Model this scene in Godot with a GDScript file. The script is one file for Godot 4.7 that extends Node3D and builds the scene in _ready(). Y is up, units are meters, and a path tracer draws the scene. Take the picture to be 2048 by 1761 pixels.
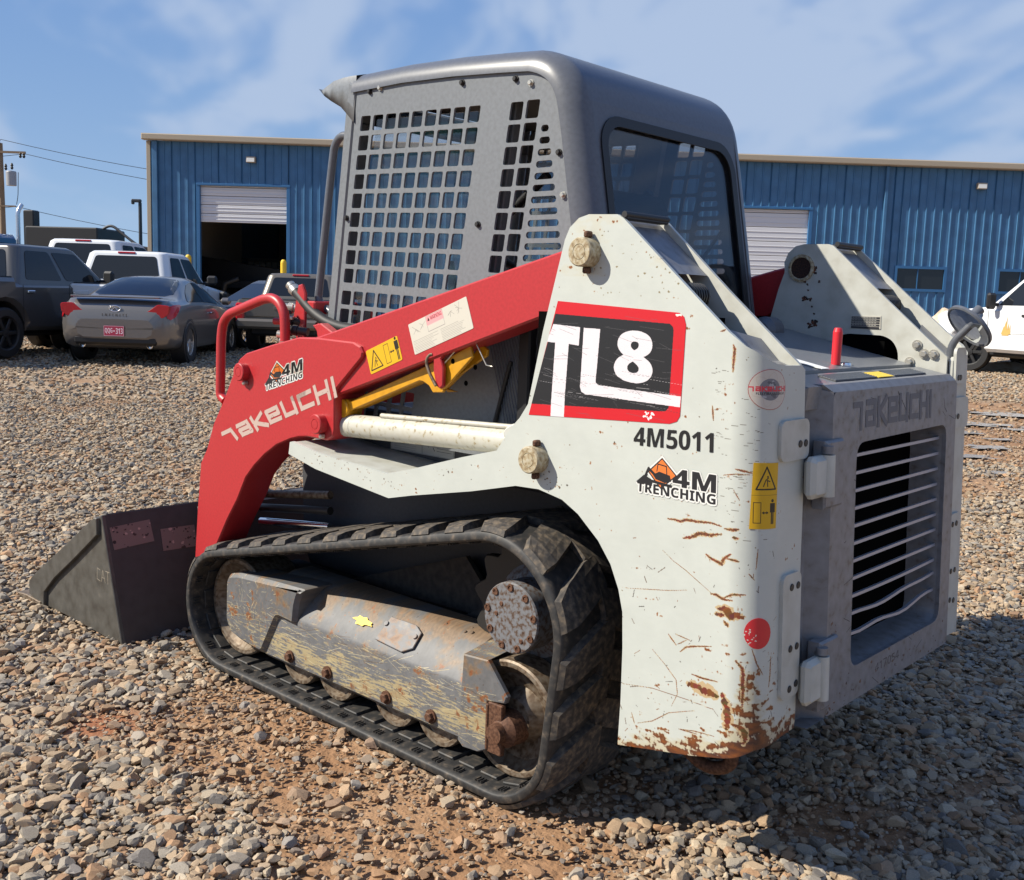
extends Node3D
# A compact track loader on a gravel yard, parked vehicles and a blue steel building behind it. Metres, y up; x runs to the loader's rear, z to its left.

# ------------------------------------------------------------------ mesh builder
class MB:
	var v := PackedVector3Array()
	var n := PackedVector3Array()
	var uv := PackedVector2Array()
	var xf := Transform3D()
	func tri(a: Vector3, b: Vector3, c: Vector3, na: Vector3, nb: Vector3, nc: Vector3, ua := Vector2(), ub := Vector2(), uc := Vector2()) -> void:
		a = xf * a; b = xf * b; c = xf * c
		na = (xf.basis * na).normalized(); nb = (xf.basis * nb).normalized(); nc = (xf.basis * nc).normalized()
		var g := (c - a).cross(b - a)
		if g.length_squared() < 1e-14: return
		if g.dot(na + nb + nc) < 0.0:
			v.append_array([a, c, b]); n.append_array([na, nc, nb]); uv.append_array([ua, uc, ub])
		else:
			v.append_array([a, b, c]); n.append_array([na, nb, nc]); uv.append_array([ua, ub, uc])
	func ft(a: Vector3, b: Vector3, c: Vector3, hint := Vector3.ZERO, ua := Vector2(), ub := Vector2(), uc := Vector2()) -> void:
		var g := (c - a).cross(b - a).normalized()
		if hint != Vector3.ZERO and g.dot(hint) < 0.0: g = -g
		tri(a, b, c, g, g, g, ua, ub, uc)
	func fq(a: Vector3, b: Vector3, c: Vector3, d: Vector3, hint := Vector3.ZERO, ua := Vector2(0, 0), ub := Vector2(1, 0), uc := Vector2(1, 1), ud := Vector2(0, 1)) -> void:
		ft(a, b, c, hint, ua, ub, uc); ft(a, c, d, hint, ua, uc, ud)
	# polygon in x,y pushed along z, edges chamfered by bev; uv is x,y
	func extr(p0: PackedVector2Array, z0: float, z1: float, bev := 0.0, smooth_deg := 32.0) -> void:
		var p := p0.duplicate()
		if Geometry2D.is_polygon_clockwise(p): p.reverse()
		var m := p.size()
		var en := []
		for i in m:
			var d := (p[(i + 1) % m] - p[i]).normalized()
			en.append(Vector2(d.y, -d.x))
		var ins := PackedVector2Array()
		for i in m:
			var a: Vector2 = en[(i + m - 1) % m]
			var b: Vector2 = en[i]
			var h := (a + b)
			h = a if h.length() < 0.05 else h.normalized()
			ins.append(p[i] - h * bev / maxf(0.45, h.dot(b)))
		var idx := Geometry2D.triangulate_polygon(ins)
		if idx.is_empty(): idx = Geometry2D.triangulate_polygon(p)
		for k in range(0, idx.size(), 3):
			var A := ins[idx[k]]; var B := ins[idx[k + 1]]; var C := ins[idx[k + 2]]
			tri(Vector3(A.x, A.y, z1), Vector3(B.x, B.y, z1), Vector3(C.x, C.y, z1), Vector3.BACK, Vector3.BACK, Vector3.BACK, A, B, C)
			tri(Vector3(A.x, A.y, z0), Vector3(B.x, B.y, z0), Vector3(C.x, C.y, z0), Vector3.FORWARD, Vector3.FORWARD, Vector3.FORWARD, A, B, C)
		var lim := cos(deg_to_rad(smooth_deg))
		for i in m:
			var j := (i + 1) % m
			var e: Vector2 = en[i]
			var pe: Vector2 = en[(i + m - 1) % m]
			var ne: Vector2 = en[j]
			var n0 := (e + pe).normalized() if e.dot(pe) > lim else e
			var n1 := (e + ne).normalized() if e.dot(ne) > lim else e
			var A3 := Vector3(n0.x, n0.y, 0); var B3 := Vector3(n1.x, n1.y, 0)
			var P := p[i]; var Q := p[j]
			var za := minf(z0, z1) + bev; var zb := maxf(z0, z1) - bev
			_q(Vector3(P.x, P.y, za), Vector3(Q.x, Q.y, za), Vector3(Q.x, Q.y, zb), Vector3(P.x, P.y, zb), A3, B3, B3, A3, P, Q)
			if bev > 0.0:
				var I := ins[i]; var J := ins[j]
				for s in [1.0, -1.0]:
					var zz: float = zb if s > 0 else za
					var ze: float = zb + bev if s > 0 else za - bev
					var k0: Vector3 = (A3 + Vector3(0, 0, s)).normalized(); var k1: Vector3 = (B3 + Vector3(0, 0, s)).normalized()
					_q(Vector3(P.x, P.y, zz), Vector3(Q.x, Q.y, zz), Vector3(J.x, J.y, ze), Vector3(I.x, I.y, ze), k0, k1, k1, k0, P, Q)
	func _q(a: Vector3, b: Vector3, c: Vector3, d: Vector3, na: Vector3, nb: Vector3, nc: Vector3, nd: Vector3, ua := Vector2(), ub := Vector2()) -> void:
		tri(a, b, c, na, nb, nc, ua, ub, ub); tri(a, c, d, na, nc, nd, ua, ub, ua)
	func box(c: Vector3, s: Vector3, bev := 0.0) -> void:
		var h := s / 2.0
		var p := PackedVector2Array()
		if bev <= 0.0: p = PackedVector2Array([Vector2(c.x - h.x, c.y - h.y), Vector2(c.x + h.x, c.y - h.y), Vector2(c.x + h.x, c.y + h.y), Vector2(c.x - h.x, c.y + h.y)])
		else:
			bev = minf(bev, minf(h.x, minf(h.y, h.z)) * 0.9)
			for q in [Vector2(-1, -1), Vector2(1, -1), Vector2(1, 1), Vector2(-1, 1)]:
				var k := Vector2(c.x + q.x * h.x, c.y + q.y * h.y)
				var e1 := k - Vector2(0, q.y * bev); var e2 := k - Vector2(q.x * bev, 0)
				if q.x * q.y > 0: p.append_array([e1, e2])
				else: p.append_array([e2, e1])
		extr(p, c.z - h.z, c.z + h.z, bev, 20.0)
	func tube(pts: PackedVector3Array, r: float, sides := 10, closed := false, caps := true) -> void:
		var m := pts.size()
		var rings := []
		var t0 := (pts[1] - pts[0]).normalized()
		var u := t0.cross(Vector3.UP if absf(t0.y) < 0.9 else Vector3.RIGHT).normalized()
		for i in m:
			var a := pts[(i + m - 1) % m] if closed or i > 0 else pts[0]
			var b := pts[(i + 1) % m] if closed or i < m - 1 else pts[m - 1]
			var t := (b - a).normalized()
			u = (u - t * u.dot(t)).normalized()
			var w := t.cross(u)
			var ring := PackedVector3Array()
			for k in sides:
				var g := TAU * k / sides
				ring.append(u * cos(g) + w * sin(g))
			rings.append(ring)
		for i in (m if closed else m - 1):
			var j := (i + 1) % m
			for k in sides:
				var l := (k + 1) % sides
				var a: Vector3 = rings[i][k]; var b: Vector3 = rings[i][l]; var c: Vector3 = rings[j][l]; var d: Vector3 = rings[j][k]
				_q(pts[i] + a * r, pts[i] + b * r, pts[j] + c * r, pts[j] + d * r, a, b, c, d)
		if not closed and caps:
			for e in [0, m - 1]:
				var t := (pts[0] - pts[1]) if e == 0 else (pts[m - 1] - pts[m - 2])
				for k in sides: ft(pts[e], pts[e] + rings[e][k] * r, pts[e] + rings[e][(k + 1) % sides] * r, t)
	# profile of (radius, z) turned round the z axis at c
	func lathe(c: Vector3, prof: Array, sides := 20) -> void:
		for i in prof.size() - 1:
			var a: Vector2 = prof[i]; var b: Vector2 = prof[i + 1]
			var d := b - a
			var nn := Vector2(d.y, -d.x).normalized()
			for k in sides:
				var g := TAU * k / sides; var h := TAU * (k + 1) / sides
				var p := Vector3(cos(g), sin(g), 0); var q := Vector3(cos(h), sin(h), 0)
				var z := Vector3(0, 0, 1)
				var n0 := p * nn.x + z * nn.y; var n1 := q * nn.x + z * nn.y
				_q(c + p * a.x + z * a.y, c + q * a.x + z * a.y, c + q * b.x + z * b.y, c + p * b.x + z * b.y, n0, n1, n1, n0, Vector2(c.x + p.x * a.x, c.y + p.y * a.x), Vector2(c.x + q.x * a.x, c.y + q.y * a.x))
	# a sheet through rows of points, smooth
	func sheet(rows: Array, closed := false) -> void:
		var R := rows.size(); var C: int = rows[0].size()
		var nm := []
		for i in R:
			var l := PackedVector3Array()
			for j in C:
				var a: Vector3 = rows[maxi(i - 1, 0)][j]; var b: Vector3 = rows[mini(i + 1, R - 1)][j]
				var c: Vector3 = rows[i][(j + C - 1) % C if closed else maxi(j - 1, 0)]; var d: Vector3 = rows[i][(j + 1) % C if closed else mini(j + 1, C - 1)]
				l.append((b - a).cross(d - c).normalized())
			nm.append(l)
		for i in R - 1:
			for j in (C if closed else C - 1):
				var k := (j + 1) % C
				_q(rows[i][j], rows[i][k], rows[i + 1][k], rows[i + 1][j], nm[i][j], nm[i][k], nm[i + 1][k], nm[i + 1][j], Vector2(rows[i][j].x, rows[i][j].y), Vector2(rows[i][k].x, rows[i][k].y))
	func add_mesh(m: Mesh) -> void:
		for s in m.get_surface_count():
			var A := m.surface_get_arrays(s)
			var V: PackedVector3Array = A[Mesh.ARRAY_VERTEX]; var N: PackedVector3Array = A[Mesh.ARRAY_NORMAL]
			var I: PackedInt32Array = A[Mesh.ARRAY_INDEX] if A[Mesh.ARRAY_INDEX] != null else PackedInt32Array(range(V.size()))
			for k in range(0, I.size(), 3):
				var a := V[I[k]]; var b := V[I[k + 1]]; var c := V[I[k + 2]]
				tri(a, b, c, N[I[k]], N[I[k + 1]], N[I[k + 2]], Vector2(a.x, a.y), Vector2(b.x, b.y), Vector2(c.x, c.y))
	func flat_uv() -> void:
		for i in v.size(): uv[i] = Vector2(v[i].x, v[i].y)
	func mesh() -> ArrayMesh:
		var A := []
		A.resize(Mesh.ARRAY_MAX)
		A[Mesh.ARRAY_VERTEX] = v; A[Mesh.ARRAY_NORMAL] = n; A[Mesh.ARRAY_TEX_UV] = uv
		var m := ArrayMesh.new()
		m.add_surface_from_arrays(Mesh.PRIMITIVE_TRIANGLES, A)
		return m

# ------------------------------------------------------------------ painter for prints and wear, in metres of the surface
class Pic:
	var im: Image
	var r: Rect2
	var W: int
	var H: int
	func _init(rect: Rect2, ppm: float, base: Color) -> void:
		r = rect
		W = int(clampf(rect.size.x * ppm, 8, 2048)); H = int(clampf(rect.size.y * ppm, 8, 2048))
		im = Image.create(W, H, false, Image.FORMAT_RGBA8 if base.a < 1.0 else Image.FORMAT_RGB8)
		im.fill(base)
	func px(p: Vector2) -> Vector2:
		return Vector2((p.x - r.position.x) / r.size.x * W, (r.end.y - p.y) / r.size.y * H)
	func poly(pts: PackedVector2Array, c: Color) -> void:
		var q := PackedVector2Array()
		for p in pts: q.append(px(p))
		_fill(q, c)
	func _fill(q: PackedVector2Array, c: Color) -> void:
		var lo := 1e9; var hi := -1e9
		for p in q: lo = minf(lo, p.y); hi = maxf(hi, p.y)
		for y in range(maxi(0, int(floor(lo))), mini(H - 1, int(ceil(hi))) + 1):
			var yy := y + 0.5
			var xs := []
			for i in q.size():
				var a := q[i]; var b := q[(i + 1) % q.size()]
				if (a.y <= yy) != (b.y <= yy): xs.append(a.x + (yy - a.y) / (b.y - a.y) * (b.x - a.x))
			xs.sort()
			for k in range(0, xs.size() - 1, 2):
				var x0 := maxi(0, int(round(xs[k]))); var x1 := mini(W, int(round(xs[k + 1])))
				if x1 > x0: im.fill_rect(Rect2i(x0, y, x1 - x0, 1), c)
	func line(pts: PackedVector2Array, w: float, c: Color, closed := false) -> void:
		var m := pts.size()
		for i in (m if closed else m - 1):
			var a := pts[i]; var b := pts[(i + 1) % m]
			var d := (b - a).normalized() * w / 2.0
			var o := Vector2(-d.y, d.x)
			poly(PackedVector2Array([a + o - d * 0.6, b + o + d * 0.6, b - o + d * 0.6, a - o - d * 0.6]), c)
	func disc(c: Vector2, rx: float, ry: float, col: Color) -> void:
		var p := PackedVector2Array()
		for k in 36: p.append(c + Vector2(cos(TAU * k / 36) * rx, sin(TAU * k / 36) * ry))
		poly(p, col)
	# text stretched into the four corners TL, TR, BR, BL
	func text(s: String, q: PackedVector2Array, c: Color, bold := true, grow := 0.0) -> void:
		var tm := TextMesh.new()
		var f := SystemFont.new()
		f.font_names = PackedStringArray(["Droid Sans"]); f.font_weight = 700 if bold else 400
		tm.font = f; tm.font_size = 64; tm.depth = 0.0; tm.text = s; tm.pixel_size = 0.01
		var A := tm.get_mesh_arrays()
		var V: PackedVector3Array = A[Mesh.ARRAY_VERTEX]
		var I: PackedInt32Array = A[Mesh.ARRAY_INDEX] if A[Mesh.ARRAY_INDEX] != null else PackedInt32Array(range(V.size()))
		var lo := Vector3(1e9, 1e9, 0); var hi := -lo
		for p in V: lo = lo.min(p); hi = hi.max(p)
		var T := PackedVector2Array()
		for p in V:
			var u := (p.x - lo.x) / maxf(1e-6, hi.x - lo.x); var w := (hi.y - p.y) / maxf(1e-6, hi.y - lo.y)
			T.append(q[0].lerp(q[1], u).lerp(q[3].lerp(q[2], u), w))
		for k in range(0, I.size(), 3):
			var t := PackedVector2Array([T[I[k]], T[I[k + 1]], T[I[k + 2]]])
			if grow > 0.0:
				for e in 8: 
					var o := Vector2(cos(TAU * e / 8), sin(TAU * e / 8)) * grow
					poly(PackedVector2Array([t[0] + o, t[1] + o, t[2] + o]), c)
			else: poly(t, c)
	func scratches(rng: RandomNumberGenerator, count: int, c: Color, most: float, w: float, ang := 0.0, spread := 0.4) -> void:
		for k in count:
			var p := Vector2(rng.randf_range(r.position.x, r.end.x), rng.randf_range(r.position.y, r.end.y))
			var a := ang + rng.randf_range(-spread, spread)
			line(PackedVector2Array([p, p + Vector2(cos(a), sin(a)) * rng.randf_range(0.1, 1.0) * most]), w, c)
	func specks(rng: RandomNumberGenerator, count: int, cols: Array, rr: float) -> void:
		for k in count:
			var p := Vector2(rng.randf_range(r.position.x, r.end.x), rng.randf_range(r.position.y, r.end.y))
			blot(rng, p, rng.randf_range(0.25, 1.0) * rr, cols[rng.randi() % cols.size()])
	func blot(rng: RandomNumberGenerator, p: Vector2, rr: float, c: Color) -> void:
		var q := PackedVector2Array()
		for k in 8: q.append(p + Vector2(cos(TAU * k / 8), sin(TAU * k / 8) * 0.8) * rr * rng.randf_range(0.45, 1.3))
		poly(q, c)
	func tex() -> ImageTexture:
		return ImageTexture.create_from_image(im)

# ------------------------------------------------------------------ small helpers
var mats := {}
var rng := RandomNumberGenerator.new()

func pv(a: Array) -> PackedVector2Array:
	var p := PackedVector2Array()
	for i in range(0, a.size(), 2): p.append(Vector2(a[i], a[i + 1]))
	return p
func lin(r: float, g: float, b: float) -> Color:
	return Color(r, g, b).linear_to_srgb()
func c8(r: int, g: int, b: int) -> Color:
	return Color(r / 255.0, g / 255.0, b / 255.0)
func noise(freq: float, oct := 4, type := FastNoiseLite.TYPE_SIMPLEX_SMOOTH, sd := 1) -> FastNoiseLite:
	var f := FastNoiseLite.new()
	f.noise_type = type; f.frequency = freq; f.fractal_octaves = oct; f.seed = sd
	f.fractal_type = FastNoiseLite.FRACTAL_FBM if oct > 1 else FastNoiseLite.FRACTAL_NONE
	return f
# stops: [offset, colour, offset, colour ...]
func ntex(nz: FastNoiseLite, stops: Array, size := 512, h := 0) -> NoiseTexture2D:
	var g := Gradient.new()
	var off := PackedFloat32Array(); var col := PackedColorArray()
	for i in range(0, stops.size(), 2): off.append(stops[i]); col.append(stops[i + 1])
	g.offsets = off; g.colors = col
	var t := NoiseTexture2D.new()
	t.width = size; t.height = h if h > 0 else size; t.seamless = true; t.noise = nz; t.color_ramp = g
	return t
func mat(called: String, c: Color, rough := 0.5, metal := 0.0, t: Texture2D = null, scale := Vector3(1, 1, 1)) -> StandardMaterial3D:
	var m := StandardMaterial3D.new()
	m.resource_name = called; m.albedo_color = c; m.roughness = rough; m.metallic = metal
	if t:
		m.albedo_texture = t; m.uv1_triplanar = true; m.uv1_scale = scale; m.uv1_triplanar_sharpness = 4.0
	mats[called] = m
	return m
func pic_mat(p: Pic, rough := 0.5) -> StandardMaterial3D:
	var m := StandardMaterial3D.new()
	m.albedo_texture = p.tex(); m.roughness = rough
	if p.im.get_format() == Image.FORMAT_RGBA8:
		m.transparency = BaseMaterial3D.TRANSPARENCY_ALPHA_SCISSOR; m.alpha_scissor_threshold = 0.5
	m.uv1_scale = Vector3(1.0 / p.r.size.x, -1.0 / p.r.size.y, 1)
	m.uv1_offset = Vector3(-p.r.position.x / p.r.size.x, p.r.end.y / p.r.size.y, 0)
	return m
func put(called: String, mb: MB, m: Material, parent: Node = self) -> MeshInstance3D:
	var o := MeshInstance3D.new()
	o.name = called; o.mesh = mb.mesh(); o.material_override = m
	parent.add_child(o, true)
	return o
func inst(called: String, ms: Mesh, m: Material, parent: Node, at: Transform3D) -> MeshInstance3D:
	var o := MeshInstance3D.new()
	o.name = called; o.mesh = ms; o.material_override = m; o.transform = at
	parent.add_child(o, true)
	return o
func thing(called: String, label: String, category: String, at := Vector3.ZERO, turn := 0.0, group := "") -> Node3D:
	var o := Node3D.new()
	o.name = called; add_child(o, true)
	o.position = at; o.rotation.y = turn
	return tag(o, label, category, group)
func tag(o: Node3D, label: String, category := "", group := "", kind := "") -> Node3D:
	if label: o.set_meta("label", label)
	if category: o.set_meta("category", category)
	if group: o.set_meta("group", group)
	if kind: o.set_meta("kind", kind)
	return o
func rect(x0: float, y0: float, x1: float, y1: float) -> PackedVector2Array:
	return PackedVector2Array([Vector2(x0, y0), Vector2(x1, y0), Vector2(x1, y1), Vector2(x0, y1)])
func rrect(x0: float, y0: float, x1: float, y1: float, r: float, k := 4) -> PackedVector2Array:
	var p := PackedVector2Array()
	for q in [[x1 - r, y0 + r, -90.0], [x1 - r, y1 - r, 0.0], [x0 + r, y1 - r, 90.0], [x0 + r, y0 + r, 180.0]]:
		for i in k + 1:
			var a := deg_to_rad(q[2] + 90.0 * i / k)
			p.append(Vector2(q[0] + cos(a) * r, q[1] + sin(a) * r))
	return p
func rounded(p: PackedVector2Array, r: float, k := 4) -> PackedVector2Array:
	var o := PackedVector2Array()
	var m := p.size()
	for i in m:
		var a := p[(i + m - 1) % m]; var b := p[i]; var c := p[(i + 1) % m]
		var d := minf(r, minf(a.distance_to(b), b.distance_to(c)) * 0.45)
		var s := b + (a - b).normalized() * d; var e := b + (c - b).normalized() * d
		for j in k + 1:
			var t := float(j) / k
			o.append(s.lerp(b, t).lerp(b.lerp(e, t), t))
	return o
func v3(p: PackedVector2Array, z: float) -> PackedVector3Array:
	var o := PackedVector3Array()
	for q in p: o.append(Vector3(q.x, q.y, z))
	return o
# rounds the corners of a 3-D path
func bend(p: PackedVector3Array, r: float, k := 5) -> PackedVector3Array:
	var o := PackedVector3Array([p[0]])
	for i in range(1, p.size() - 1):
		var a := p[i - 1]; var b := p[i]; var c := p[i + 1]
		var d := minf(r, minf(a.distance_to(b), b.distance_to(c)) * 0.48)
		var s := b + (a - b).normalized() * d; var e := b + (c - b).normalized() * d
		for j in k + 1:
			var t := float(j) / k
			o.append(s.lerp(b, t).lerp(b.lerp(e, t), t))
	o.append(p[p.size() - 1])
	return o
# plate with holes cut through it, from z0 to z1: sliced level by level so that every slice is a simple polygon
func cut_plate(outer: PackedVector2Array, holes: Array, z0: float, z1: float) -> MB:
	var mb := MB.new()
	var spans := []
	for h in holes:
		var b := bbox(h)
		spans.append(Vector2(b.position.y, b.end.y))
	spans.sort_custom(func(a, b): return a.y < b.y)
	var all := bbox(outer, 0.01)
	var cuts := [all.position.y]
	for s in spans:
		if cuts[cuts.size() - 1] < s.x + (s.y - s.x) * 0.02: cuts.append(s.y - (s.y - s.x) * 0.12)
	cuts.append(all.end.y)
	for k in cuts.size() - 1:
		var list := Geometry2D.intersect_polygons(outer, rect(all.position.x, cuts[k], all.end.x, cuts[k + 1]))
		for h in holes:
			var b := bbox(h)
			if b.end.y < cuts[k] or b.position.y > cuts[k + 1]: continue
			var nx := []
			for p in list:
				for q in Geometry2D.clip_polygons(p, h): nx.append(q)
			list.assign(nx)
		for p in list:
			var idx := Geometry2D.triangulate_polygon(p)
			for t in range(0, idx.size(), 3):
				var A: Vector2 = p[idx[t]]; var B: Vector2 = p[idx[t + 1]]; var C: Vector2 = p[idx[t + 2]]
				mb.tri(Vector3(A.x, A.y, z1), Vector3(B.x, B.y, z1), Vector3(C.x, C.y, z1), Vector3.BACK, Vector3.BACK, Vector3.BACK, A, B, C)
				mb.tri(Vector3(A.x, A.y, z0), Vector3(B.x, B.y, z0), Vector3(C.x, C.y, z0), Vector3.FORWARD, Vector3.FORWARD, Vector3.FORWARD, A, B, C)
	for w in [outer] + holes:
		for i in w.size():
			var a: Vector2 = w[i]; var b: Vector2 = w[(i + 1) % w.size()]
			mb.fq(Vector3(a.x, a.y, z0), Vector3(b.x, b.y, z0), Vector3(b.x, b.y, z1), Vector3(a.x, a.y, z1), Vector3.ZERO, a, b, b, a)
	return mb
# basis whose z axis is d
func face(d: Vector3) -> Basis:
	d = d.normalized()
	var up := Vector3.UP if absf(d.y) < 0.95 else Vector3.RIGHT
	var x := up.cross(d).normalized()
	return Basis(x, d.cross(x), d)
func hexbolt(r: float, h: float, washer := 0.0) -> ArrayMesh:
	var mb := MB.new()
	var p := PackedVector2Array()
	for k in 6: p.append(Vector2(cos(TAU * k / 6), sin(TAU * k / 6)) * r)
	mb.extr(p, 0.0, h, r * 0.15, 5.0)
	if washer > 0.0: mb.lathe(Vector3.ZERO, [Vector2(0, h * 0.3), Vector2(washer, h * 0.3), Vector2(washer, -0.001)], 14)
	return mb.mesh()

# ------------------------------------------------------------------ ground height: level where the loader stands, a little higher beyond
const CAM := Vector3(2.2, 1.53, 2.995)
const FWD := Vector3(-0.66866, 0.0, -0.74357)
const RGT := Vector3(0.74357, 0.0, -0.66866)
func gh(x: float, z: float) -> float:
	var d := (Vector3(x, 0, z) - Vector3(CAM.x, 0, CAM.z)).dot(FWD)
	return 0.3 * smoothstep(6.0, 22.0, d)

func _ready() -> void:
	rng.seed = 7
	# camera
	var cam := Camera3D.new()
	cam.name = "camera"
	cam.transform = Transform3D(Basis(Vector3(0.7402203, 0.0322594, -0.6715900), Vector3(-0.1144522, 0.9903161, -0.0785789), Vector3(0.6625515, 0.1350306, 0.7367443)), CAM)
	cam.fov = 46.33; cam.near = 0.05; cam.far = 3000.0
	add_child(cam)
	# sky, sun, exposure
	var we := WorldEnvironment.new()
	we.name = "world"
	var env := Environment.new()
	env.background_mode = Environment.BG_SKY
	env.sky = make_sky()
	env.background_energy_multiplier = 0.5
	env.tonemap_mode = Environment.TONE_MAPPER_LINEAR
	env.tonemap_exposure = 1.6
	env.sdfgi_enabled = true; env.ssao_enabled = true; env.ssil_enabled = true
	we.environment = env
	add_child(we)
	var sun := DirectionalLight3D.new()
	sun.name = "sun"
	sun.light_energy = 1.6; sun.light_angular_distance = 0.5; sun.light_color = Color(1.0, 0.97, 0.91); sun.shadow_enabled = true
	var to_sun := Vector3(-0.488, 0.651, 0.579).normalized()
	sun.basis = face(to_sun)
	add_child(sun)
	make_materials()
	build_ground()
	build_loader()
	build_building()
	build_yard()

func make_sky() -> Sky:
	var w := 1536; var h := 768
	var im := Image.create(w, h, false, Image.FORMAT_RGBF)
	var n1 := noise(0.9, 5, FastNoiseLite.TYPE_SIMPLEX_SMOOTH, 11)
	var n2 := noise(2.6, 5, FastNoiseLite.TYPE_SIMPLEX_SMOOTH, 5)
	var n3 := noise(0.55, 3, FastNoiseLite.TYPE_SIMPLEX_SMOOTH, 23)
	for y in h:
		var el := PI * (0.5 - (y + 0.5) / h)
		var s := sin(el)
		for x in w:
			var c: Color
			if s < 0.0:
				var k := clampf(-s * 4.0, 0.0, 1.0)
				c = Color(0.52, 0.62, 0.72).lerp(Color(0.2, 0.17, 0.14), k)
			else:
				var az := TAU * (x + 0.5) / w
				var d := Vector3(sin(az) * cos(el), s, -cos(az) * cos(el))
				# blue deepening upwards
				var t := clampf(pow(s, 0.55), 0.0, 1.0)
				c = Color(0.50, 0.74, 1.0).lerp(Color(0.075, 0.235, 0.70), clampf(t * 1.25, 0.0, 1.0))
				# thin high cloud on a plane overhead, drawn out along one direction
				var f := 1.0 / (s + 0.16)
				var pu := (d.x * 0.82 + d.z * 0.57) * f; var pw := (-d.x * 0.57 + d.z * 0.82) * f
				var warp := n3.get_noise_2d(pu * 1.1, pw * 1.1) * 0.55
				var a := n1.get_noise_2d(pu * 0.55 + warp, pw * 1.7 + warp * 0.7)
				var b := n2.get_noise_2d(pu * 0.5 + warp * 1.4, pw * 2.2 - warp)
				var m := smoothstep(-0.28, 0.5, a * 0.85 + b * 0.45 + n3.get_noise_2d(pu * 0.6 + 9.0, pw * 0.6) * 0.6)
				m *= smoothstep(0.0, 0.16, s) * 0.92
				c = c.lerp(Color(0.56, 0.70, 0.95), m)
				c = c.lerp(Color(0.60, 0.78, 0.98), 0.5 * exp(-s * 16.0))
			im.set_pixel(x, y, c)
	var pm := PanoramaSkyMaterial.new()
	pm.panorama = ImageTexture.create_from_image(im)
	var sky := Sky.new()
	sky.sky_material = pm
	return sky

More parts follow.
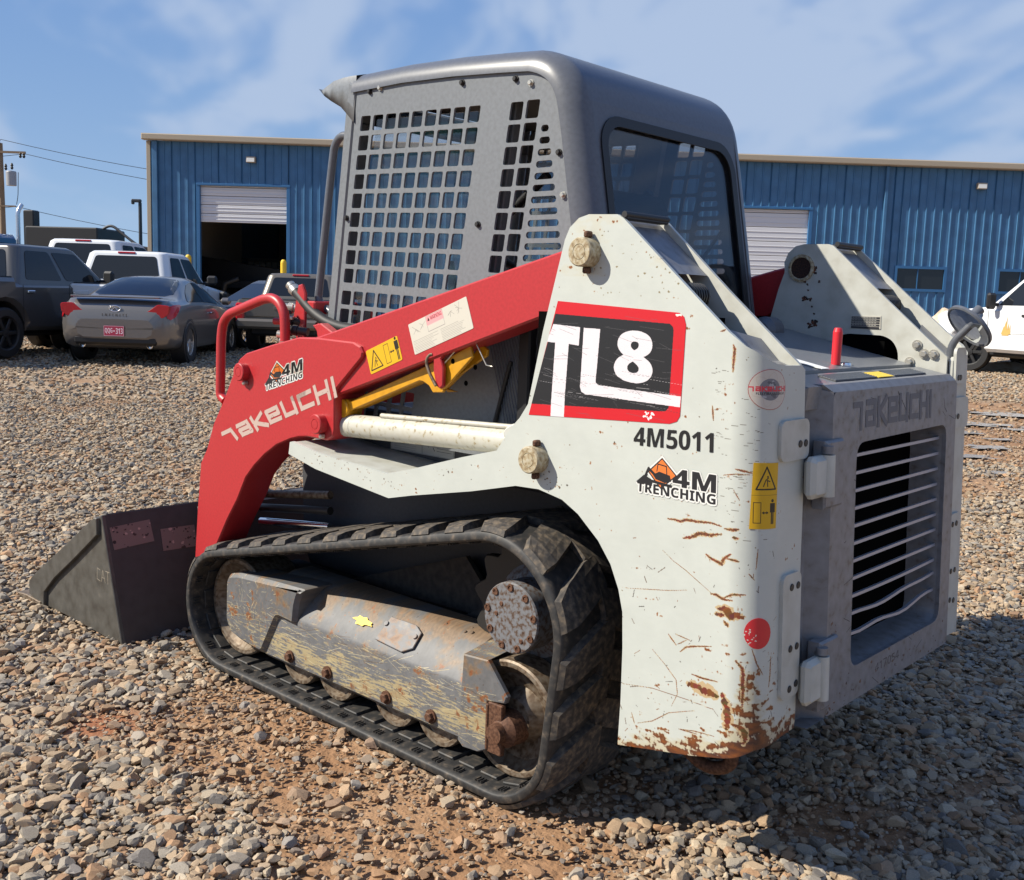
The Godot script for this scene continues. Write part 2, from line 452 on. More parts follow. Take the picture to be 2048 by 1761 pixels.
func make_materials() -> void:
	var grime := ntex(noise(0.012, 5, FastNoiseLite.TYPE_SIMPLEX_SMOOTH, 3), [0.0, c8(224, 221, 215), 0.45, c8(242, 241, 239), 1.0, c8(255, 255, 255)], 512)
	var grey_n := ntex(noise(0.05, 6, FastNoiseLite.TYPE_SIMPLEX_SMOOTH, 4), [0.0, c8(228, 227, 225), 0.5, c8(243, 243, 243), 1.0, c8(255, 255, 255)], 512)
	mat("white_paint", lin(0.47, 0.475, 0.435), 0.45, 0.0, grime, Vector3(1.6, 1.6, 1.6))
	mat("worn_white", lin(0.46, 0.44, 0.37), 0.5, 0.0, ntex(noise(0.05, 5, FastNoiseLite.TYPE_SIMPLEX_SMOOTH, 13), [0.0, c8(150, 122, 92), 0.5, c8(226, 212, 186), 1.0, c8(255, 255, 255)], 256), Vector3(5, 5, 5))
	mat("red_paint", lin(0.42, 0.022, 0.026), 0.42, 0.0, grey_n, Vector3(3, 3, 3))
	mat("yellow_paint", lin(0.60, 0.29, 0.006), 0.45, 0.0, grime, Vector3(3, 3, 3))
	mat("grey_paint", lin(0.175, 0.187, 0.2), 0.40, 0.0, grey_n, Vector3(2, 2, 2))
	mat("cab_plastic", lin(0.105, 0.112, 0.13), 0.34, 0.0, grey_n, Vector3(2, 2, 2))
	mat("door_paint", lin(0.20, 0.205, 0.22), 0.42, 0.0, ntex(noise(0.02, 5, FastNoiseLite.TYPE_SIMPLEX_SMOOTH, 9), [0.0, c8(170, 150, 130), 0.3, c8(225, 222, 220), 1.0, c8(255, 255, 255)], 512), Vector3(2.2, 2.2, 2.2))
	mat("frame_paint", lin(0.055, 0.056, 0.062), 0.6, 0.0, grey_n, Vector3(2, 2, 2))
	mat("black", lin(0.012, 0.012, 0.013), 0.5)
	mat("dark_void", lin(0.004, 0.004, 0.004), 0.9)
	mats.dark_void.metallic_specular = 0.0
	mat("steel_bar", lin(0.36, 0.36, 0.4), 0.4, 0.3)
	mat("zinc", lin(0.55, 0.52, 0.45), 0.35, 0.8)
	mat("bolt_dark", lin(0.04, 0.038, 0.036), 0.45, 0.5)
	mat("rust_steel", lin(0.16, 0.085, 0.05), 0.75, 0.2, ntex(noise(0.05, 4, FastNoiseLite.TYPE_SIMPLEX_SMOOTH, 8), [0.0, c8(120, 100, 90), 0.5, c8(210, 190, 175), 1.0, c8(255, 255, 255)], 256), Vector3(6, 6, 6))
	mat("worn_steel", lin(0.24, 0.21, 0.17), 0.55, 0.4, ntex(noise(0.03, 5, FastNoiseLite.TYPE_SIMPLEX_SMOOTH, 8), [0.0, c8(120, 95, 75), 0.5, c8(220, 205, 190), 1.0, c8(255, 255, 255)], 256), Vector3(5, 5, 5))
	# rubber: black, dusted with red earth
	var rub := ntex(noise(0.02, 5, FastNoiseLite.TYPE_SIMPLEX_SMOOTH, 21), [0.0, lin(0.012, 0.012, 0.013), 0.5, lin(0.024, 0.023, 0.022), 0.75, lin(0.05, 0.042, 0.035), 1.0, lin(0.13, 0.10, 0.07)], 512)
	mat("rubber", Color.WHITE, 0.62, 0.0, rub, Vector3(2.6, 2.6, 2.6))
	mat("rubber_clean", lin(0.013, 0.013, 0.014), 0.6, 0.0, grey_n, Vector3(3, 3, 3))
	var rub2 := ntex(noise(0.022, 5, FastNoiseLite.TYPE_SIMPLEX_SMOOTH, 33), [0.0, lin(0.02, 0.019, 0.019), 0.4, lin(0.05, 0.043, 0.037), 0.7, lin(0.115, 0.09, 0.064), 1.0, lin(0.20, 0.15, 0.10)], 512)
	mat("rubber_dusty", Color.WHITE, 0.8, 0.0, rub2, Vector3(3, 3, 3))
	# undercarriage guard: grey paint scraped to tan and rust in long streaks
	var gp := ntex(noise(0.02, 6, FastNoiseLite.TYPE_SIMPLEX_SMOOTH, 41), [0.0, lin(0.11, 0.06, 0.035), 0.30, lin(0.20, 0.12, 0.07), 0.42, lin(0.12, 0.125, 0.135), 0.55, lin(0.15, 0.155, 0.165), 0.66, lin(0.30, 0.25, 0.16), 0.8, lin(0.44, 0.37, 0.23), 1.0, lin(0.5, 0.42, 0.28)], 1024, 512)
	mat("guard_plain", Color.WHITE, 0.55, 0.0, gp, Vector3(0.9, 4.2, 3.0))
	var gq := ntex(noise(0.016, 6, FastNoiseLite.TYPE_SIMPLEX_SMOOTH, 44), [0.0, lin(0.10, 0.05, 0.028), 0.38, lin(0.23, 0.14, 0.085), 0.5, lin(0.15, 0.145, 0.145), 0.7, lin(0.17, 0.17, 0.18), 1.0, lin(0.3, 0.24, 0.17)], 512)
	mat("guard_top", Color.WHITE, 0.6, 0.0, gq, Vector3(1.5, 3, 3))
	var bk := ntex(noise(0.014, 6, FastNoiseLite.TYPE_SIMPLEX_SMOOTH, 51), [0.0, lin(0.055, 0.048, 0.04), 0.4, lin(0.08, 0.074, 0.063), 0.6, lin(0.09, 0.084, 0.073), 0.85, lin(0.105, 0.098, 0.085), 1.0, lin(0.14, 0.125, 0.105)], 512)
	mat("bucket_steel", Color.WHITE, 0.5, 0.25, bk, Vector3(1.6, 1.6, 1.6))
	mat("bucket_back", lin(0.06, 0.045, 0.04), 0.7, 0.0, grime, Vector3(2, 2, 2))
	mat("glass_clear", Color(0.14, 0.26, 0.28, 0.14), 0.03).transparency = BaseMaterial3D.TRANSPARENCY_ALPHA
	mat("glass_tint", Color(0.015, 0.05, 0.10, 0.42), 0.03).transparency = BaseMaterial3D.TRANSPARENCY_ALPHA
	mat("mirror", lin(0.85, 0.87, 0.88), 0.03, 1.0)
	mat("red_grip", lin(0.62, 0.02, 0.03), 0.4)
	mat("chrome", lin(0.8, 0.8, 0.8), 0.12, 1.0)
	mat("vinyl", lin(0.022, 0.022, 0.024), 0.6)
	mat("cyl_white", lin(0.48, 0.47, 0.42), 0.4, 0.0, ntex(noise(0.03, 5, FastNoiseLite.TYPE_SIMPLEX_SMOOTH, 14), [0.0, c8(150, 122, 90), 0.16, c8(206, 190, 160), 0.3, c8(246, 244, 236), 1.0, c8(255, 255, 255)], 512), Vector3(2, 2, 2))
	mat("hub_paint", lin(0.17, 0.175, 0.19), 0.5, 0.0, ntex(noise(0.03, 5, FastNoiseLite.TYPE_SIMPLEX_SMOOTH, 15), [0.0, c8(120, 72, 44), 0.25, c8(186, 150, 124), 0.5, c8(232, 230, 228), 1.0, c8(255, 255, 255)], 512), Vector3(3.5, 3.5, 3.5))
	mat("rust_dark", lin(0.06, 0.03, 0.02), 0.85, 0.0, ntex(noise(0.06, 4, FastNoiseLite.TYPE_SIMPLEX_SMOOTH, 16), [0.0, c8(90, 60, 50), 1.0, c8(255, 220, 190)], 256), Vector3(9, 9, 9))
	mat("frame_dusty", lin(0.05, 0.045, 0.042), 0.8, 0.0, ntex(noise(0.03, 5, FastNoiseLite.TYPE_SIMPLEX_SMOOTH, 17), [0.0, c8(150, 145, 140), 0.6, c8(220, 210, 200), 1.0, c8(255, 240, 220)], 256), Vector3(3, 3, 3))
	mat("mud", lin(0.13, 0.09, 0.06), 0.95)
	mat("hood_paint", lin(0.17, 0.18, 0.195), 0.3, 0.0, grey_n, Vector3(2, 2, 2))
	mat("bollard_yellow", lin(0.78, 0.50, 0.03), 0.5)
	mat("transformer", lin(0.30, 0.31, 0.33), 0.5)
	mat("lamp_dark", lin(0.03, 0.032, 0.036), 0.5)
	mat("stack_chrome", lin(0.6, 0.62, 0.65), 0.25, 0.8)
	mat("label_white", lin(0.75, 0.75, 0.72), 0.5)
	mat("label_yellow", lin(0.8, 0.55, 0.04), 0.5)

# ------------------------------------------------------------------ the loader
const XB := 0.922
const RB := 0.09
const ZO := 0.7475
func tower_point(s: float, y: float, inset := 0.0) -> Array:
	var a := PI / 2 * RB
	var x := s; var z := ZO; var n := Vector3.BACK
	if s > XB + a: x = XB + RB; z = ZO - RB - (s - XB - a); n = Vector3.RIGHT
	elif s > XB:
		var t := (s - XB) / RB
		x = XB + RB * sin(t); z = ZO - RB * (1.0 - cos(t)); n = Vector3(sin(t), 0, cos(t))
	var k := smoothstep(0.6, 0.93, s)
	return [Vector3(x - 0.048 * (y - 0.9) * k, y, z) - n * inset, n]
# a sheet that follows the tower's outer skin, between depths d0 (outer) and d1 (inner)
func skin(mb: MB, p: PackedVector2Array, d0: float, d1: float) -> void:
	var cuts := [-2.0, XB]
	for i in 8: cuts.append(XB + PI / 2 * RB * (i + 1) / 8.0)
	cuts.append(2.0)
	for c in cuts.size() - 1:
		for q in Geometry2D.intersect_polygons(p, rect(cuts[c], -1, cuts[c + 1], 4)):
			var idx := Geometry2D.triangulate_polygon(q)
			for k in range(0, idx.size(), 3):
				var P := []
				for e in 3: P.append(tower_point(q[idx[k + e]].x, q[idx[k + e]].y, d0)); 
				mb.tri(P[0][0], P[1][0], P[2][0], P[0][1], P[1][1], P[2][1], q[idx[k]], q[idx[k + 1]], q[idx[k + 2]])
				if d1 > d0:
					for e in 3: P[e] = tower_point(q[idx[k + e]].x, q[idx[k + e]].y, d1)
					mb.tri(P[0][0], P[1][0], P[2][0], -P[0][1], -P[1][1], -P[2][1], q[idx[k]], q[idx[k + 1]], q[idx[k + 2]])
	if d1 <= d0: return
	for i in p.size():
		var a := p[i]; var b := p[(i + 1) % p.size()]
		var parts := maxi(1, int(ceil(absf(a.x - b.x) / 0.02)) if maxf(a.x, b.x) > XB else 1)
		for k in parts:
			var u := a.lerp(b, float(k) / parts); var w := a.lerp(b, float(k + 1) / parts)
			mb.fq(tower_point(u.x, u.y, d0)[0], tower_point(w.x, w.y, d0)[0], tower_point(w.x, w.y, d1)[0], tower_point(u.x, u.y, d1)[0], Vector3.ZERO, u, w, w, u)

func build_loader() -> void:
	var L := thing("track_loader", "compact track loader with white body, red arms, rubber tracks and grey cab", "track loader")
	var w: Material = mats.white_paint
	var mb := MB.new()
	# ---- main frame
	mb.extr(pv([-1.3, 0.33, -1.38, 0.45, -1.39, 0.8, -1.3, 0.93, -0.9, 0.95, 0.5, 0.98, 0.9, 0.95, 0.94, 0.4, 0.6, 0.32]), -0.36, 0.36, 0.02)
	mb.box(Vector3(-0.3, 1.0, 0), Vector3(1.25, 0.16, 0.9), 0.02)
	var fr := put("frame", mb, mats.frame_paint, L)
	var hb := hexbolt(0.016, 0.014, 0.022)
	for p in [[-0.62, 0.66], [-0.35, 0.68], [-0.1, 0.74], [0.06, 0.83], [0.13, 0.83]]:
		inst("bolt", hb, mats.bolt_dark, fr, Transform3D(Basis(), Vector3(p[0], p[1], 0.361)))
	build_towers(L)
	build_arms(L)
	build_track(L, 1.0)
	build_track(L, -1.0)
	build_cab(L)
	build_rear(L)
	build_bucket(L)

func tower_texture(tw: PackedVector2Array) -> Pic:
	var P := Pic.new(Rect2(-0.95, 0.28, 2.17, 1.52), 700, c8(178, 182, 177))
	var g := RandomNumberGenerator.new(); g.seed = 91
	# soft dirt and rust, worst along the bottom edge and the rear corner
	var n1 := noise(0.009, 5, FastNoiseLite.TYPE_SIMPLEX_SMOOTH, 61); var n2 := noise(0.045, 4, FastNoiseLite.TYPE_SIMPLEX_SMOOTH, 62); var n3 := noise(0.004, 3, FastNoiseLite.TYPE_SIMPLEX_SMOOTH, 63)
	var d := P.im.get_data()
	for y in P.H:
		var my := P.r.end.y - (y + 0.5) / P.H * P.r.size.y
		for x in P.W:
			var mx := P.r.position.x + (x + 0.5) / P.W * P.r.size.x
			var i := (y * P.W + x) * 3
			var a := n1.get_noise_2d(x, y)
			var b := n2.get_noise_2d(x * 0.55, y * 1.2)
			var k := 1.0 + 0.025 * a + 0.012 * b
			var ro := 0.0
			if mx > 0.55:
				var edge := 0.30 + maxf(0.0, minf(mx, 1.05) - 0.6) * 0.28
				ro = clampf(1.0 - (my - edge) / 0.075, 0.0, 1.2)
				ro += 0.95 * exp(-pow((mx - 0.985) / 0.05, 2.0)) * clampf(1.0 - (my - edge) / 0.33, 0.0, 1.0)
				ro += 0.15 * exp(-pow((mx - 0.98) / 0.2, 2.0)) * clampf(1.0 - (my - edge) / 0.5, 0.0, 1.0)
			var rust := smoothstep(0.50, 0.66, ro * 0.68 + b * 0.75 + a * 0.3 + n2.get_noise_2d(x * 2.6, y * 1.1) * 0.35)
			var tan_ := smoothstep(0.28, 0.6, ro * 0.8 + b * 0.4 + a * 0.2) * 0.6
			if my > 1.6: tan_ += 0.22 * smoothstep(0.05, 0.5, a + b * 0.3)
			var c := Vector3(178, 182, 176) * k
			c = c.lerp(Vector3(168, 146, 100), clampf(tan_, 0, 1) * 0.7)
			c = c.lerp(Vector3(84 + 60 * b, 50 + 32 * b, 34), rust)
			d[i] = int(clampf(c.x, 0, 255)); d[i + 1] = int(clampf(c.y, 0, 255)); d[i + 2] = int(clampf(c.z, 0, 255))
	P.im = Image.create_from_data(P.W, P.H, false, Image.FORMAT_RGB8, d)
	# rust runs, scrapes and chips
	var S := strokes()
	for pass_ in 2:
		for s in S:
			var q: PackedVector2Array = s[1]
			var ww: float = s[0]
			for i in q.size() - 1:
				var m := int(ceil(q[i].distance_to(q[i + 1]) / (ww * 0.22)))
				for k in m:
					var t := (i + float(k) / m) / (q.size() - 1)
					var p := q[i].lerp(q[i + 1], float(k) / m)
					var ta := 0.45 + 0.55 * sin(PI * clampf(t, 0.04, 0.96))
					if pass_ == 0: P.blot(g, p, ww * 0.60 * ta, c8(172, 150, 116))
					else: P.blot(g, p + Vector2(g.randf_range(-1, 1), g.randf_range(-1, 1)) * ww * 0.08, ww * 0.46 * ta * g.randf_range(0.6, 1.0), c8(98 + g.randi_range(-18, 20), 56 + g.randi_range(-12, 12), 36 + g.randi_range(-8, 8)))
	for k in 190:
		var p := Vector2(g.randf_range(0.55, 1.18), 0.33 + pow(g.randf(), 1.7) * 0.6)
		var a := g.randf_range(0, TAU)
		var l := g.randf_range(0.003, 0.03) * g.randf()
		P.line(PackedVector2Array([p, p + Vector2(cos(a), sin(a)) * l]), g.randf_range(0.0007, 0.0017), [c8(70, 48, 34), c8(105, 62, 36), c8(52, 46, 42)][g.randi() % 3])
	for k in 150:
		var p := Vector2(g.randf_range(-0.9, 1.18), g.randf_range(0.5, 1.75))
		P.blot(g, p, g.randf_range(0.0008, 0.0026), [c8(60, 54, 46), c8(110, 96, 70), c8(84, 70, 52)][g.randi() % 3])
	for k in 60:
		var p := Vector2(g.randf_range(0.45, 0.95), g.randf_range(1.55, 1.72))
		P.blot(g, p, g.randf_range(0.001, 0.004), c8(120, 108, 80))
	for k in 90: # fine black scuffs on the bend
		var p := Vector2(g.randf_range(0.86, 1.02), g.randf_range(0.95, 1.38))
		P.line(PackedVector2Array([p, p + Vector2(g.randf_range(0.004, 0.02), g.randf_range(-0.002, 0.002))]), 0.0011, c8(96, 92, 84))
	for c in [[-0.62, 0.94], [-0.5, 0.92], [-0.75, 0.945], [-0.1, 0.98], [0.3, 1.03], [0.36, 1.0], [-0.36, 0.9]]:
		for k in 9: P.blot(g, Vector2(c[0] + g.randf_range(-0.04, 0.04), c[1] + g.randf_range(-0.02, 0.02)), g.randf_range(0.001, 0.004), [c8(122, 90, 58), c8(86, 62, 44), c8(70, 62, 54)][g.randi() % 3])
	return P

func strokes() -> Array:
	return [[0.009, pv([0.926,1.438,0.93,1.426,0.928,1.401,0.926,1.37])],
		[0.006, pv([0.888,1.469,0.904,1.474])],
		[0.01, pv([0.727,0.974,0.75,0.975,0.77,0.973,0.786,0.981,0.817,0.981,0.867,0.985,0.901,0.981])],
		[0.01, pv([0.91,0.977,0.933,0.977,0.951,0.981])],
		[0.014, pv([0.78,0.931,0.806,0.938,0.831,0.952,0.868,0.953,0.904,0.962])],
		[0.01, pv([0.933,0.958,0.949,0.958])],
		[0.012, pv([0.854,0.901,0.875,0.892,0.903,0.885,0.911,0.901,0.931,0.916])],
		[0.008, pv([0.917,0.902,0.94,0.901,0.953,0.899])],
		[0.004, pv([0.904,1.112,0.941,1.119,0.974,1.12])],
		[0.007, pv([0.938,1.131,0.961,1.128,0.981,1.124])],
		[0.003, pv([0.934,1.078,0.95,1.054])],
		[0.002, pv([0.601,0.76,0.665,0.771,0.73,0.782,0.792,0.796])],
		[0.01, pv([0.871,0.802,0.889,0.803,0.908,0.796,0.937,0.797])],
		[0.008, pv([0.913,0.8,0.936,0.813,0.97,0.817])],
		[0.03, pv([0.896,0.77,0.92,0.772,0.929,0.758,0.968,0.761])],
		[0.016, pv([0.887,0.754,0.914,0.755])],
		[0.012, pv([0.915,0.739,0.927,0.728])],
		[0.006, pv([0.779,0.627,0.797,0.645,0.827,0.654,0.877,0.665])],
		[0.005, pv([0.741,0.665,0.767,0.641])],
		[0.003, pv([0.762,0.671,0.812,0.664])],
		[0.003, pv([0.77,0.645,0.796,0.663])],
		[0.004, pv([0.988,0.678,1.002,0.638,1.02,0.61])],
		[0.013, pv([0.948,0.644,0.966,0.626,0.967,0.588,0.967,0.561,0.966,0.518])],
		[0.007, pv([0.817,0.576,0.847,0.574,0.897,0.577])],
		[0.04, pv([0.812,0.547,0.842,0.545,0.871,0.542,0.901,0.54])],
		[0.03, pv([0.913,0.549,0.925,0.52,0.929,0.488,0.926,0.455])],
		[0.022, pv([0.943,0.476,0.969,0.469,0.975,0.443,0.97,0.426])],
		[0.003, pv([0.795,0.417,0.839,0.426,0.891,0.43])],
		[0.002, pv([0.62,0.489,0.71,0.504,0.801,0.504,0.896,0.5])],
		[0.002, pv([0.712,0.887,0.745,0.866,0.79,0.847,0.834,0.824,0.871,0.805])],
		[0.002, pv([0.702,0.612,0.744,0.578,0.776,0.547,0.783,0.51,0.767,0.47])],
		[0.0025, pv([0.671,0.392,0.714,0.412,0.761,0.451,0.832,0.48])],
		[0.003, pv([0.651,0.415,0.662,0.386])],
		[0.004, pv([0.792,0.416,0.816,0.418,0.845,0.42])],
		[0.003, pv([0.994,0.882,0.998,0.935])],
		[0.004, pv([0.976,0.871,0.99,0.856])],
		[0.004, pv([1.043,0.656,1.042,0.607,1.038,0.575])],
		[0.006, pv([0.866,1.282,0.87,1.245])]]

# print of a tower decal as a very thin sheet over the skin
func skin_decal(called: String, outline: PackedVector2Array, p: Pic, parent: Node, rough := 0.4) -> MeshInstance3D:
	var mb := MB.new()
	skin(mb, outline, -0.0012, -0.0005)
	return put(called, mb, pic_mat(p, rough), parent)
func bbox(p: PackedVector2Array, pad := 0.0) -> Rect2:
	var r := Rect2(p[0], Vector2.ZERO)
	for q in p: r = r.expand(q)
	return r.grow(pad)

var towers := []
func build_towers(L: Node3D) -> void:
	var tw := pv([0.549,1.754,0.529,1.764,0.433,1.767,0.399,1.758,0.368,1.733,0.352,1.7,0.284,1.445,0.237,1.231,0.206,1.187,0.181,1.162,0.153,1.128,0.118,1.079,-0.025,1.041,-0.258,0.972,-0.384,0.94,-0.518,0.949,-0.658,0.956,-0.765,0.965,-0.909,0.987,-0.924,0.983,-0.932,0.938,-0.77,0.903,-0.382,0.859,-0.369,0.858,-0.256,0.884,0.016,0.939,0.199,0.983,0.289,0.986,0.378,0.969,0.438,0.937,0.513,0.874,0.559,0.816,0.59,0.751,0.607,0.69,0.613,0.589,0.615,0.441,0.612,0.309,0.826,0.355,0.916,0.379,0.95,0.39,0.997,0.413,1.046,0.423,1.085,0.427,1.173,0.431,1.18,0.452,1.186,0.708,1.193,1.039,1.189,1.351,1.188,1.376,1.17,1.388,1.087,1.39,1.042,1.395,1.009,1.407,0.982,1.425,0.96,1.435,0.939,1.451,0.914,1.468])
	var tex := tower_texture(tw)
	var g := RandomNumberGenerator.new(); g.seed = 17
	for side in [1.0, -1.0]:
		var T := Node3D.new()
		T.name = "loader_tower"; L.add_child(T, true); towers.append(T)
		T.set_meta("label", "left tower with model number and rust" if side > 0 else "right tower with oval opening and round mirror")
		var flip := Transform3D(Basis.from_scale(Vector3(1, 1, side)), Vector3.ZERO)
		var mb := MB.new(); mb.xf = flip
		skin(mb, tw, 0.0, 0.012)
		put("outer_plate", mb, pic_mat(tex, 0.42) if side > 0 else mats.white_paint, T)
		# step that joins the sill to the frame
		mb = MB.new(); mb.xf = flip
		var st := [[-0.909, 0.985], [-0.765, 0.962], [-0.5, 0.946], [-0.384, 0.937], [-0.258, 0.968], [-0.025, 1.037], [0.115, 1.07]]
		for i in st.size() - 1:
			var a := Vector3(st[i][0], st[i][1], ZO - 0.002); var b := Vector3(st[i + 1][0], st[i + 1][1], ZO - 0.002)
			mb.fq(a, b, Vector3(b.x, b.y, 0.34), Vector3(a.x, a.y, 0.34), Vector3.UP)
			mb.fq(a - Vector3(0, 0.012, 0), b - Vector3(0, 0.012, 0), Vector3(b.x, b.y - 0.012, 0.34), Vector3(a.x, a.y - 0.012, 0.34), Vector3.DOWN)
		mb.fq(Vector3(-0.909, 0.985, ZO - 0.002), Vector3(-0.93, 0.94, ZO - 0.002), Vector3(-0.93, 0.94, 0.34), Vector3(-0.909, 0.985, 0.34), Vector3.LEFT)
		put("step_plate", mb, mats.white_paint, T)
		# inner plate with its own edge
		var ip := pv([0.973, 1.388, 0.76, 1.567, 0.544, 1.757, 0.524, 1.763, 0.432, 1.764, 0.399, 1.757, 0.371, 1.732, 0.358, 1.699, 0.362, 1.663, 0.341, 1.599, 0.314, 1.487, 0.3, 1.3, 0.3, 0.9, 0.99, 0.9])
		mb = MB.new()
		var holes := []
		if side < 0: holes.append(rounded(pv([0.568, 1.30, 0.56, 1.40, 0.585, 1.44, 0.62, 1.45, 0.751, 1.449, 0.785, 1.433, 0.806, 1.40, 0.815, 1.30]), 0.02))
		mb = cut_plate(ip, holes, 0.521, 0.533)
		var mz := MB.new(); mz.xf = flip
		mz.add_mesh(mb.mesh())
		put("inner_plate", mz, mats.white_paint, T)
		# covers between the two plates
		mb = MB.new(); mb.xf = flip
		var za := 0.536; var zb := ZO - 0.014
		mb.fq(Vector3(0.520, 1.752, zb), Vector3(0.685, 1.612, zb), Vector3(0.685, 1.612, za), Vector3(0.520, 1.752, za), Vector3(1, 1, 0))
		mb.fq(Vector3(0.515, 1.75, zb), Vector3(0.41, 1.752, zb), Vector3(0.41, 1.752, za), Vector3(0.515, 1.75, za), Vector3.UP)
		put("upper_cover", mb, mats.door_paint, T)
		mb = MB.new(); mb.xf = flip
		mb.fq(Vector3(0.80, 1.49, zb), Vector3(0.915, 1.395, zb), Vector3(0.915, 1.395, za), Vector3(0.86, 1.45, za), Vector3(1, 1, 0))
		mb.fq(Vector3(0.915, 1.395, zb), Vector3(0.985, 1.37, zb - 0.05), Vector3(0.985, 1.37, za), Vector3(0.915, 1.395, za), Vector3.UP)
		put("lower_cover", mb, mats.door_paint, T)
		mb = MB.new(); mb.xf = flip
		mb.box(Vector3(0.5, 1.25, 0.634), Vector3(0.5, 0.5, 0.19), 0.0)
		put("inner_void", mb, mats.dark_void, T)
		# ribbed hose seen in the opening
		mb = MB.new(); mb.xf = flip
		for k in 9: mb.lathe(Vector3(0.70, 1.555, 0.60 + k * 0.012), [Vector2(0.02, -0.005), Vector2(0.036, -0.003), Vector2(0.036, 0.003), Vector2(0.02, 0.005)], 12)
		put("ribbed_hose", mb, mats.black, T)
		mb = MB.new(); mb.xf = flip
		mb.tube(PackedVector3Array([Vector3(0.549, 1.764, ZO - 0.004), Vector3(0.549, 1.764, 0.54)]), 0.009, 8)
		mb.box(Vector3(0.54, 1.757, 0.64), Vector3(0.03, 0.012, 0.20), 0.003)
		put("rubber_pad", mb, mats.black, T)
		# pivot pins
		for p in [[0.440, 1.664], [0.283, 1.075]]:
			var pin := MB.new(); pin.xf = flip
			pin.lathe(Vector3(p[0], p[1], ZO), [Vector2(0.041, 0), Vector2(0.0395, 0.042), Vector2(0.036, 0.046), Vector2(0.0215, 0.046), Vector2(0.0205, 0.043), Vector2(0.0195, 0.046), Vector2(0, 0.047)], 28)
			var pn := put("pivot_pin", pin, mats.worn_white, T)
			for s in [1, -1]:
				var bo := MB.new(); bo.xf = flip
				bo.box(Vector3(p[0] + 0.006, p[1] - s * 0.048, ZO + 0.016), Vector3(0.016, 0.018, 0.026), 0.004)
				put("keeper_bolt", bo, mats.rust_steel, pn)
	# ---- prints on the left tower
	var T0: Node3D = towers[0]
	var o := pv([0.336,1.531,0.753,1.511,0.77,1.501,0.777,1.482,0.767,1.247,0.757,1.232,0.733,1.224,0.242,1.2])
	var P := Pic.new(bbox(o, 0.004), 1500, c8(186, 20, 32))
	var blk := pv([0.329,1.495,0.726,1.482,0.737,1.474,0.74,1.464,0.731,1.266,0.722,1.256,0.709,1.254,0.249,1.233])
	P.poly(blk, c8(26, 27, 30))
	P.poly(pv([0.323,1.466,0.423,1.461,0.421,1.41,0.384,1.413,0.376,1.205,0.326,1.202,0.333,1.414,0.3,1.415]), c8(205, 199, 203)); P.poly(pv([0.436,1.46,0.495,1.459,0.488,1.313,0.497,1.306,0.768,1.298,0.766,1.27,0.453,1.277,0.438,1.283,0.433,1.296]), c8(205, 199, 203))
	P.text("8", pv([0.557, 1.458, 0.679, 1.454, 0.672, 1.322, 0.552, 1.328]), c8(205, 199, 203), true, 0.0035)
	for k in 46:
		var a := Vector2(g.randf_range(0.26, 0.7), g.randf_range(1.26, 1.35)); var l := g.randf_range(0.02, 0.16)
		P.line(PackedVector2Array([a, a + Vector2(l, -l * 0.06 + g.randf_range(-0.004, 0.004))]), 0.0004, [c8(200, 196, 196), c8(120, 118, 120), c8(60, 60, 62)][g.randi() % 3])
	for k in 60:
		var a := Vector2(g.randf_range(0.26, 0.72), g.randf_range(1.21, 1.5)); var l := g.randf_range(0.01, 0.09)
		P.line(PackedVector2Array([a, a + Vector2(l, g.randf_range(-0.02, 0.006))]), 0.0006, c8(92, 90, 92))
	for k in 14: P.blot(g, Vector2(0.665 + g.randf_range(-0.02, 0.02), 1.238 + g.randf_range(-0.01, 0.01)), g.randf_range(0.002, 0.005), c8(228, 222, 220))
	for k in 6: P.blot(g, Vector2(0.752 + g.randf_range(-0.008, 0.008), 1.505), 0.004, c8(216, 214, 204))
	skin_decal("model_number_decal", o, P, T0)
	# fleet number straight on the paint
	var tb := pv([0.606, 1.21, 0.884, 1.22, 0.884, 1.158, 0.606, 1.148])
	var Q := Pic.new(bbox(tb), 1500, Color(0, 0, 0, 0))
	Q.text("4M5011", pv([0.618, 1.2055, 0.874, 1.2155, 0.874, 1.164, 0.618, 1.1545]), c8(22, 22, 24))
	skin_decal("fleet_number", tb, Q, T0)
	# firm's sticker
	var lb := pv([0.625, 1.15, 0.895, 1.15, 0.895, 1.02, 0.625, 1.02])
	var F := Pic.new(bbox(lb), 1600, Color(0, 0, 0, 0))
	logo(F, Vector2(0.632, 1.028), Vector2(0.252, 0.108))
	skin_decal("company_sticker", lb, F, T0)
	var yl := pv([0.982, 1.151, 1.054, 1.150, 1.049, 0.985, 0.974, 0.985])
	var Y := Pic.new(bbox(yl), 1800, c8(200, 156, 16))
	warning(Y, Vector2(1.017, 1.11), 0.03, Vector2(1.014, 1.026), 0.032, true)
	skin_decal("warning_sticker", yl, Y, T0)
	var rd := PackedVector2Array()
	for k in 24: rd.append(Vector2(1.003 + cos(TAU * k / 24) * 0.036, 0.719 + sin(TAU * k / 24) * 0.040))
	var Rr := Pic.new(bbox(rd), 1500, c8(196, 40, 48))
	for k in 16: Rr.blot(g, Vector2(0.978 + g.randf_range(-0.012, 0.02), 0.71 + g.randf_range(-0.02, 0.02)), g.randf_range(0.001, 0.004), c8(206, 200, 186))
	skin_decal("red_reflector", rd, Rr, T0)
	var gl := PackedVector2Array()
	for k in 32: gl.append(Vector2(1.0225 + cos(TAU * k / 32) * 0.058, 1.332 + sin(TAU * k / 32) * 0.05))
	var G := Pic.new(bbox(gl), 2600, c8(150, 60, 58))
	var gc := Vector2(1.0225, 1.332)
	G.disc(gc, 0.0565, 0.0487, c8(186, 178, 168))
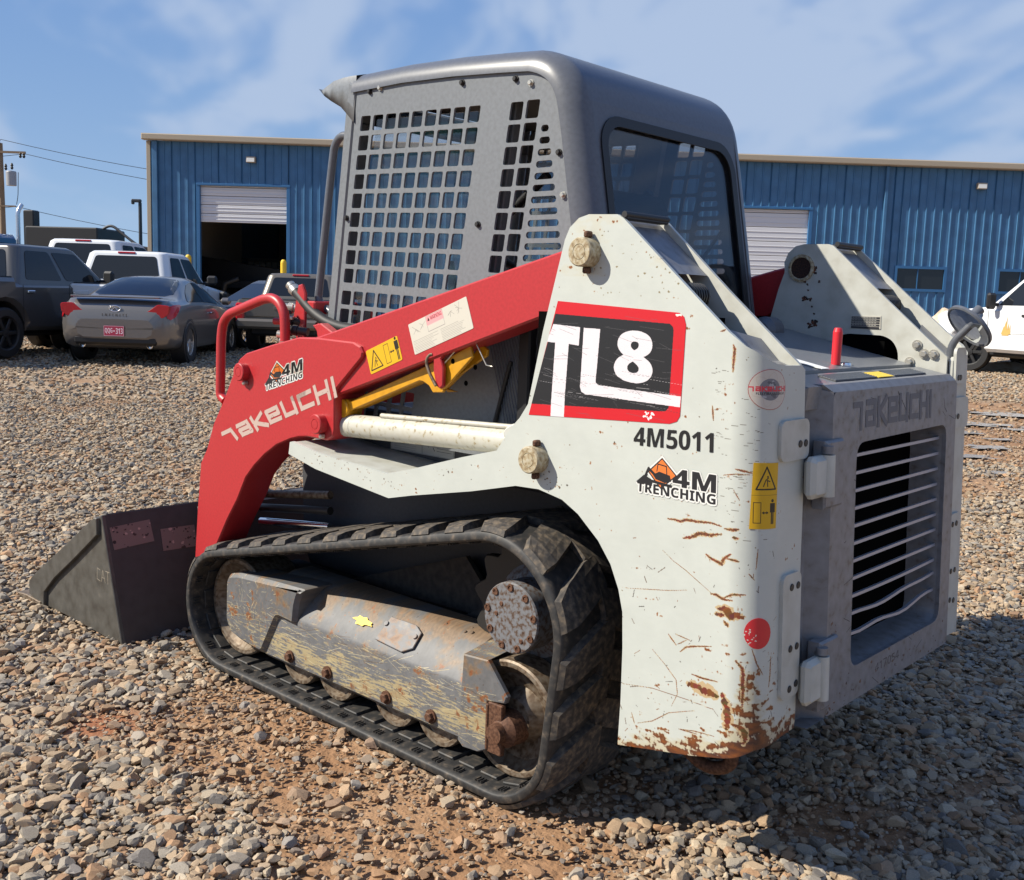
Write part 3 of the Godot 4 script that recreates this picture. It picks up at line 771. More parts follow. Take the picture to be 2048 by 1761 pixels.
	for k in 3: 
		var e := PackedVector2Array()
		for i in 40:
			var a := TAU * i / 40
			var v := Vector2(cos(a) * 0.05, sin(a) * 0.017).rotated(PI * k / 3 + 0.3)
			e.append(gc + v * Vector2(1, 0.86))
		G.line(e, 0.0008, c8(176, 160, 140), true)
	G.disc(gc, 0.031, 0.027, c8(112, 112, 118))
	for k in 14: G.blot(g, gc + Vector2(g.randf_range(-0.02, 0.02), g.randf_range(-0.018, 0.018)), 0.006, [c8(150, 150, 154), c8(84, 84, 92)][g.randi() % 2])
	brand(G, pv([0.968, 1.339, 1.078, 1.339, 1.078, 1.328, 0.968, 1.328]), c8(196, 40, 58), 0.30)
	G.text("FLEET MANAGEMENT", pv([0.984, 1.325, 1.074, 1.325, 1.074, 1.319, 0.984, 1.319]), c8(30, 30, 34))
	skin_decal("globe_sticker", gl, G, T0)
	# bolted hinge plates on the bent rear edge
	for hp in [[1.052, 1.150, 1.20, 1.253, [[1.15, 1.19], [1.18, 1.19]]], [1.078, 0.53, 1.176, 0.858, [[1.123, 0.822], [1.158, 0.822], [1.123, 0.66], [1.158, 0.66], [1.123, 0.553], [1.158, 0.56]]]]:
		mb2_plate(T0, hp, 1.0)
	for hp in [[1.052, 1.150, 1.20, 1.253, [[1.15, 1.19], [1.18, 1.19]]], [1.078, 0.53, 1.176, 0.858, [[1.123, 0.822], [1.158, 0.822], [1.123, 0.66], [1.158, 0.66], [1.123, 0.553], [1.158, 0.56]]], [1.09, 1.30, 1.186, 1.42, [[1.14, 1.32], [1.16, 1.32]]]]:
		mb2_plate(towers[1], hp, -1.0)
	build_right_details(L)

func mb2_plate(T: Node, hp: Array, side: float) -> void:
	var mb := MB.new(); mb.xf = Transform3D(Basis.from_scale(Vector3(1, 1, side)), Vector3.ZERO)
	skin(mb, rrect(hp[0], hp[1], hp[2], hp[3], 0.02), -0.010, 0.0)
	var o := put("hinge_plate", mb, mats.white_paint, T)
	for h in hp[4]:
		var q := tower_point(h[0], h[1], -0.0105)
		var b := MB.new(); b.xf = Transform3D(Basis.from_scale(Vector3(1, 1, side)), Vector3.ZERO) * Transform3D(face(q[1]), q[0])
		b.lathe(Vector3.ZERO, [Vector2(0.010, 0), Vector2(0.009, 0.002), Vector2(0, 0.002)], 12)
		put("plug", b, mats.bolt_dark, o)

# the trenching firm's mark: tractor on an orange diamond, 4M and TRENCHING
func logo(P: Pic, at: Vector2, s: Vector2, skew := 0.0) -> void:
	var f := func(x: float, y: float) -> Vector2: return at + Vector2(x * s.x, y * s.y + x * skew)
	var q := func(a: Array) -> PackedVector2Array:
		var o := PackedVector2Array()
		for i in range(0, a.size(), 2): o.append(f.call(a[i], a[i + 1]))
		return o
	var W := c8(206, 206, 202); var K := c8(30, 30, 34)
	# white border
	P.text("4M", q.call([0.48, 0.74, 1.0, 0.74, 1.0, 0.33, 0.48, 0.33]), W, true, s.x * 0.02)
	P.text("TRENCHING", q.call([0.02, 0.29, 1.0, 0.29, 1.0, 0.05, 0.02, 0.05]), W, true, s.x * 0.02)
	P.poly(q.call([0.33, 1.03, 0.56, 0.58, 0.33, 0.13, 0.12, 0.58]), W)
	P.poly(q.call([0.33, 0.97, 0.53, 0.58, 0.33, 0.19, 0.15, 0.58]), K)
	P.poly(q.call([0.33, 0.93, 0.51, 0.58, 0.33, 0.23, 0.17, 0.58]), c8(206, 110, 48))
	# machine: body, canopy, boom and bucket
	P.poly(q.call([0.22, 0.52, 0.30, 0.62, 0.44, 0.56, 0.46, 0.42, 0.38, 0.36, 0.26, 0.42]), K)
	P.line(q.call([0.27, 0.62, 0.28, 0.80, 0.39, 0.77, 0.40, 0.58]), s.x * 0.012, K)
	P.line(q.call([0.26, 0.5, 0.16, 0.66, 0.11, 0.4]), s.x * 0.03, K)
	P.poly(q.call([0.0, 0.28, 0.1, 0.48, 0.2, 0.40, 0.22, 0.24]), K)
	P.line(q.call([0.2, 0.36, 0.46, 0.3]), s.x * 0.03, K)
	P.text("4M", q.call([0.48, 0.74, 1.0, 0.74, 1.0, 0.33, 0.48, 0.33]), K, true, s.x * 0.004)
	P.text("TRENCHING", q.call([0.02, 0.29, 1.0, 0.29, 1.0, 0.05, 0.02, 0.05]), K, true, s.x * 0.002)

# triangle sign and keep-away figure
func warning(P: Pic, a: Vector2, ra: float, b: Vector2, rb: float, split: bool) -> void:
	var K := c8(34, 30, 22)
	P.line(PackedVector2Array([a + Vector2(0, ra), a + Vector2(ra * 0.92, -ra * 0.85), a + Vector2(-ra * 0.92, -ra * 0.85)]), ra * 0.13, K, true)
	P.line(PackedVector2Array([a + Vector2(-ra * 0.3, -ra * 0.6), a + Vector2(-ra * 0.1, -ra * 0.1), a + Vector2(ra * 0.15, ra * 0.1)]), ra * 0.09, K)
	P.line(PackedVector2Array([a + Vector2(ra * 0.1, -ra * 0.6), a + Vector2(ra * 0.05, -ra * 0.1), a + Vector2(ra * 0.3, -ra * 0.2)]), ra * 0.09, K)
	P.disc(a + Vector2(ra * 0.1, ra * 0.2), ra * 0.08, ra * 0.08, K)
	P.line(PackedVector2Array([b + Vector2(-rb * 0.95, -rb * 0.8), b + Vector2(-rb * 0.95, rb * 0.8), b + Vector2(-rb * 0.35, rb * 0.8), b + Vector2(-rb * 0.35, -rb * 0.8)]), rb * 0.05, K, true)
	P.line(PackedVector2Array([b + Vector2(-rb * 0.22, 0), b + Vector2(rb * 0.25, 0)]), rb * 0.1, K)
	P.poly(PackedVector2Array([b + Vector2(-rb * 0.28, 0), b + Vector2(-rb * 0.08, rb * 0.13), b + Vector2(-rb * 0.08, -rb * 0.13)]), K)
	P.poly(PackedVector2Array([b + Vector2(rb * 0.3, 0), b + Vector2(rb * 0.12, rb * 0.13), b + Vector2(rb * 0.12, -rb * 0.13)]), K)
	var m := b + Vector2(rb * 0.68, 0)
	P.disc(m + Vector2(0, rb * 0.92), rb * 0.13, rb * 0.13, K)
	P.poly(PackedVector2Array([m + Vector2(-rb * 0.25, rb * 0.74), m + Vector2(rb * 0.25, rb * 0.74), m + Vector2(rb * 0.25, rb * 0.0), m + Vector2(-rb * 0.25, rb * 0.0)]), K)
	P.poly(PackedVector2Array([m + Vector2(-rb * 0.14, rb * 0.1), m + Vector2(-rb * 0.02, rb * 0.1), m + Vector2(-rb * 0.02, -rb * 0.92), m + Vector2(-rb * 0.14, -rb * 0.92)]), K)
	P.poly(PackedVector2Array([m + Vector2(rb * 0.02, rb * 0.1), m + Vector2(rb * 0.14, rb * 0.1), m + Vector2(rb * 0.14, -rb * 0.92), m + Vector2(rb * 0.02, -rb * 0.92)]), K)
	if split: P.line(PackedVector2Array([Vector2(P.r.position.x, (a.y - ra + b.y + rb) / 2 + ra * 0.03), Vector2(P.r.end.x, (a.y - ra + b.y + rb) / 2 + ra * 0.03)]), ra * 0.03, K)

# maker's name in its squared letters; q is TL, TR, BR, BL and th the stroke share of the height
func brand_strokes() -> Array:
	# letters as thick strokes on a 0..1 by 0..1 cell each: [x offset, width, strokes]
	return [[0.0, 0.9, [[0.0, 0.86, 0.62, 0.86], [0.62, 0.86, 0.62, 0.0]]],
		[1.0, 0.8, [[0.1, 0.9, 0.8, 0.9], [0.8, 0.9, 0.8, 0.1], [0.8, 0.1, 0.1, 0.1], [0.1, 0.1, 0.1, 0.5], [0.1, 0.5, 0.8, 0.5]]],
		[2.05, 0.9, [[0.1, 1.0, 0.1, 0.0], [0.15, 0.5, 0.8, 1.0], [0.2, 0.5, 0.85, 0.0]]],
		[3.05, 0.8, [[0.8, 0.1, 0.1, 0.1], [0.1, 0.1, 0.1, 0.9], [0.1, 0.9, 0.8, 0.9], [0.8, 0.9, 0.8, 0.5], [0.8, 0.5, 0.1, 0.5]]],
		[4.1, 0.9, [[0.1, 1.0, 0.1, 0.1], [0.1, 0.1, 0.8, 0.1], [0.8, 0.0, 0.8, 1.0]]],
		[5.15, 0.9, [[0.85, 0.9, 0.1, 0.9], [0.1, 0.9, 0.1, 0.1], [0.1, 0.1, 0.85, 0.1]]],
		[6.2, 0.9, [[0.1, 1.0, 0.1, 0.0], [0.8, 1.0, 0.8, 0.0], [0.1, 0.5, 0.8, 0.5]]],
		[7.25, 0.3, [[0.1, 1.0, 0.1, 0.0]]]]
func brand_polys(q: PackedVector2Array, th: float) -> Array:
	var out := []
	var H := q[0].distance_to(q[3])
	for L in brand_strokes():
		for s in L[2]:
			var P := []
			for e in 2:
				var u: float = (L[0] + s[e * 2]) / 7.45; var w: float = 1.0 - s[e * 2 + 1]
				P.append(q[0].lerp(q[1], u).lerp(q[3].lerp(q[2], u), w))
			var d: Vector2 = (P[1] - P[0]).normalized()
			var o := Vector2(-d.y, d.x) * H * th * 0.5
			var ex: Vector2 = d * H * th * 0.42
			out.append(PackedVector2Array([P[0] + o - ex, P[1] + o + ex, P[1] - o + ex, P[0] - o - ex]))
	return out
func brand(P: Pic, q: PackedVector2Array, c: Color, th: float) -> void:
	for p in brand_polys(q, th): P.poly(p, c)

func build_right_details(L: Node3D) -> void:
	var T: Node3D = towers[1]
	# rating plate
	var np := pv([0.628, 1.513, 0.738, 1.515, 0.741, 1.469, 0.628, 1.469])
	var P := Pic.new(bbox(np), 2200, c8(176, 172, 160))
	for r in 5: P.poly(pv([0.633, 1.511 - r * 0.0085, 0.735, 1.511 - r * 0.0085, 0.736, 1.504 - r * 0.0085, 0.633, 1.504 - r * 0.0085]), c8(44, 44, 48))
	for r in 4: for k in 9: P.poly(pv([0.636 + k * 0.010, 1.509 - r * 0.0085, 0.643 + k * 0.010, 1.509 - r * 0.0085, 0.643 + k * 0.010, 1.507 - r * 0.0085, 0.636 + k * 0.010, 1.507 - r * 0.0085]), c8(170, 168, 160))
	var mb := MB.new()
	mb.extr(np, -0.521, -0.5185, 0.0008)
	put("rating_plate", mb, pic_mat(P, 0.3), T)
	var hb := hexbolt(0.011, 0.014, 0.017)
	for p in [[0.871, 1.423], [0.897, 1.394], [0.929, 1.394], [0.85, 1.364]]:
		inst("bolt", hb, mats.zinc, T, Transform3D(Basis(), Vector3(p[0], p[1], -0.521)))
	# rusty bore of the pivot, and rust marks
	mb = MB.new()
	mb.lathe(Vector3(0.428, 1.678, -0.521), [Vector2(0.05, 0.0), Vector2(0.05, 0.006), Vector2(0.041, 0.008), Vector2(0.038, 0.006)], 24)
	put("pivot_ring", mb, mats.worn_white, T)
	mb = MB.new()
	mb.lathe(Vector3(0.428, 1.678, -0.521), [Vector2(0.040, 0.004), Vector2(0.022, 0.003), Vector2(0.0, 0.002)], 16)
	put("pivot_pin", mb, mats.rust_dark, T)
	var g := RandomNumberGenerator.new(); g.seed = 5
	var area := rect(0.36, 1.42, 0.62, 1.74)
	var R := Pic.new(bbox(area), 900, Color(0, 0, 0, 0))
	for c in [[0.475, 1.672, 0.018], [0.468, 1.685, 0.01], [0.46, 1.60, 0.004], [0.45, 1.57, 0.011], [0.47, 1.565, 0.007], [0.48, 1.54, 0.004], [0.49, 1.515, 0.004], [0.495, 1.48, 0.014], [0.478, 1.47, 0.011], [0.445, 1.63, 0.006], [0.455, 1.62, 0.004], [0.50, 1.63, 0.005]]:
		for k in 14: R.blot(g, Vector2(c[0], c[1]) + Vector2(g.randf_range(-1, 1), g.randf_range(-1, 1)) * c[2] * 0.8, c[2] * g.randf_range(0.2, 0.6), [c8(74, 44, 30), c8(104, 58, 36), c8(50, 34, 28)][g.randi() % 3])
	mb = MB.new()
	mb.extr(area, -0.5206, -0.5200, 0.0)
	put("rust_marks", mb, pic_mat(R, 0.7), T)
	# round mirror on its bent arm
	var M := Node3D.new(); M.name = "mirror"; L.add_child(M, true)
	mb = MB.new()
	mb.tube(bend(PackedVector3Array([Vector3(0.955, 1.36, -0.60), Vector3(0.955, 1.43, -0.60), Vector3(1.03, 1.515, -0.60), Vector3(1.025, 1.53, -0.64)]), 0.03), 0.0125, 10)
	put("mirror_arm", mb, mats.cab_plastic, M)
	var c := Vector3(1.005, 1.492, -0.612)
	var d := Vector3(-0.43, -0.66, 0.60).normalized()
	mb = MB.new(); mb.xf = Transform3D(face(d), c)
	mb.lathe(Vector3.ZERO, [Vector2(0.0, -0.03), Vector2(0.05, -0.026), Vector2(0.086, -0.006), Vector2(0.088, 0.004), Vector2(0.083, 0.008), Vector2(0.076, 0.004)], 32)
	mb.lathe(Vector3(0.0, 0.02, -0.045), [Vector2(0.0, -0.02), Vector2(0.017, -0.02), Vector2(0.017, 0.02)], 12)
	put("mirror_shell", mb, mats.cab_plastic, M)
	mb = MB.new(); mb.xf = Transform3D(face(d), c)
	mb.lathe(Vector3.ZERO, [Vector2(0.077, 0.0045), Vector2(0.05, 0.008), Vector2(0.025, 0.0098), Vector2(0.0, 0.0104)], 32)
	put("mirror_glass", mb, mats.mirror, M)

func build_arms(L: Node3D) -> void:
	for side in [1.0, -1.0]:
		var A := Node3D.new(); A.name = "lift_arm"; L.add_child(A, true)
		var flip := Transform3D(Basis.from_scale(Vector3(1, 1, side)), Vector3.ZERO)
		var mb := MB.new(); mb.xf = flip
		mb.extr(pv([-0.95, 1.345, -0.62, 1.432, 0.303, 1.676, 0.46, 1.71, 0.47, 1.62, 0.268, 1.495, -0.74, 1.165, -0.95, 1.165]), 0.575, 0.69, 0.006)
		put("arm_tube", mb, mats.red_paint, A)
		mb = MB.new(); mb.xf = flip
		mb.extr(pv([-1.348,1.234,-1.324,1.263,-1.277,1.289,-1.106,1.331,-0.935,1.368,-0.813,1.371,-0.62,1.366,-0.583,1.353,-0.569,1.333,-0.573,1.315,-0.712,1.195,-0.721,1.157,-0.72,1.047,-0.729,1.021,-0.768,1.003,-0.819,1.004,-0.88,1.004,-0.932,0.997,-0.985,0.983,-1.072,0.95,-1.151,0.903,-1.22,0.851,-1.279,0.795,-1.34,0.696,-1.415,0.599,-1.492,0.484,-1.572,0.359,-1.68,0.337,-1.665,0.393,-1.641,0.612,-1.612,0.813,-1.565,0.877,-1.512,0.989,-1.435,1.094]), 0.562, 0.703, 0.005)
		put("arm_knee", mb, mats.red_paint, A)
		for p in [[-1.282, 1.216, 0.035], [-0.793, 1.062, 0.036]]:
			mb = MB.new(); mb.xf = flip
			mb.lathe(Vector3(p[0], p[1], 0.70), [Vector2(p[2], 0), Vector2(p[2], 0.032), Vector2(p[2] - 0.003, 0.035), Vector2(0.019, 0.035), Vector2(0.018, 0.031), Vector2(0.017, 0.035), Vector2(0, 0.0352)], 28)
			var pn := put("pivot_pin", mb, mats.red_paint, A)
			mb = MB.new(); mb.xf = flip
			mb.box(Vector3(p[0] + 0.015, p[1] - 0.043, 0.713), Vector3(0.016, 0.016, 0.024), 0.004)
			put("keeper_bolt", mb, mats.zinc, pn)
		# white lift cylinder
		mb = MB.new(); mb.xf = flip * Transform3D(face(Vector3(0.835, 0.035, 0.0)), Vector3(-0.745, 1.058, 0.637))
		mb.lathe(Vector3.ZERO, [Vector2(0.0, -0.006), Vector2(0.035, -0.006), Vector2(0.0415, 0.0), Vector2(0.0415, 0.07), Vector2(0.0405, 0.071), Vector2(0.0405, 0.074), Vector2(0.0415, 0.075), Vector2(0.0415, 1.02)], 28)
		mb.tube(PackedVector3Array([Vector3(-0.01, 0.047, 0.22), Vector3(-0.012, 0.047, 1.0)]), 0.009, 8)
		put("lift_cylinder", mb, mats.cyl_white, A)
		mb = MB.new(); mb.xf = flip * Transform3D(face(Vector3(0.835, 0.035, 0.0)), Vector3(-0.79, 1.056, 0.637))
		mb.lathe(Vector3.ZERO, [Vector2(0.022, -0.01), Vector2(0.022, 0.06)], 16)
		put("cylinder_rod", mb, mats.chrome, A)
	var A0: Node3D = L.get_node("lift_arm")
	# weld fillet where the cylinder meets the tower
	var mb := MB.new()
	mb.extr(rounded(pv([0.132,1.13,0.141,1.147,0.16,1.161,0.192,1.171,0.216,1.173,0.197,1.147,0.169,1.131,0.145,1.116]), 0.01, 2), 0.70, 0.744, 0.006)
	put("cylinder_lug", mb, mats.white_paint, A0)
	# yellow arm lock hung under the arm
	var K := Node3D.new(); K.name = "arm_lock"; L.add_child(K, true)
	mb = MB.new()
	mb.extr(pv([-0.764,1.139,-0.729,1.154,-0.703,1.157,-0.688,1.15,-0.286,1.307,-0.262,1.319,-0.257,1.316,-0.223,1.305,-0.206,1.229,-0.213,1.222,-0.259,1.218,-0.279,1.24,-0.307,1.251,-0.324,1.252,-0.673,1.122,-0.758,1.091]), 0.648, 0.66, 0.003)
	mb.extr(pv([-0.69, 1.149, -0.286, 1.307, -0.324, 1.252, -0.673, 1.122]), 0.60, 0.645, 0.003)
	mb.lathe(Vector3(-0.722, 1.122, 0.60), [Vector2(0, 0), Vector2(0.034, 0.0), Vector2(0.034, 0.066), Vector2(0.03, 0.069), Vector2(0, 0.069)], 18)
	put("lock_bar", mb, mats.yellow_paint, K)
	mb = MB.new()
	mb.extr(pv([-0.24, 1.313, -0.205, 1.331, -0.09, 1.382, -0.077, 1.347, -0.201, 1.236, -0.222, 1.23]), 0.649, 0.662, 0.003)
	put("lock_plate", mb, mats.yellow_paint, K)
	mb = MB.new()
	mb.extr(pv([-0.248,1.23,-0.178,1.286,-0.071,1.349,-0.068,1.369,-0.098,1.386,-0.138,1.345,-0.258,1.225,-0.248,1.218,-0.204,1.223]), 0.592, 0.604, 0.003)
	put("lock_plate", mb, mats.yellow_paint, K)
	for p in [[-0.165, 1.328, 0.6625], [-0.16, 1.255, 0.6045], [-0.12, 1.31, 0.6045]]:
		mb = MB.new()
		mb.lathe(Vector3(p[0], p[1], p[2]), [Vector2(0.009, 0), Vector2(0.0, 0.0005)], 12)
		put("hole", mb, mats.dark_void, K)
	mb = MB.new()
	mb.extr(pv([-0.235,1.366,-0.142,1.402,-0.137,1.392,-0.18,1.357,-0.2,1.333,-0.188,1.307,-0.188,1.248,-0.202,1.237,-0.219,1.245,-0.233,1.291]), 0.668, 0.684, 0.003)
	put("lock_hanger", mb, mats.red_paint, A0)
	mb = MB.new()
	mb.tube(bend(v3(pv([-0.232,1.346,-0.244,1.345,-0.258,1.333,-0.262,1.316,-0.246,1.284,-0.214,1.246]), 0.688), 0.02), 0.0055, 8)
	put("lock_handle", mb, mats.worn_steel, K)
	mb = MB.new()
	mb.xf = Transform3D(face(Vector3(0.9, 0.12, -0.4)), Vector3(-0.155, 1.395, 0.672))
	mb.lathe(Vector3.ZERO, [Vector2(0, -0.012), Vector2(0.009, -0.012), Vector2(0.009, 0.004), Vector2(0.016, 0.006), Vector2(0.016, 0.07), Vector2(0, 0.07)], 14)
	put("lock_pin", mb, mats.worn_steel, K)
	mb = MB.new()
	mb.tube(bend(PackedVector3Array([Vector3(-0.20, 1.315, 0.67), Vector3(-0.135, 1.372, 0.672), Vector3(-0.08, 1.392, 0.668)]), 0.02), 0.0022, 6)
	mb.tube(PackedVector3Array([Vector3(-0.08, 1.392, 0.668), Vector3(-0.06, 1.395, 0.668), Vector3(-0.018, 1.325, 0.66), Vector3(0.008, 1.322, 0.66)]), 0.0025, 6)
	put("retaining_wire", mb, mats.zinc, K)
	# prints
	var g := RandomNumberGenerator.new(); g.seed = 31
	var br := pv([-1.462,0.977,-0.715,1.255,-0.704,1.174,-1.396,0.925])
	var P := Pic.new(bbox(br, 0.02), 1100, Color(0, 0, 0, 0))
	brand(P, PackedVector2Array([br[0] + Vector2(0.01, -0.02), br[1] + Vector2(-0.01, -0.02), br[2], br[3]]), c8(178, 156, 146), 0.27)
	for k in 240:
		var p := Vector2(g.randf_range(-1.46, -0.7), g.randf_range(0.92, 1.25))
		P.blot(g, p, g.randf_range(0.0008, 0.003), Color(0, 0, 0, 0))
	decal("maker_lettering", rect(P.r.position.x, P.r.position.y, P.r.end.x, P.r.end.y), 0.7032, P, A0)
	var lo := Pic.new(Rect2(-1.16, 1.13, 0.27, 0.2), 1600, Color(0, 0, 0, 0))
	logo(lo, Vector2(-1.148, 1.148), Vector2(0.238, 0.10), 0.068)
	decal("company_sticker", rect(-1.16, 1.13, -0.89, 1.33), 0.7032, lo, A0)
	var ye := pv([-0.568,1.339,-0.407,1.401,-0.372,1.322,-0.533,1.255])
	var Y := Pic.new(Rect2(-0.09, -0.05, 0.18, 0.10), 1600, c8(204, 160, 18))
	warning(Y, Vector2(-0.046, -0.002), 0.034, Vector2(0.045, 0.0), 0.04, false)
	mb = MB.new()
	mb.xf = Transform3D(Basis(Vector3.BACK, 0.366), Vector3(-0.470, 1.329, 0.690))
	mb.extr(rrect(-0.086, -0.042, 0.086, 0.042, 0.006), 0.0, 0.0012, 0.0)
	put("warning_sticker", mb, pic_mat(Y, 0.4), A0)
	var W := Pic.new(Rect2(-0.15, -0.06, 0.30, 0.12), 2000, c8(192, 187, 175))
	W.poly(rect(-0.055, 0.02, 0.025, 0.05), c8(226, 150, 152)); W.line(rect(-0.055, 0.0, 0.025, 0.05), 0.0012, c8(120, 110, 110), true)
	W.text("WARNING", pv([-0.035, 0.046, 0.02, 0.046, 0.02, 0.033, -0.035, 0.033]), c8(120, 34, 44))
	W.poly(pv([-0.05, 0.033, -0.038, 0.033, -0.044, 0.046]), c8(50, 40, 40))
	for r in 9:
		for s in 2:
			var x0 := -0.135 if s == 0 else 0.0
			W.line(PackedVector2Array([Vector2(x0, -0.01 - r * 0.0048), Vector2(x0 + g.randf_range(0.08, 0.125), -0.01 - r * 0.0048)]), 0.0014, c8(150, 146, 138))
	for c in [[-0.11, 0.025], [-0.075, 0.03], [0.06, 0.03], [0.10, 0.028]]:
		for k in 7: W.line(PackedVector2Array([Vector2(c[0], c[1]), Vector2(c[0] + g.randf_range(-0.018, 0.018), c[1] + g.randf_range(-0.02, 0.02))]), 0.0011, c8(130, 126, 120))
	mb = MB.new()
	mb.xf = Transform3D(Basis(Vector3.BACK, 0.356), Vector3(-0.199, 1.438, 0.690))
	mb.extr(rrect(-0.142, -0.052, 0.142, 0.052, 0.004), 0.0, 0.0012, 0.0)
	put("instruction_label", mb, pic_mat(W, 0.4), A0)
	# front cross tube and hydraulic couplers behind the coupler guard
	mb = MB.new()
	mb.box(Vector3(-1.2, 1.12, 0), Vector3(0.14, 0.16, 1.12), 0.015)
	put("cross_tube", mb, mats.red_paint, L)
	var H := Node3D.new(); H.name = "coupler_bracket"; L.add_child(H, true)
	mb = MB.new()
	mb.tube(bend(v3(pv([-1.537,1.075,-1.575,1.093,-1.566,1.334,-1.552,1.398,-1.508,1.434,-1.261,1.502,-1.204,1.507,-1.159,1.492,-1.126,1.453,-1.12,1.402,-1.12,1.343]), 0.63), 0.05), 0.0195, 12)
	put("guard_tube", mb, mats.red_paint, H)
	mb = MB.new()
	mb.extr(pv([-1.17, 1.56, -1.145, 1.565, -1.125, 1.53, -1.13, 1.33, -1.17, 1.33, -1.21, 1.40]), 0.52, 0.535, 0.004)
	mb.box(Vector3(-1.13, 1.475, 0.42), Vector3(0.12, 0.05, 0.22), 0.006)
	mb.box(Vector3(-1.02, 1.40, 0.47), Vector3(0.2, 0.035, 0.05), 0.006)
	mb.extr(pv([-0.99, 1.41, -0.94, 1.42, -0.86, 1.385, -0.90, 1.35, -0.955, 1.35, -0.965, 1.39]), 0.56, 0.60, 0.004)
	put("bracket_plate", mb, mats.red_paint, H)
	for k in 5:
		mb = MB.new()
		var q: Array = [[-1.215, 1.47, 0.53], [-1.20, 1.42, 0.545], [-1.225, 1.36, 0.54], [-1.12, 1.385, 0.58], [-1.18, 1.335, 0.56]][k]
		mb.xf = Transform3D(face(Vector3(-0.8, 0.1, 0.5)), Vector3(q[0], q[1], q[2]))
		mb.lathe(Vector3.ZERO, [Vector2(0, -0.05), Vector2(0.017, -0.05), Vector2(0.017, -0.01), Vector2(0.021, -0.008), Vector2(0.021, 0.012), Vector2(0.015, 0.014), Vector2(0.015, 0.045), Vector2(0.0, 0.046)], 14)
		put("hose_coupler", mb, [mats.zinc, mats.bolt_dark, mats.zinc, mats.bolt_dark, mats.zinc][k], H)
	for k in 6:
		mb = MB.new()
		mb.xf = Transform3D(face(Vector3(-0.8, 0.1, 0.5)), Vector3(-1.19 + 0.013 * (k % 2), 1.455 - k * 0.022, 0.565))
		mb.box(Vector3.ZERO, Vector3(0.022, 0.014, 0.03), 0.003)
		put("valve_block", mb, mats.zinc if k % 2 else mats.bolt_dark, H)
	mb = MB.new()
	mb.xf = Transform3D(face(Vector3(-1, 0.0, 0.3)), Vector3(-1.262, 1.415, 0.56))
	mb.lathe(Vector3.ZERO, [Vector2(0, -0.02), Vector2(0.014, -0.02), Vector2(0.014, 0.02), Vector2(0, 0.021)], 12)
	put("red_cap", mb, mats.red_paint, H)
	mb = MB.new()
	mb.tube(bend(v3(pv([-1.226,1.55,-1.183,1.521,-1.102,1.462,-1.007,1.421,-0.9,1.401,-0.811,1.401]), 0.52), 0.08), 0.021, 12)
	put("hydraulic_hose", mb, mats.rubber_clean, H)
	mb = MB.new()
	mb.xf = Transform3D(face(Vector3(-0.043, 0.029, 0)), Vector3(-1.225, 1.549, 0.52))
	mb.lathe(Vector3.ZERO, [Vector2(0, -0.03), Vector2(0.022, -0.03), Vector2(0.024, -0.005), Vector2(0.017, 0.0), Vector2(0.02, 0.02), Vector2(0, 0.035)], 14)
	put("hose_coupler", mb, mats.zinc, H)
	# coupler plate in front, hydraulic pipes low behind the knee
	mb = MB.new()
	mb.box(Vector3(-1.72, 0.36, 0), Vector3(0.10, 0.5, 1.12), 0.01)
	put("coupler_plate", mb, mats.frame_paint, L)
	for k in 3:
		mb = MB.new()
		mb.tube(PackedVector3Array([Vector3(-1.5, 0.55 + k * 0.06, 0.48), Vector3(-1.05, 0.60 + k * 0.065, 0.46)]), 0.017, 10)
		put("tilt_pipe", mb, [mats.chrome, mats.bolt_dark, mats.worn_steel][k], L)

func decal(called: String, o: PackedVector2Array, z: float, p: Pic, parent: Node, rough := 0.45) -> MeshInstance3D:
	var mb := MB.new()
	mb.extr(o, z, z + 0.0006, 0.0)
	return put(called, mb, pic_mat(p, rough), parent)

# ------------------------------------------------------------------ tracks
const WHEELS := [[-1.329, 0.253, 0.213], [0.168, 0.232, 0.198], [0.149, 0.551, 0.254]]
# closed belt line at a distance off the wheels, anticlockwise from the front bottom: [point, outward normal]
func belt_line(step: float) -> Array:
	var out := []
	for i in 3:
		var a: Array = WHEELS[i]; var b: Array = WHEELS[(i + 1) % 3]; var z: Array = WHEELS[(i + 2) % 3]
		var na := tangent_normal(z, a); var nb := tangent_normal(a, b)
		var c := Vector2(a[0], a[1])
		var g0 := na.angle(); var g1 := nb.angle()
		while g1 < g0: g1 += TAU
		var m := maxi(2, int(ceil((g1 - g0) * a[2] / step)))
		for k in m: 
			var g := lerpf(g0, g1, float(k) / m)
			out.append([c + Vector2(cos(g), sin(g)) * a[2], Vector2(cos(g), sin(g))])
		var p: Vector2 = c + nb * a[2]; var q: Vector2 = Vector2(b[0], b[1]) + nb * b[2]
		m = maxi(1, int(round(p.distance_to(q) / step)))
		for k in m: out.append([p.lerp(q, float(k) / m), nb])
	return out
func tangent_normal(a: Array, b: Array) -> Vector2:
	var d := Vector2(b[0] - a[0], b[1] - a[1]); var l := d.length()
	var s: float = (a[2] - b[2]) / l
	var u := d / l
	var r := Vector2(u.y, -u.x)
	return r * sqrt(1.0 - s * s) + u * s

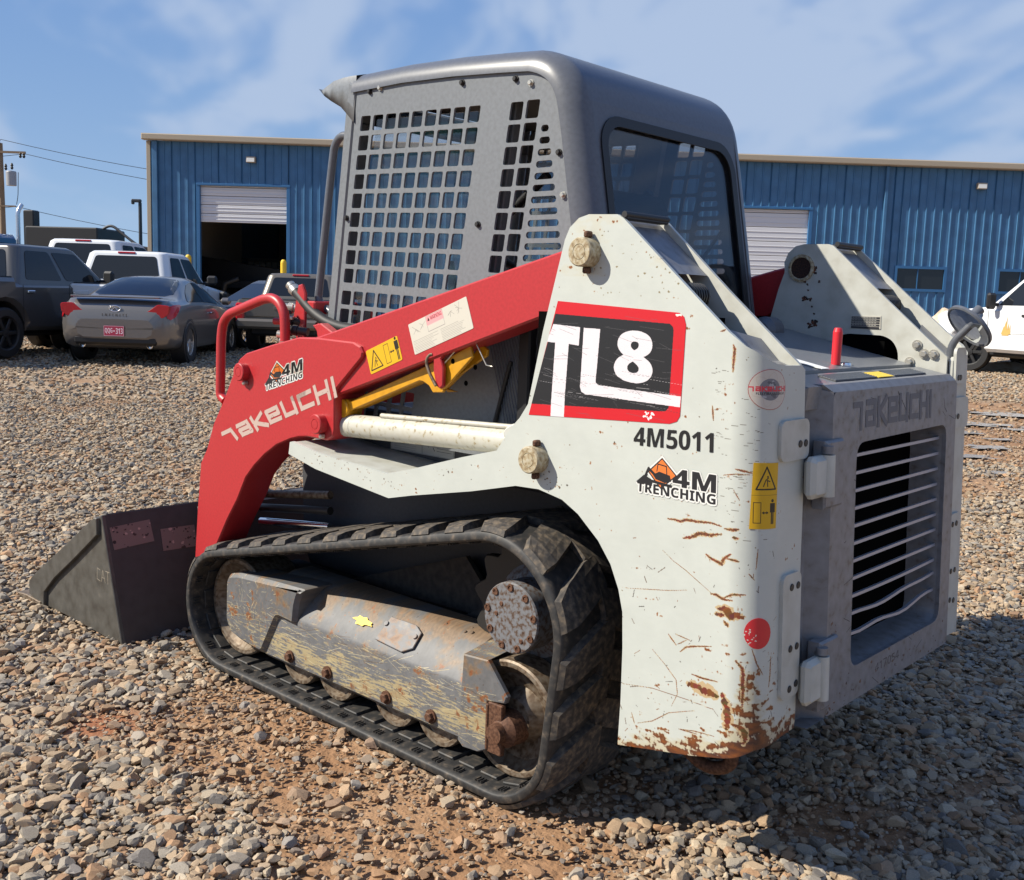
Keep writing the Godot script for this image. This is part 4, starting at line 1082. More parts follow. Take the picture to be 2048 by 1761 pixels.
# grey paint scraped to primer and rust, brown dust above
func guard_print() -> StandardMaterial3D:
	var P := Pic.new(Rect2(-1.40, 0.08, 1.62, 0.37), 900, c8(112, 115, 122))
	var g := RandomNumberGenerator.new(); g.seed = 404
	var n1 := noise(0.006, 5, FastNoiseLite.TYPE_SIMPLEX_SMOOTH, 91); var n2 := noise(0.05, 4, FastNoiseLite.TYPE_SIMPLEX_SMOOTH, 92); var n3 := noise(0.02, 4, FastNoiseLite.TYPE_SIMPLEX_SMOOTH, 93)
	var d := P.im.get_data()
	for y in P.H:
		var my := P.r.end.y - (y + 0.5) / P.H * P.r.size.y
		for x in P.W:
			var i := (y * P.W + x) * 3
			var mx := P.r.position.x + (x + 0.5) / P.W * P.r.size.x
			var a := n1.get_noise_2d(x, y * 1.6); var b := n2.get_noise_2d(x * 0.25, y * 2.2); var e := n3.get_noise_2d(x, y); var f := n2.get_noise_2d(x * 1.4, y * 1.4)
			var c := Vector3(94, 94, 95) * (1.0 + 0.10 * e + 0.05 * f)
			# tan scrape bands on the upright face
			var band := exp(-pow((my - 0.19) / 0.075, 2.0)) * (1.0 if mx > -1.1 else 0.55)
			c = c.lerp(Vector3(160, 144, 106), smoothstep(0.30, 0.62, band * 0.55 + a * 0.45 + b * 0.55 + f * 0.15) * 0.85)
			# brown dust and rust on the sloping top and along the ends
			var top := smoothstep(0.30, 0.40, my) * (1.0 if mx > -0.87 else 0.35)
			c = c.lerp(Vector3(118, 92, 66) * (1.0 + 0.2 * f), smoothstep(0.1, 0.55, top * 0.42 + a * 0.7 + e * 0.35) * (0.75 if top > 0.05 else 0.45))
			c = c.lerp(Vector3(112, 70, 42) * (1.0 + 0.25 * f), smoothstep(0.42, 0.62, a * 0.5 + e * 0.75 + f * 0.25 + (0.18 if mx < -1.15 or mx > 0.02 else 0.0)))
			d[i] = int(clampf(c.x, 0, 255)); d[i + 1] = int(clampf(c.y, 0, 255)); d[i + 2] = int(clampf(c.z, 0, 255))
	P.im = Image.create_from_data(P.W, P.H, false, Image.FORMAT_RGB8, d)
	for k in 620:
		var p := Vector2(g.randf_range(-1.38, 0.2), 0.12 + g.randf() * 0.19)
		var a := g.randfn(0.0, 0.22); var l := g.randf_range(0.01, 0.13) * g.randf()
		P.line(PackedVector2Array([p, p + Vector2(cos(a), sin(a)) * l]), g.randf_range(0.0007, 0.0016), [c8(172, 158, 122), c8(150, 134, 98), c8(78, 60, 46), c8(180, 168, 136)][g.randi() % 4])
	for k in 150:
		var p := Vector2(g.randf_range(-1.38, -1.0), g.randf_range(0.16, 0.42)); var a := g.randf_range(0, PI); var l := g.randf_range(0.006, 0.035)
		P.line(PackedVector2Array([p, p + Vector2(cos(a), sin(a)) * l]), 0.001, [c8(206, 190, 146), c8(150, 110, 74)][g.randi() % 2])
	for k in 500:
		P.blot(g, Vector2(g.randf_range(-1.4, 0.2), g.randf_range(0.1, 0.44)), g.randf_range(0.0006, 0.003), [c8(96, 64, 42), c8(128, 84, 54), c8(70, 60, 54)][g.randi() % 3])
	mats["guard_paint"] = pic_mat(P, 0.55)
	return mats.guard_paint

func build_track(L: Node3D, side: float) -> void:
	if side > 0: guard_print()
	var T := Node3D.new(); T.name = "track_assembly"; L.add_child(T, true)
	T.set_meta("label", "left rubber track on its rollers" if side > 0 else "right rubber track on its rollers")
	var flip := Transform3D(Basis.from_scale(Vector3(1, 1, side)), Vector3.ZERO)
	var line := belt_line(0.026)
	# belt: section of (z, distance out from the inner face)
	var sec := [[0.802, 0.012], [0.800, 0.030], [0.790, 0.037], [0.770, 0.038], [0.42, 0.038], [0.395, 0.036], [0.388, 0.02], [0.395, 0.003], [0.42, 0.001], [0.765, 0.001], [0.785, 0.002], [0.797, 0.005]]
	var rows := []
	for q in line:
		var r := PackedVector3Array()
		for s in sec: r.append(Vector3(q[0].x + q[1].x * s[1], q[0].y + q[1].y * s[1], s[0]))
		rows.append(r)
	rows.append(rows[0])
	var mb := MB.new(); mb.xf = flip
	mb.sheet(rows, true)
	var belt := put("rubber_track", mb, mats.rubber, T)
	# lengths along the belt
	var acc := [0.0]
	for i in line.size(): acc.append(acc[i] + line[i][0].distance_to(line[(i + 1) % line.size()][0]))
	var total: float = acc[line.size()]
	var at := func(s: float) -> Array:
		s = fposmod(s, total)
		var k: int = acc.bsearch(s) - 1
		k = clampi(k, 0, line.size() - 1)
		var t: float = (s - acc[k]) / maxf(1e-6, acc[k + 1] - acc[k])
		var a: Array = line[k]; var b: Array = line[(k + 1) % line.size()]
		return [a[0].lerp(b[0], t), a[1].lerp(b[1], t).normalized()]
	# tread lugs in two staggered rows, each bent with the belt
	var n := 30
	var pitch := total / n
	for row in 2:
		for k in n:
			var lug := MB.new(); lug.xf = flip
			var s0 := pitch * (k + (0.5 if row else 0.0))
			var z_out := 0.799 if row == 0 else 0.393
			var z_in := 0.575 if row == 0 else 0.615
			var grid := []
			var top := []
			for i in 5:
				var f := i / 4.0
				var z := lerpf(z_out, z_in, f)
				var skew := f * 0.085
				var half := pitch * (0.27 if i == 0 else (0.36 if i < 4 else 0.30))
				var lo := []; var hi := []
				for j in 5:
					var e := j / 4.0 * 2.0 - 1.0
					var q: Array = at.call(s0 + skew + e * half)
					var q2: Array = at.call(s0 + skew + e * half * 0.86)
					var hgt := 0.060 if i > 0 else 0.052
					lo.append(Vector3(q[0].x + q[1].x * 0.036, q[0].y + q[1].y * 0.036, z))
					hi.append(Vector3(q2[0].x + q2[1].x * hgt, q2[0].y + q2[1].y * hgt, z + (-0.01 if row == 0 else 0.01) * (1.0 if i == 0 else 0.0)))
				grid.append(lo); top.append(hi)
			for i in 4:
				for j in 4: lug.fq(top[i][j], top[i + 1][j], top[i + 1][j + 1], top[i][j + 1])
				lug.fq(grid[i][0], grid[i + 1][0], top[i + 1][0], top[i][0]); lug.fq(grid[i][4], grid[i + 1][4], top[i + 1][4], top[i][4])
			for j in 4:
				lug.fq(grid[0][j], grid[0][j + 1], top[0][j + 1], top[0][j]); lug.fq(grid[4][j], grid[4][j + 1], top[4][j + 1], top[4][j])
			put("tread_lug", lug, mats.rubber_dusty, belt)
	# inner pads: the gaps between them read as slots
	var m := 48
	for k in m:
		var q: Array = at.call(total * k / m)
		var p: Vector2 = q[0]; var nn: Vector2 = q[1]
		if side < 0: continue
		var pad := MB.new()
		pad.xf = flip * Transform3D(Basis(Vector3(-nn.y, nn.x, 0), Vector3(-nn.x, -nn.y, 0), Vector3.BACK), Vector3(p.x, p.y, 0.0))
		pad.extr(pv([-0.0385, 0.0, 0.0385, 0.0, 0.034, 0.009, -0.034, 0.009]), 0.50, 0.735, 0.003)
		for e in 3: pad.box(Vector3(-0.012 + e * 0.012, 0.003, 0.768), Vector3(0.003, 0.005, 0.03))
		put("inner_pad", pad, mats.rubber, belt)
	# rollers, idlers, sprocket
	for x in [-0.91, -0.685, -0.365, -0.14]:
		mb = MB.new(); mb.xf = flip
		mb.lathe(Vector3(x, 0.157, 0.0), [Vector2(0.03, 0.47), Vector2(0.108, 0.47), Vector2(0.112, 0.49), Vector2(0.112, 0.70), Vector2(0.108, 0.712), Vector2(0.095, 0.712), Vector2(0.088, 0.695), Vector2(0.03, 0.69), Vector2(0, 0.69)], 30)
		put("track_roller", mb, mats.worn_steel, T)
	for q in [[-1.329, 0.253, 0.20], [0.168, 0.232, 0.188]]:
		mb = MB.new(); mb.xf = flip
		var R: float = q[2]
		mb.lathe(Vector3(q[0], q[1], 0.0), [Vector2(0.05, 0.50), Vector2(R - 0.02, 0.50), Vector2(R, 0.515), Vector2(R, 0.695), Vector2(R - 0.006, 0.70), Vector2(R - 0.02, 0.70), Vector2(R - 0.026, 0.69), Vector2(R - 0.05, 0.66), Vector2(0.09, 0.64), Vector2(0.06, 0.68), Vector2(0, 0.68)], 44)
		put("idler_wheel", mb, mats.worn_steel, T)
	mb = MB.new(); mb.xf = flip
	var gear := PackedVector2Array()
	for k in 13 * 6:
		var a := TAU * k / (13 * 6.0)
		var rr := 0.232 + 0.018 * clampf(sin(a * 13.0) * 1.6, -1.0, 1.0)
		gear.append(Vector2(0.149 + cos(a) * rr, 0.551 + sin(a) * rr))
	mb.extr(gear, 0.565, 0.60, 0.004)
	put("drive_sprocket", mb, mats.bolt_dark, T)
	mb = MB.new(); mb.xf = flip
	mb.lathe(Vector3(0.168, 0.562, 0.0), [Vector2(0.15, 0.50), Vector2(0.15, 0.60), Vector2(0.125, 0.615), Vector2(0.112, 0.62), Vector2(0.112, 0.712), Vector2(0.108, 0.717), Vector2(0.0, 0.718)], 40)
	var hub := put("drive_motor", mb, mats.hub_paint, T)
	for k in 9:
		var a := TAU * k / 9 + 0.2
		mb = MB.new(); mb.xf = flip
		mb.lathe(Vector3(0.168 + cos(a) * 0.096, 0.562 + sin(a) * 0.096, 0.7175), [Vector2(0.0125, 0.0), Vector2(0.0115, 0.004), Vector2(0.007, 0.004), Vector2(0.006, 0.0015), Vector2(0, 0.0015)], 12)
		put("hub_bolt", mb, mats.rust_steel, hub)
	for c in [[0.13, 0.60], [0.11, 0.565], [0.215, 0.50]]:
		mb = MB.new(); mb.xf = flip
		mb.lathe(Vector3(c[0], c[1], 0.7175), [Vector2(0.009, 0), Vector2(0.006, 0.003), Vector2(0, 0.003)], 8)
		put("drain_plug", mb, mats.rust_steel, hub)
	# guard beam
	var B := Node3D.new(); B.name = "track_guard"; T.add_child(B, true)
	mb = MB.new(); mb.xf = flip * Transform3D(Basis(Vector3(0, 0, -1), Vector3.UP, Vector3.RIGHT), Vector3.ZERO)
	mb.extr(pv([-0.74, 0.128, -0.74, 0.30, -0.735, 0.315, -0.64, 0.425, -0.60, 0.44, -0.52, 0.44, -0.52, 0.11, -0.72, 0.11]), -1.10, 0.0, 0.004)
	mb.flat_uv()
	put("guard_beam", mb, mats.guard_paint, B)
	mb = MB.new(); mb.xf = flip
	mb.extr(rounded(pv([-1.347,0.375,-1.326,0.401,-1.257,0.417,-1.038,0.431,-0.828,0.44,-0.856,0.412,-0.873,0.368,-0.883,0.289,-0.993,0.296,-1.092,0.127,-1.146,0.128,-1.259,0.142,-1.321,0.157,-1.352,0.21]), 0.015, 2), 0.60, 0.757, 0.016)
	mb.flat_uv()
	put("guard_nose", mb, mats.guard_paint, B)
	mb = MB.new(); mb.xf = flip
	mb.extr(pv([-0.003,0.41,0.103,0.417,0.189,0.321,0.181,0.297,0.108,0.284,0.114,0.128,0.07,0.105,0.003,0.1,-0.021,0.118]), 0.722, 0.744, 0.004)
	mb.flat_uv()
	mb.fq(Vector3(-0.003, 0.41, 0.73), Vector3(0.103, 0.417, 0.73), Vector3(0.103, 0.435, 0.55), Vector3(-0.003, 0.44, 0.55))
	put("guard_end", mb, mats.guard_paint, B)
	mb = MB.new(); mb.xf = flip
	mb.box(Vector3(0.143, 0.205, 0.737), Vector3(0.06, 0.165, 0.02), 0.003)
	mb.box(Vector3(0.112, 0.205, 0.747), Vector3(0.012, 0.15, 0.008), 0.003)
	mb.lathe(Vector3(0.165, 0.203, 0.70), [Vector2(0.058, -0.03), Vector2(0.055, 0.03), Vector2(0.032, 0.05), Vector2(0.030, 0.075), Vector2(0.0, 0.077)], 22)
	put("idler_bracket", mb, mats.rust_steel, B)
	var hb := hexbolt(0.017, 0.02, 0.024)
	for x in [-0.925, -0.696, -0.369, -0.145]:
		var o := inst("bolt", hb, mats.rust_steel, B, Transform3D(Basis(), Vector3(x, 0.158, 0.741)))
		if side < 0: o.transform = Transform3D(Basis(Vector3.UP, PI), Vector3(x, 0.158, -0.741))
	if side > 0:
		mb = MB.new()
		mb.xf = Transform3D(face(Vector3(0, 0.095, 0.11)), Vector3(-0.37, 0.372, 0.692))
		mb.extr(pv([-0.085, -0.045, 0.06, -0.055, 0.10, -0.03, 0.10, 0.03, 0.06, 0.05, -0.07, 0.05]), 0.0, 0.006, 0.002)
		mb.lathe(Vector3(-0.07, 0.02, 0.006), [Vector2(0.010, 0), Vector2(0.009, 0.006), Vector2(0, 0.006)], 8)
		mb.lathe(Vector3(0.085, 0.01, 0.006), [Vector2(0.010, 0), Vector2(0.009, 0.006), Vector2(0, 0.006)], 8)
		put("access_cover", mb, mats.guard_top, B)
		mb = MB.new()
		mb.xf = Transform3D(face(Vector3(0, 0.095, 0.11)), Vector3(-0.56, 0.372, 0.692))
		var g := RandomNumberGenerator.new(); g.seed = 3
		var blob := PackedVector2Array()
		for k in 18: blob.append(Vector2(cos(TAU * k / 18) * 0.05, sin(TAU * k / 18) * 0.017) * g.randf_range(0.6, 1.2))
		mb.extr(blob, 0.0, 0.0012)
		put("yellow_paint_mark", mb, mats.label_yellow, B)
		# lumps of dried mud on the beam
		for k in 26:
			mb = MB.new()
			var p := Vector3(g.randf_range(-0.28, 0.0), 0.43, g.randf_range(0.56, 0.63))
			mb.xf = Transform3D(Basis(Vector3(g.randf(), g.randf(), 1).normalized(), g.randf() * 6.0).scaled(Vector3.ONE * g.randf_range(0.006, 0.016)), p)
			mb.box(Vector3.ZERO, Vector3(1.6, 1.1, 1.3), 0.4)
			put("mud_lump", mb, mats.mud, B)
	# frame plates behind the rollers
	mb = MB.new(); mb.xf = flip
	mb.extr(pv([-0.95, 0.40, -0.30, 0.62, -0.1, 0.42]), 0.42, 0.44, 0.0)
	mb.extr(pv([-0.30, 0.40, 0.1, 0.62, 0.12, 0.40]), 0.46, 0.48, 0.0)
	mb.box(Vector3(-0.55, 0.25, 0.45), Vector3(1.6, 0.30, 0.12), 0.01)
	put("track_frame", mb, mats.frame_dusty, T)

func panel_x(x: float, y: float) -> float: return x
# the cab's side screen: holes in rows that lean with the front post
func screen_holes() -> Array:
	var H := []
	var tops := [2.180, 2.111, 2.042, 1.973, 1.904, 1.835, 1.766, 1.697, 1.628, 1.545, 1.477, 1.408, 1.339, 1.270, 1.201, 1.132, 1.063]
	for r in tops.size():
		for c in 9:
			var t: float = tops[r] - c * 0.0023
			var x: float = -0.848 + c * 0.0695 - (2.18 - tops[r]) * 0.1585
			if r >= 11 and c >= 8: continue
			if r >= 13 and c >= 7: continue
			var b := t - 0.053
			H.append(rounded(PackedVector2Array([Vector2(x - 0.0085, b), Vector2(x + 0.0455, b - 0.002), Vector2(x + 0.054, t - 0.002), Vector2(x, t)]), 0.007, 2))
	for r in 9:
		for c in 2:
			var t: float = 2.155 - r * 0.0688
			var x: float = -0.103 + c * 0.069 - r * 0.0104
			H.append(rounded(PackedVector2Array([Vector2(x - 0.0088, t - 0.056), Vector2(x + 0.0455, t - 0.058), Vector2(x + 0.054, t - 0.002), Vector2(x, t)]), 0.007, 2))
	for r in 12:
		var y := 2.063 - r * 0.0363
		H.append(rrect(0.027 - r * 0.0054, y - 0.0105, 0.058 + r * 0.0068, y + 0.0105, 0.0104, 4))
	return H

func build_cab(L: Node3D) -> void:
	var C := Node3D.new(); C.name = "cab"; L.add_child(C, true)
	C.set_meta("label", "grey cab with perforated side screens and rounded rear window")
	# side screens with a gap line round them
	var outline := pv([-0.872, 2.285, -0.527, 2.269, -0.203, 2.258, -0.12, 2.259, -0.05, 2.25, 0.03, 2.224, 0.087, 2.162, 0.122, 2.066, 0.132, 1.987, 0.173, 1.766, 0.215, 1.5, 0.10, 1.45, 0.02, 1.0, -1.03, 1.0, -0.985, 1.43])
	var screen := cut_plate(outline, screen_holes(), 0.482, 0.490).mesh()
	for s in [1.0, -1.0]:
		var mb := MB.new(); mb.xf = Transform3D(Basis.from_scale(Vector3(1, 1, s)), Vector3.ZERO)
		mb.add_mesh(screen)
		var sc := put("side_screen", mb, mats.grey_paint, C)
		var bo := hexbolt(0.008, 0.012, 0.011)
		for p in [[-0.80, 2.262, 1], [-0.742, 2.268, 0], [-0.325, 2.24, 1], [-0.085, 2.225, 1], [-0.02, 2.205, 0], [0.105, 1.985, 1], [0.128, 1.855, 0], [-0.925, 1.815, 1], [-0.235, 1.775, 1]]:
			inst("screen_bolt", bo, mats.bolt_dark if p[2] else mats.zinc, sc, Transform3D(Basis() if s > 0 else Basis(Vector3.UP, PI), Vector3(p[0], p[1], s * 0.490)))
		# sliding glass behind the screen
		mb = MB.new()
		mb.extr(pv([-0.80, 2.17, -0.27, 2.15, -0.36, 1.5, -0.92, 1.5]), s * 0.452, s * 0.456)
		put("side_glass", mb, mats.glass_clear, C)
		# front post and lower side
		mb = MB.new(); mb.xf = Transform3D(Basis.from_scale(Vector3(1, 1, s)), Vector3.ZERO)
		mb.extr(pv([-0.922, 2.31, -0.877, 2.29, -0.990, 1.43, -1.035, 1.0, -1.09, 1.0, -1.04, 1.43, -0.94, 2.2]), 0.40, 0.493, 0.006)
		mb.extr(pv([-0.23, 2.2, -0.12, 2.2, -0.22, 1.5, -0.33, 1.5]), 0.40, 0.44, 0.004)
		put("front_post", mb, mats.grey_paint, C)
		mb = MB.new(); mb.xf = Transform3D(Basis.from_scale(Vector3(1, 1, s)), Vector3.ZERO)
		mb.extr(pv([-0.36, 1.5, 0.22, 1.5, 0.30, 1.0, -0.36, 1.0]), 0.40, 0.42, 0.0)
		put("lower_side", mb, mats.frame_paint, C)
		# expanded mesh beside the tower
		mb = MB.new(); mb.xf = Transform3D(Basis.from_scale(Vector3(1, 1, s)), Vector3.ZERO)
		for k in 26:
			var x := -0.06 + k * 0.013
			for e in [1.0, -1.0]:
				mb.tube(PackedVector3Array([Vector3(x, 1.06, 0.497), Vector3(x + e * 0.11, 1.42, 0.497)]), 0.0022, 4, false, false)
		put("mesh_guard", mb, mats.cab_plastic, C)
		mb = MB.new(); mb.xf = Transform3D(Basis.from_scale(Vector3(1, 1, s)), Vector3.ZERO)
		mb.box(Vector3(0.02, 1.26, 0.51), Vector3(0.05, 0.46, 0.04), 0.006)
		put("dark_post", mb, mats.black, C)
		mb = MB.new(); mb.xf = Transform3D(Basis.from_scale(Vector3(1, 1, s)), Vector3.ZERO)
		mb.tube(PackedVector3Array([Vector3(-0.06, 1.33, 0.5), Vector3(-0.13, 1.10, 0.5)]), 0.008, 6)
		put("strut", mb, mats.black, C)
	# shell: roof and rear bent from one sheet, rounded down to the sides
	var prof := PackedVector2Array()
	for p in [[-0.90, 2.342], [-0.62, 2.346], [-0.36, 2.338], [-0.15, 2.325]]: prof.append(Vector2(p[0], p[1]))
	var a0 := Vector2(-0.02, 2.315); var a1 := Vector2(0.135, 2.29); var a2 := Vector2(0.172, 2.14)
	for k in 11:
		var t := k / 10.0
		prof.append(a0.lerp(a1, t).lerp(a1.lerp(a2, t), t))
	for p in [[0.192, 2.05], [0.245, 1.77], [0.295, 1.5], [0.33, 1.3], [0.36, 1.1]]: prof.append(Vector2(p[0], p[1]))
	var win_top := 2.115; var win_bot := 1.49
	var rows := []
	for i in prof.size():
		var t := (prof[mini(i + 1, prof.size() - 1)] - prof[maxi(i - 1, 0)]).normalized()
		var nn := Vector2(t.y, -t.x)   # inward
		if nn.dot(Vector2(-0.3, 1.6) - prof[i]) < 0: nn = -nn
		var r := PackedVector3Array()
		var rad := 0.075
		for e in [1.0, -1.0]:
			for k in 9:
				var g := PI / 2 * (k / 8.0 if e > 0 else 1.0 - k / 8.0)
				var ins := rad * (1.0 - sin(g))
				var z: float = e * (0.5 - rad + rad * cos(g))
				r.append(Vector3(prof[i].x + nn.x * ins, prof[i].y + nn.y * ins, z))
		rows.append(r)
	var last := 0
	for i in prof.size():
		if prof[i].y > 2.13: last = i
	var mb := MB.new()
	mb.sheet(rows.slice(0, last + 1), false)
	# rear posts beside the window
	var left := []; var right := []
	for i in range(last, rows.size()):
		left.append(rows[i].slice(0, 9)); right.append(rows[i].slice(9, 18))
	mb.sheet(left, false); mb.sheet(right, false)
	put("cab_shell", mb, mats.cab_plastic, C)
	# rear panel with the window opening, on the leaning rear plane
	var O := Vector3(0.172, 2.14, 0); var D := Vector3(0.33, 1.3, 0)
	var down := (D - O).normalized()
	var out := Vector3(-down.y, down.x, 0); 
	if out.x < 0: out = -out
	var bx := Basis(Vector3(0, 0, -1), -down, out)   # local x to the machine's right, y up the panel
	var frame := cut_plate(rect(-0.425, -0.86, 0.425, 0.004), [rounded(pv([-0.405, -0.09, 0.36, -0.035, 0.405, -0.12, 0.415, -0.70, 0.36, -0.76, -0.36, -0.76, -0.40, -0.70]), 0.09, 6)], -0.03, 0.0)
	frame = cut_plate(rect(-0.426, -0.86, 0.426, 0.004), [rrect(-0.395, -0.74, 0.395, -0.035, 0.10, 7)], -0.03, 0.0)
	mb = MB.new(); mb.xf = Transform3D(bx, O)
	mb.add_mesh(frame.mesh())
	put("rear_panel", mb, mats.cab_plastic, C)
	mb = MB.new(); mb.xf = Transform3D(bx, O)
	mb.add_mesh(cut_plate(rrect(-0.402, -0.747, 0.402, -0.028, 0.105, 7), [rrect(-0.37, -0.715, 0.37, -0.06, 0.08, 7)], 0.001, 0.006).mesh())
	put("window_seal", mb, mats.black, C)
	mb = MB.new(); mb.xf = Transform3D(bx, O)
	mb.extr(rrect(-0.395, -0.74, 0.395, -0.035, 0.10, 7), -0.012, -0.008)
	put("rear_window", mb, mats.glass_tint, C)
	# end wall of the roof over the front and visor
	mb = MB.new()
	var vis := [[-0.885, 2.342, 2.16], [-0.92, 2.343, 2.19], [-0.96, 2.342, 2.222], [-1.02, 2.336, 2.25], [-1.06, 2.322, 2.272], [-1.095, 2.308, 2.302]]
	var vr := []
	for q in vis:
		var r := PackedVector3Array()
		for z in [0.485, 0.44, 0.0, -0.44, -0.485]: r.append(Vector3(q[0], q[1] - (0.012 if absf(z) > 0.45 else 0.0), z))
		for z in [-0.497, -0.3, 0.0, 0.3, 0.497]: r.append(Vector3(q[0], q[2], z))
		vr.append(r)
	mb.sheet(vr, true)
	put("visor", mb, mats.grey_paint, C)
	mb = MB.new()
	for z in [0.0]: mb.box(Vector3(-0.42, 2.262, 0), Vector3(0.92, 0.02, 0.86), 0.006)
	put("headliner", mb, mats.black, C)
	# grab bars in front of the door
	for s in [1.0, -1.0]:
		mb = MB.new()
		mb.tube(bend(v3(pv([-0.93,2.122,-0.995,2.124,-1.031,2.09,-1.054,1.961,-1.095,1.698,-1.125,1.514,-1.111,1.489,-1.026,1.453]), s * 0.47), 0.045), 0.0155, 10)
		put("grab_bar", mb, mats.cab_plastic, C)
	# inside: seat, lap bar, levers, floor
	mb = MB.new()
	mb.box(Vector3(-0.25, 1.42, 0), Vector3(0.44, 0.10, 0.46), 0.03)
	mb.xf = Transform3D(Basis(Vector3.BACK, -0.16), Vector3(-0.03, 1.68, 0))
	mb.box(Vector3.ZERO, Vector3(0.10, 0.48, 0.44), 0.035)
	put("seat", mb, mats.vinyl, C)
	for s in [1.0, -1.0]:
		mb = MB.new()
		mb.tube(bend(PackedVector3Array([Vector3(-0.1, 1.95, s * 0.30), Vector3(-0.42, 1.72, s * 0.30), Vector3(-0.48, 1.66, s * 0.05)]), 0.06), 0.016, 8)
		mb.box(Vector3(-0.35, 1.45, s * 0.33), Vector3(0.42, 0.12, 0.12), 0.02)
		mb.tube(PackedVector3Array([Vector3(-0.5, 1.5, s * 0.33), Vector3(-0.54, 1.66, s * 0.32)]), 0.016, 8)
		put("control_lever", mb, mats.black, C)
	mb = MB.new()
	mb.box(Vector3(-0.40, 1.03, 0), Vector3(1.2, 0.06, 0.8), 0.0)
	mb.box(Vector3(0.19, 1.25, 0), Vector3(0.10, 0.55, 0.8), 0.0)
	put("cab_floor", mb, mats.black, C)
	mb = MB.new()
	mb.extr(pv([-0.90, 2.24, -0.885, 2.24, -1.0, 1.25, -1.02, 1.25]), -0.39, 0.39)
	put("front_glass", mb, mats.glass_clear, C)
	mb = MB.new()
	mb.tube(PackedVector3Array([Vector3(0.205, 1.62, -0.12), Vector3(0.18, 1.80, -0.36)]), 0.007, 6)
	put("wiper", mb, mats.black, C)
	# white label low on the side
	var P := Pic.new(Rect2(-0.70, 0.96, 0.34, 0.09), 1500, c8(180, 178, 172))
	var g := RandomNumberGenerator.new(); g.seed = 77
	P.line(rect(-0.695, 0.962, -0.53, 1.045), 0.0016, c8(120, 120, 118), true); P.line(rect(-0.525, 0.962, -0.365, 1.045), 0.0016, c8(120, 120, 118), true)
	for r in 6: P.line(PackedVector2Array([Vector2(-0.45, 1.03 - r * 0.01), Vector2(-0.375, 1.03 - r * 0.01)]), 0.002, c8(90, 90, 90))
	for r in 5: P.line(PackedVector2Array([Vector2(-0.68, 1.0 - r * 0.008), Vector2(-0.56, 1.0 - r * 0.008)]), 0.0015, c8(140, 140, 138))
	for k in 12: P.line(PackedVector2Array([Vector2(-0.48, 1.005), Vector2(-0.48 + g.randf_range(-0.025, 0.02), 1.005 + g.randf_range(-0.03, 0.03))]), 0.003, c8(50, 50, 52))
	decal("instruction_label", rect(-0.70, 0.96, -0.36, 1.05), 0.4505, P, C)
	mb = MB.new()
	mb.box(Vector3(-0.3, 1.0, 0.0), Vector3(1.28, 0.2, 0.90), 0.01)
	put("cab_base", mb, mats.frame_paint, C)

func rear_x(y: float) -> float: return 1.034 - 0.048 * (y - 0.9)

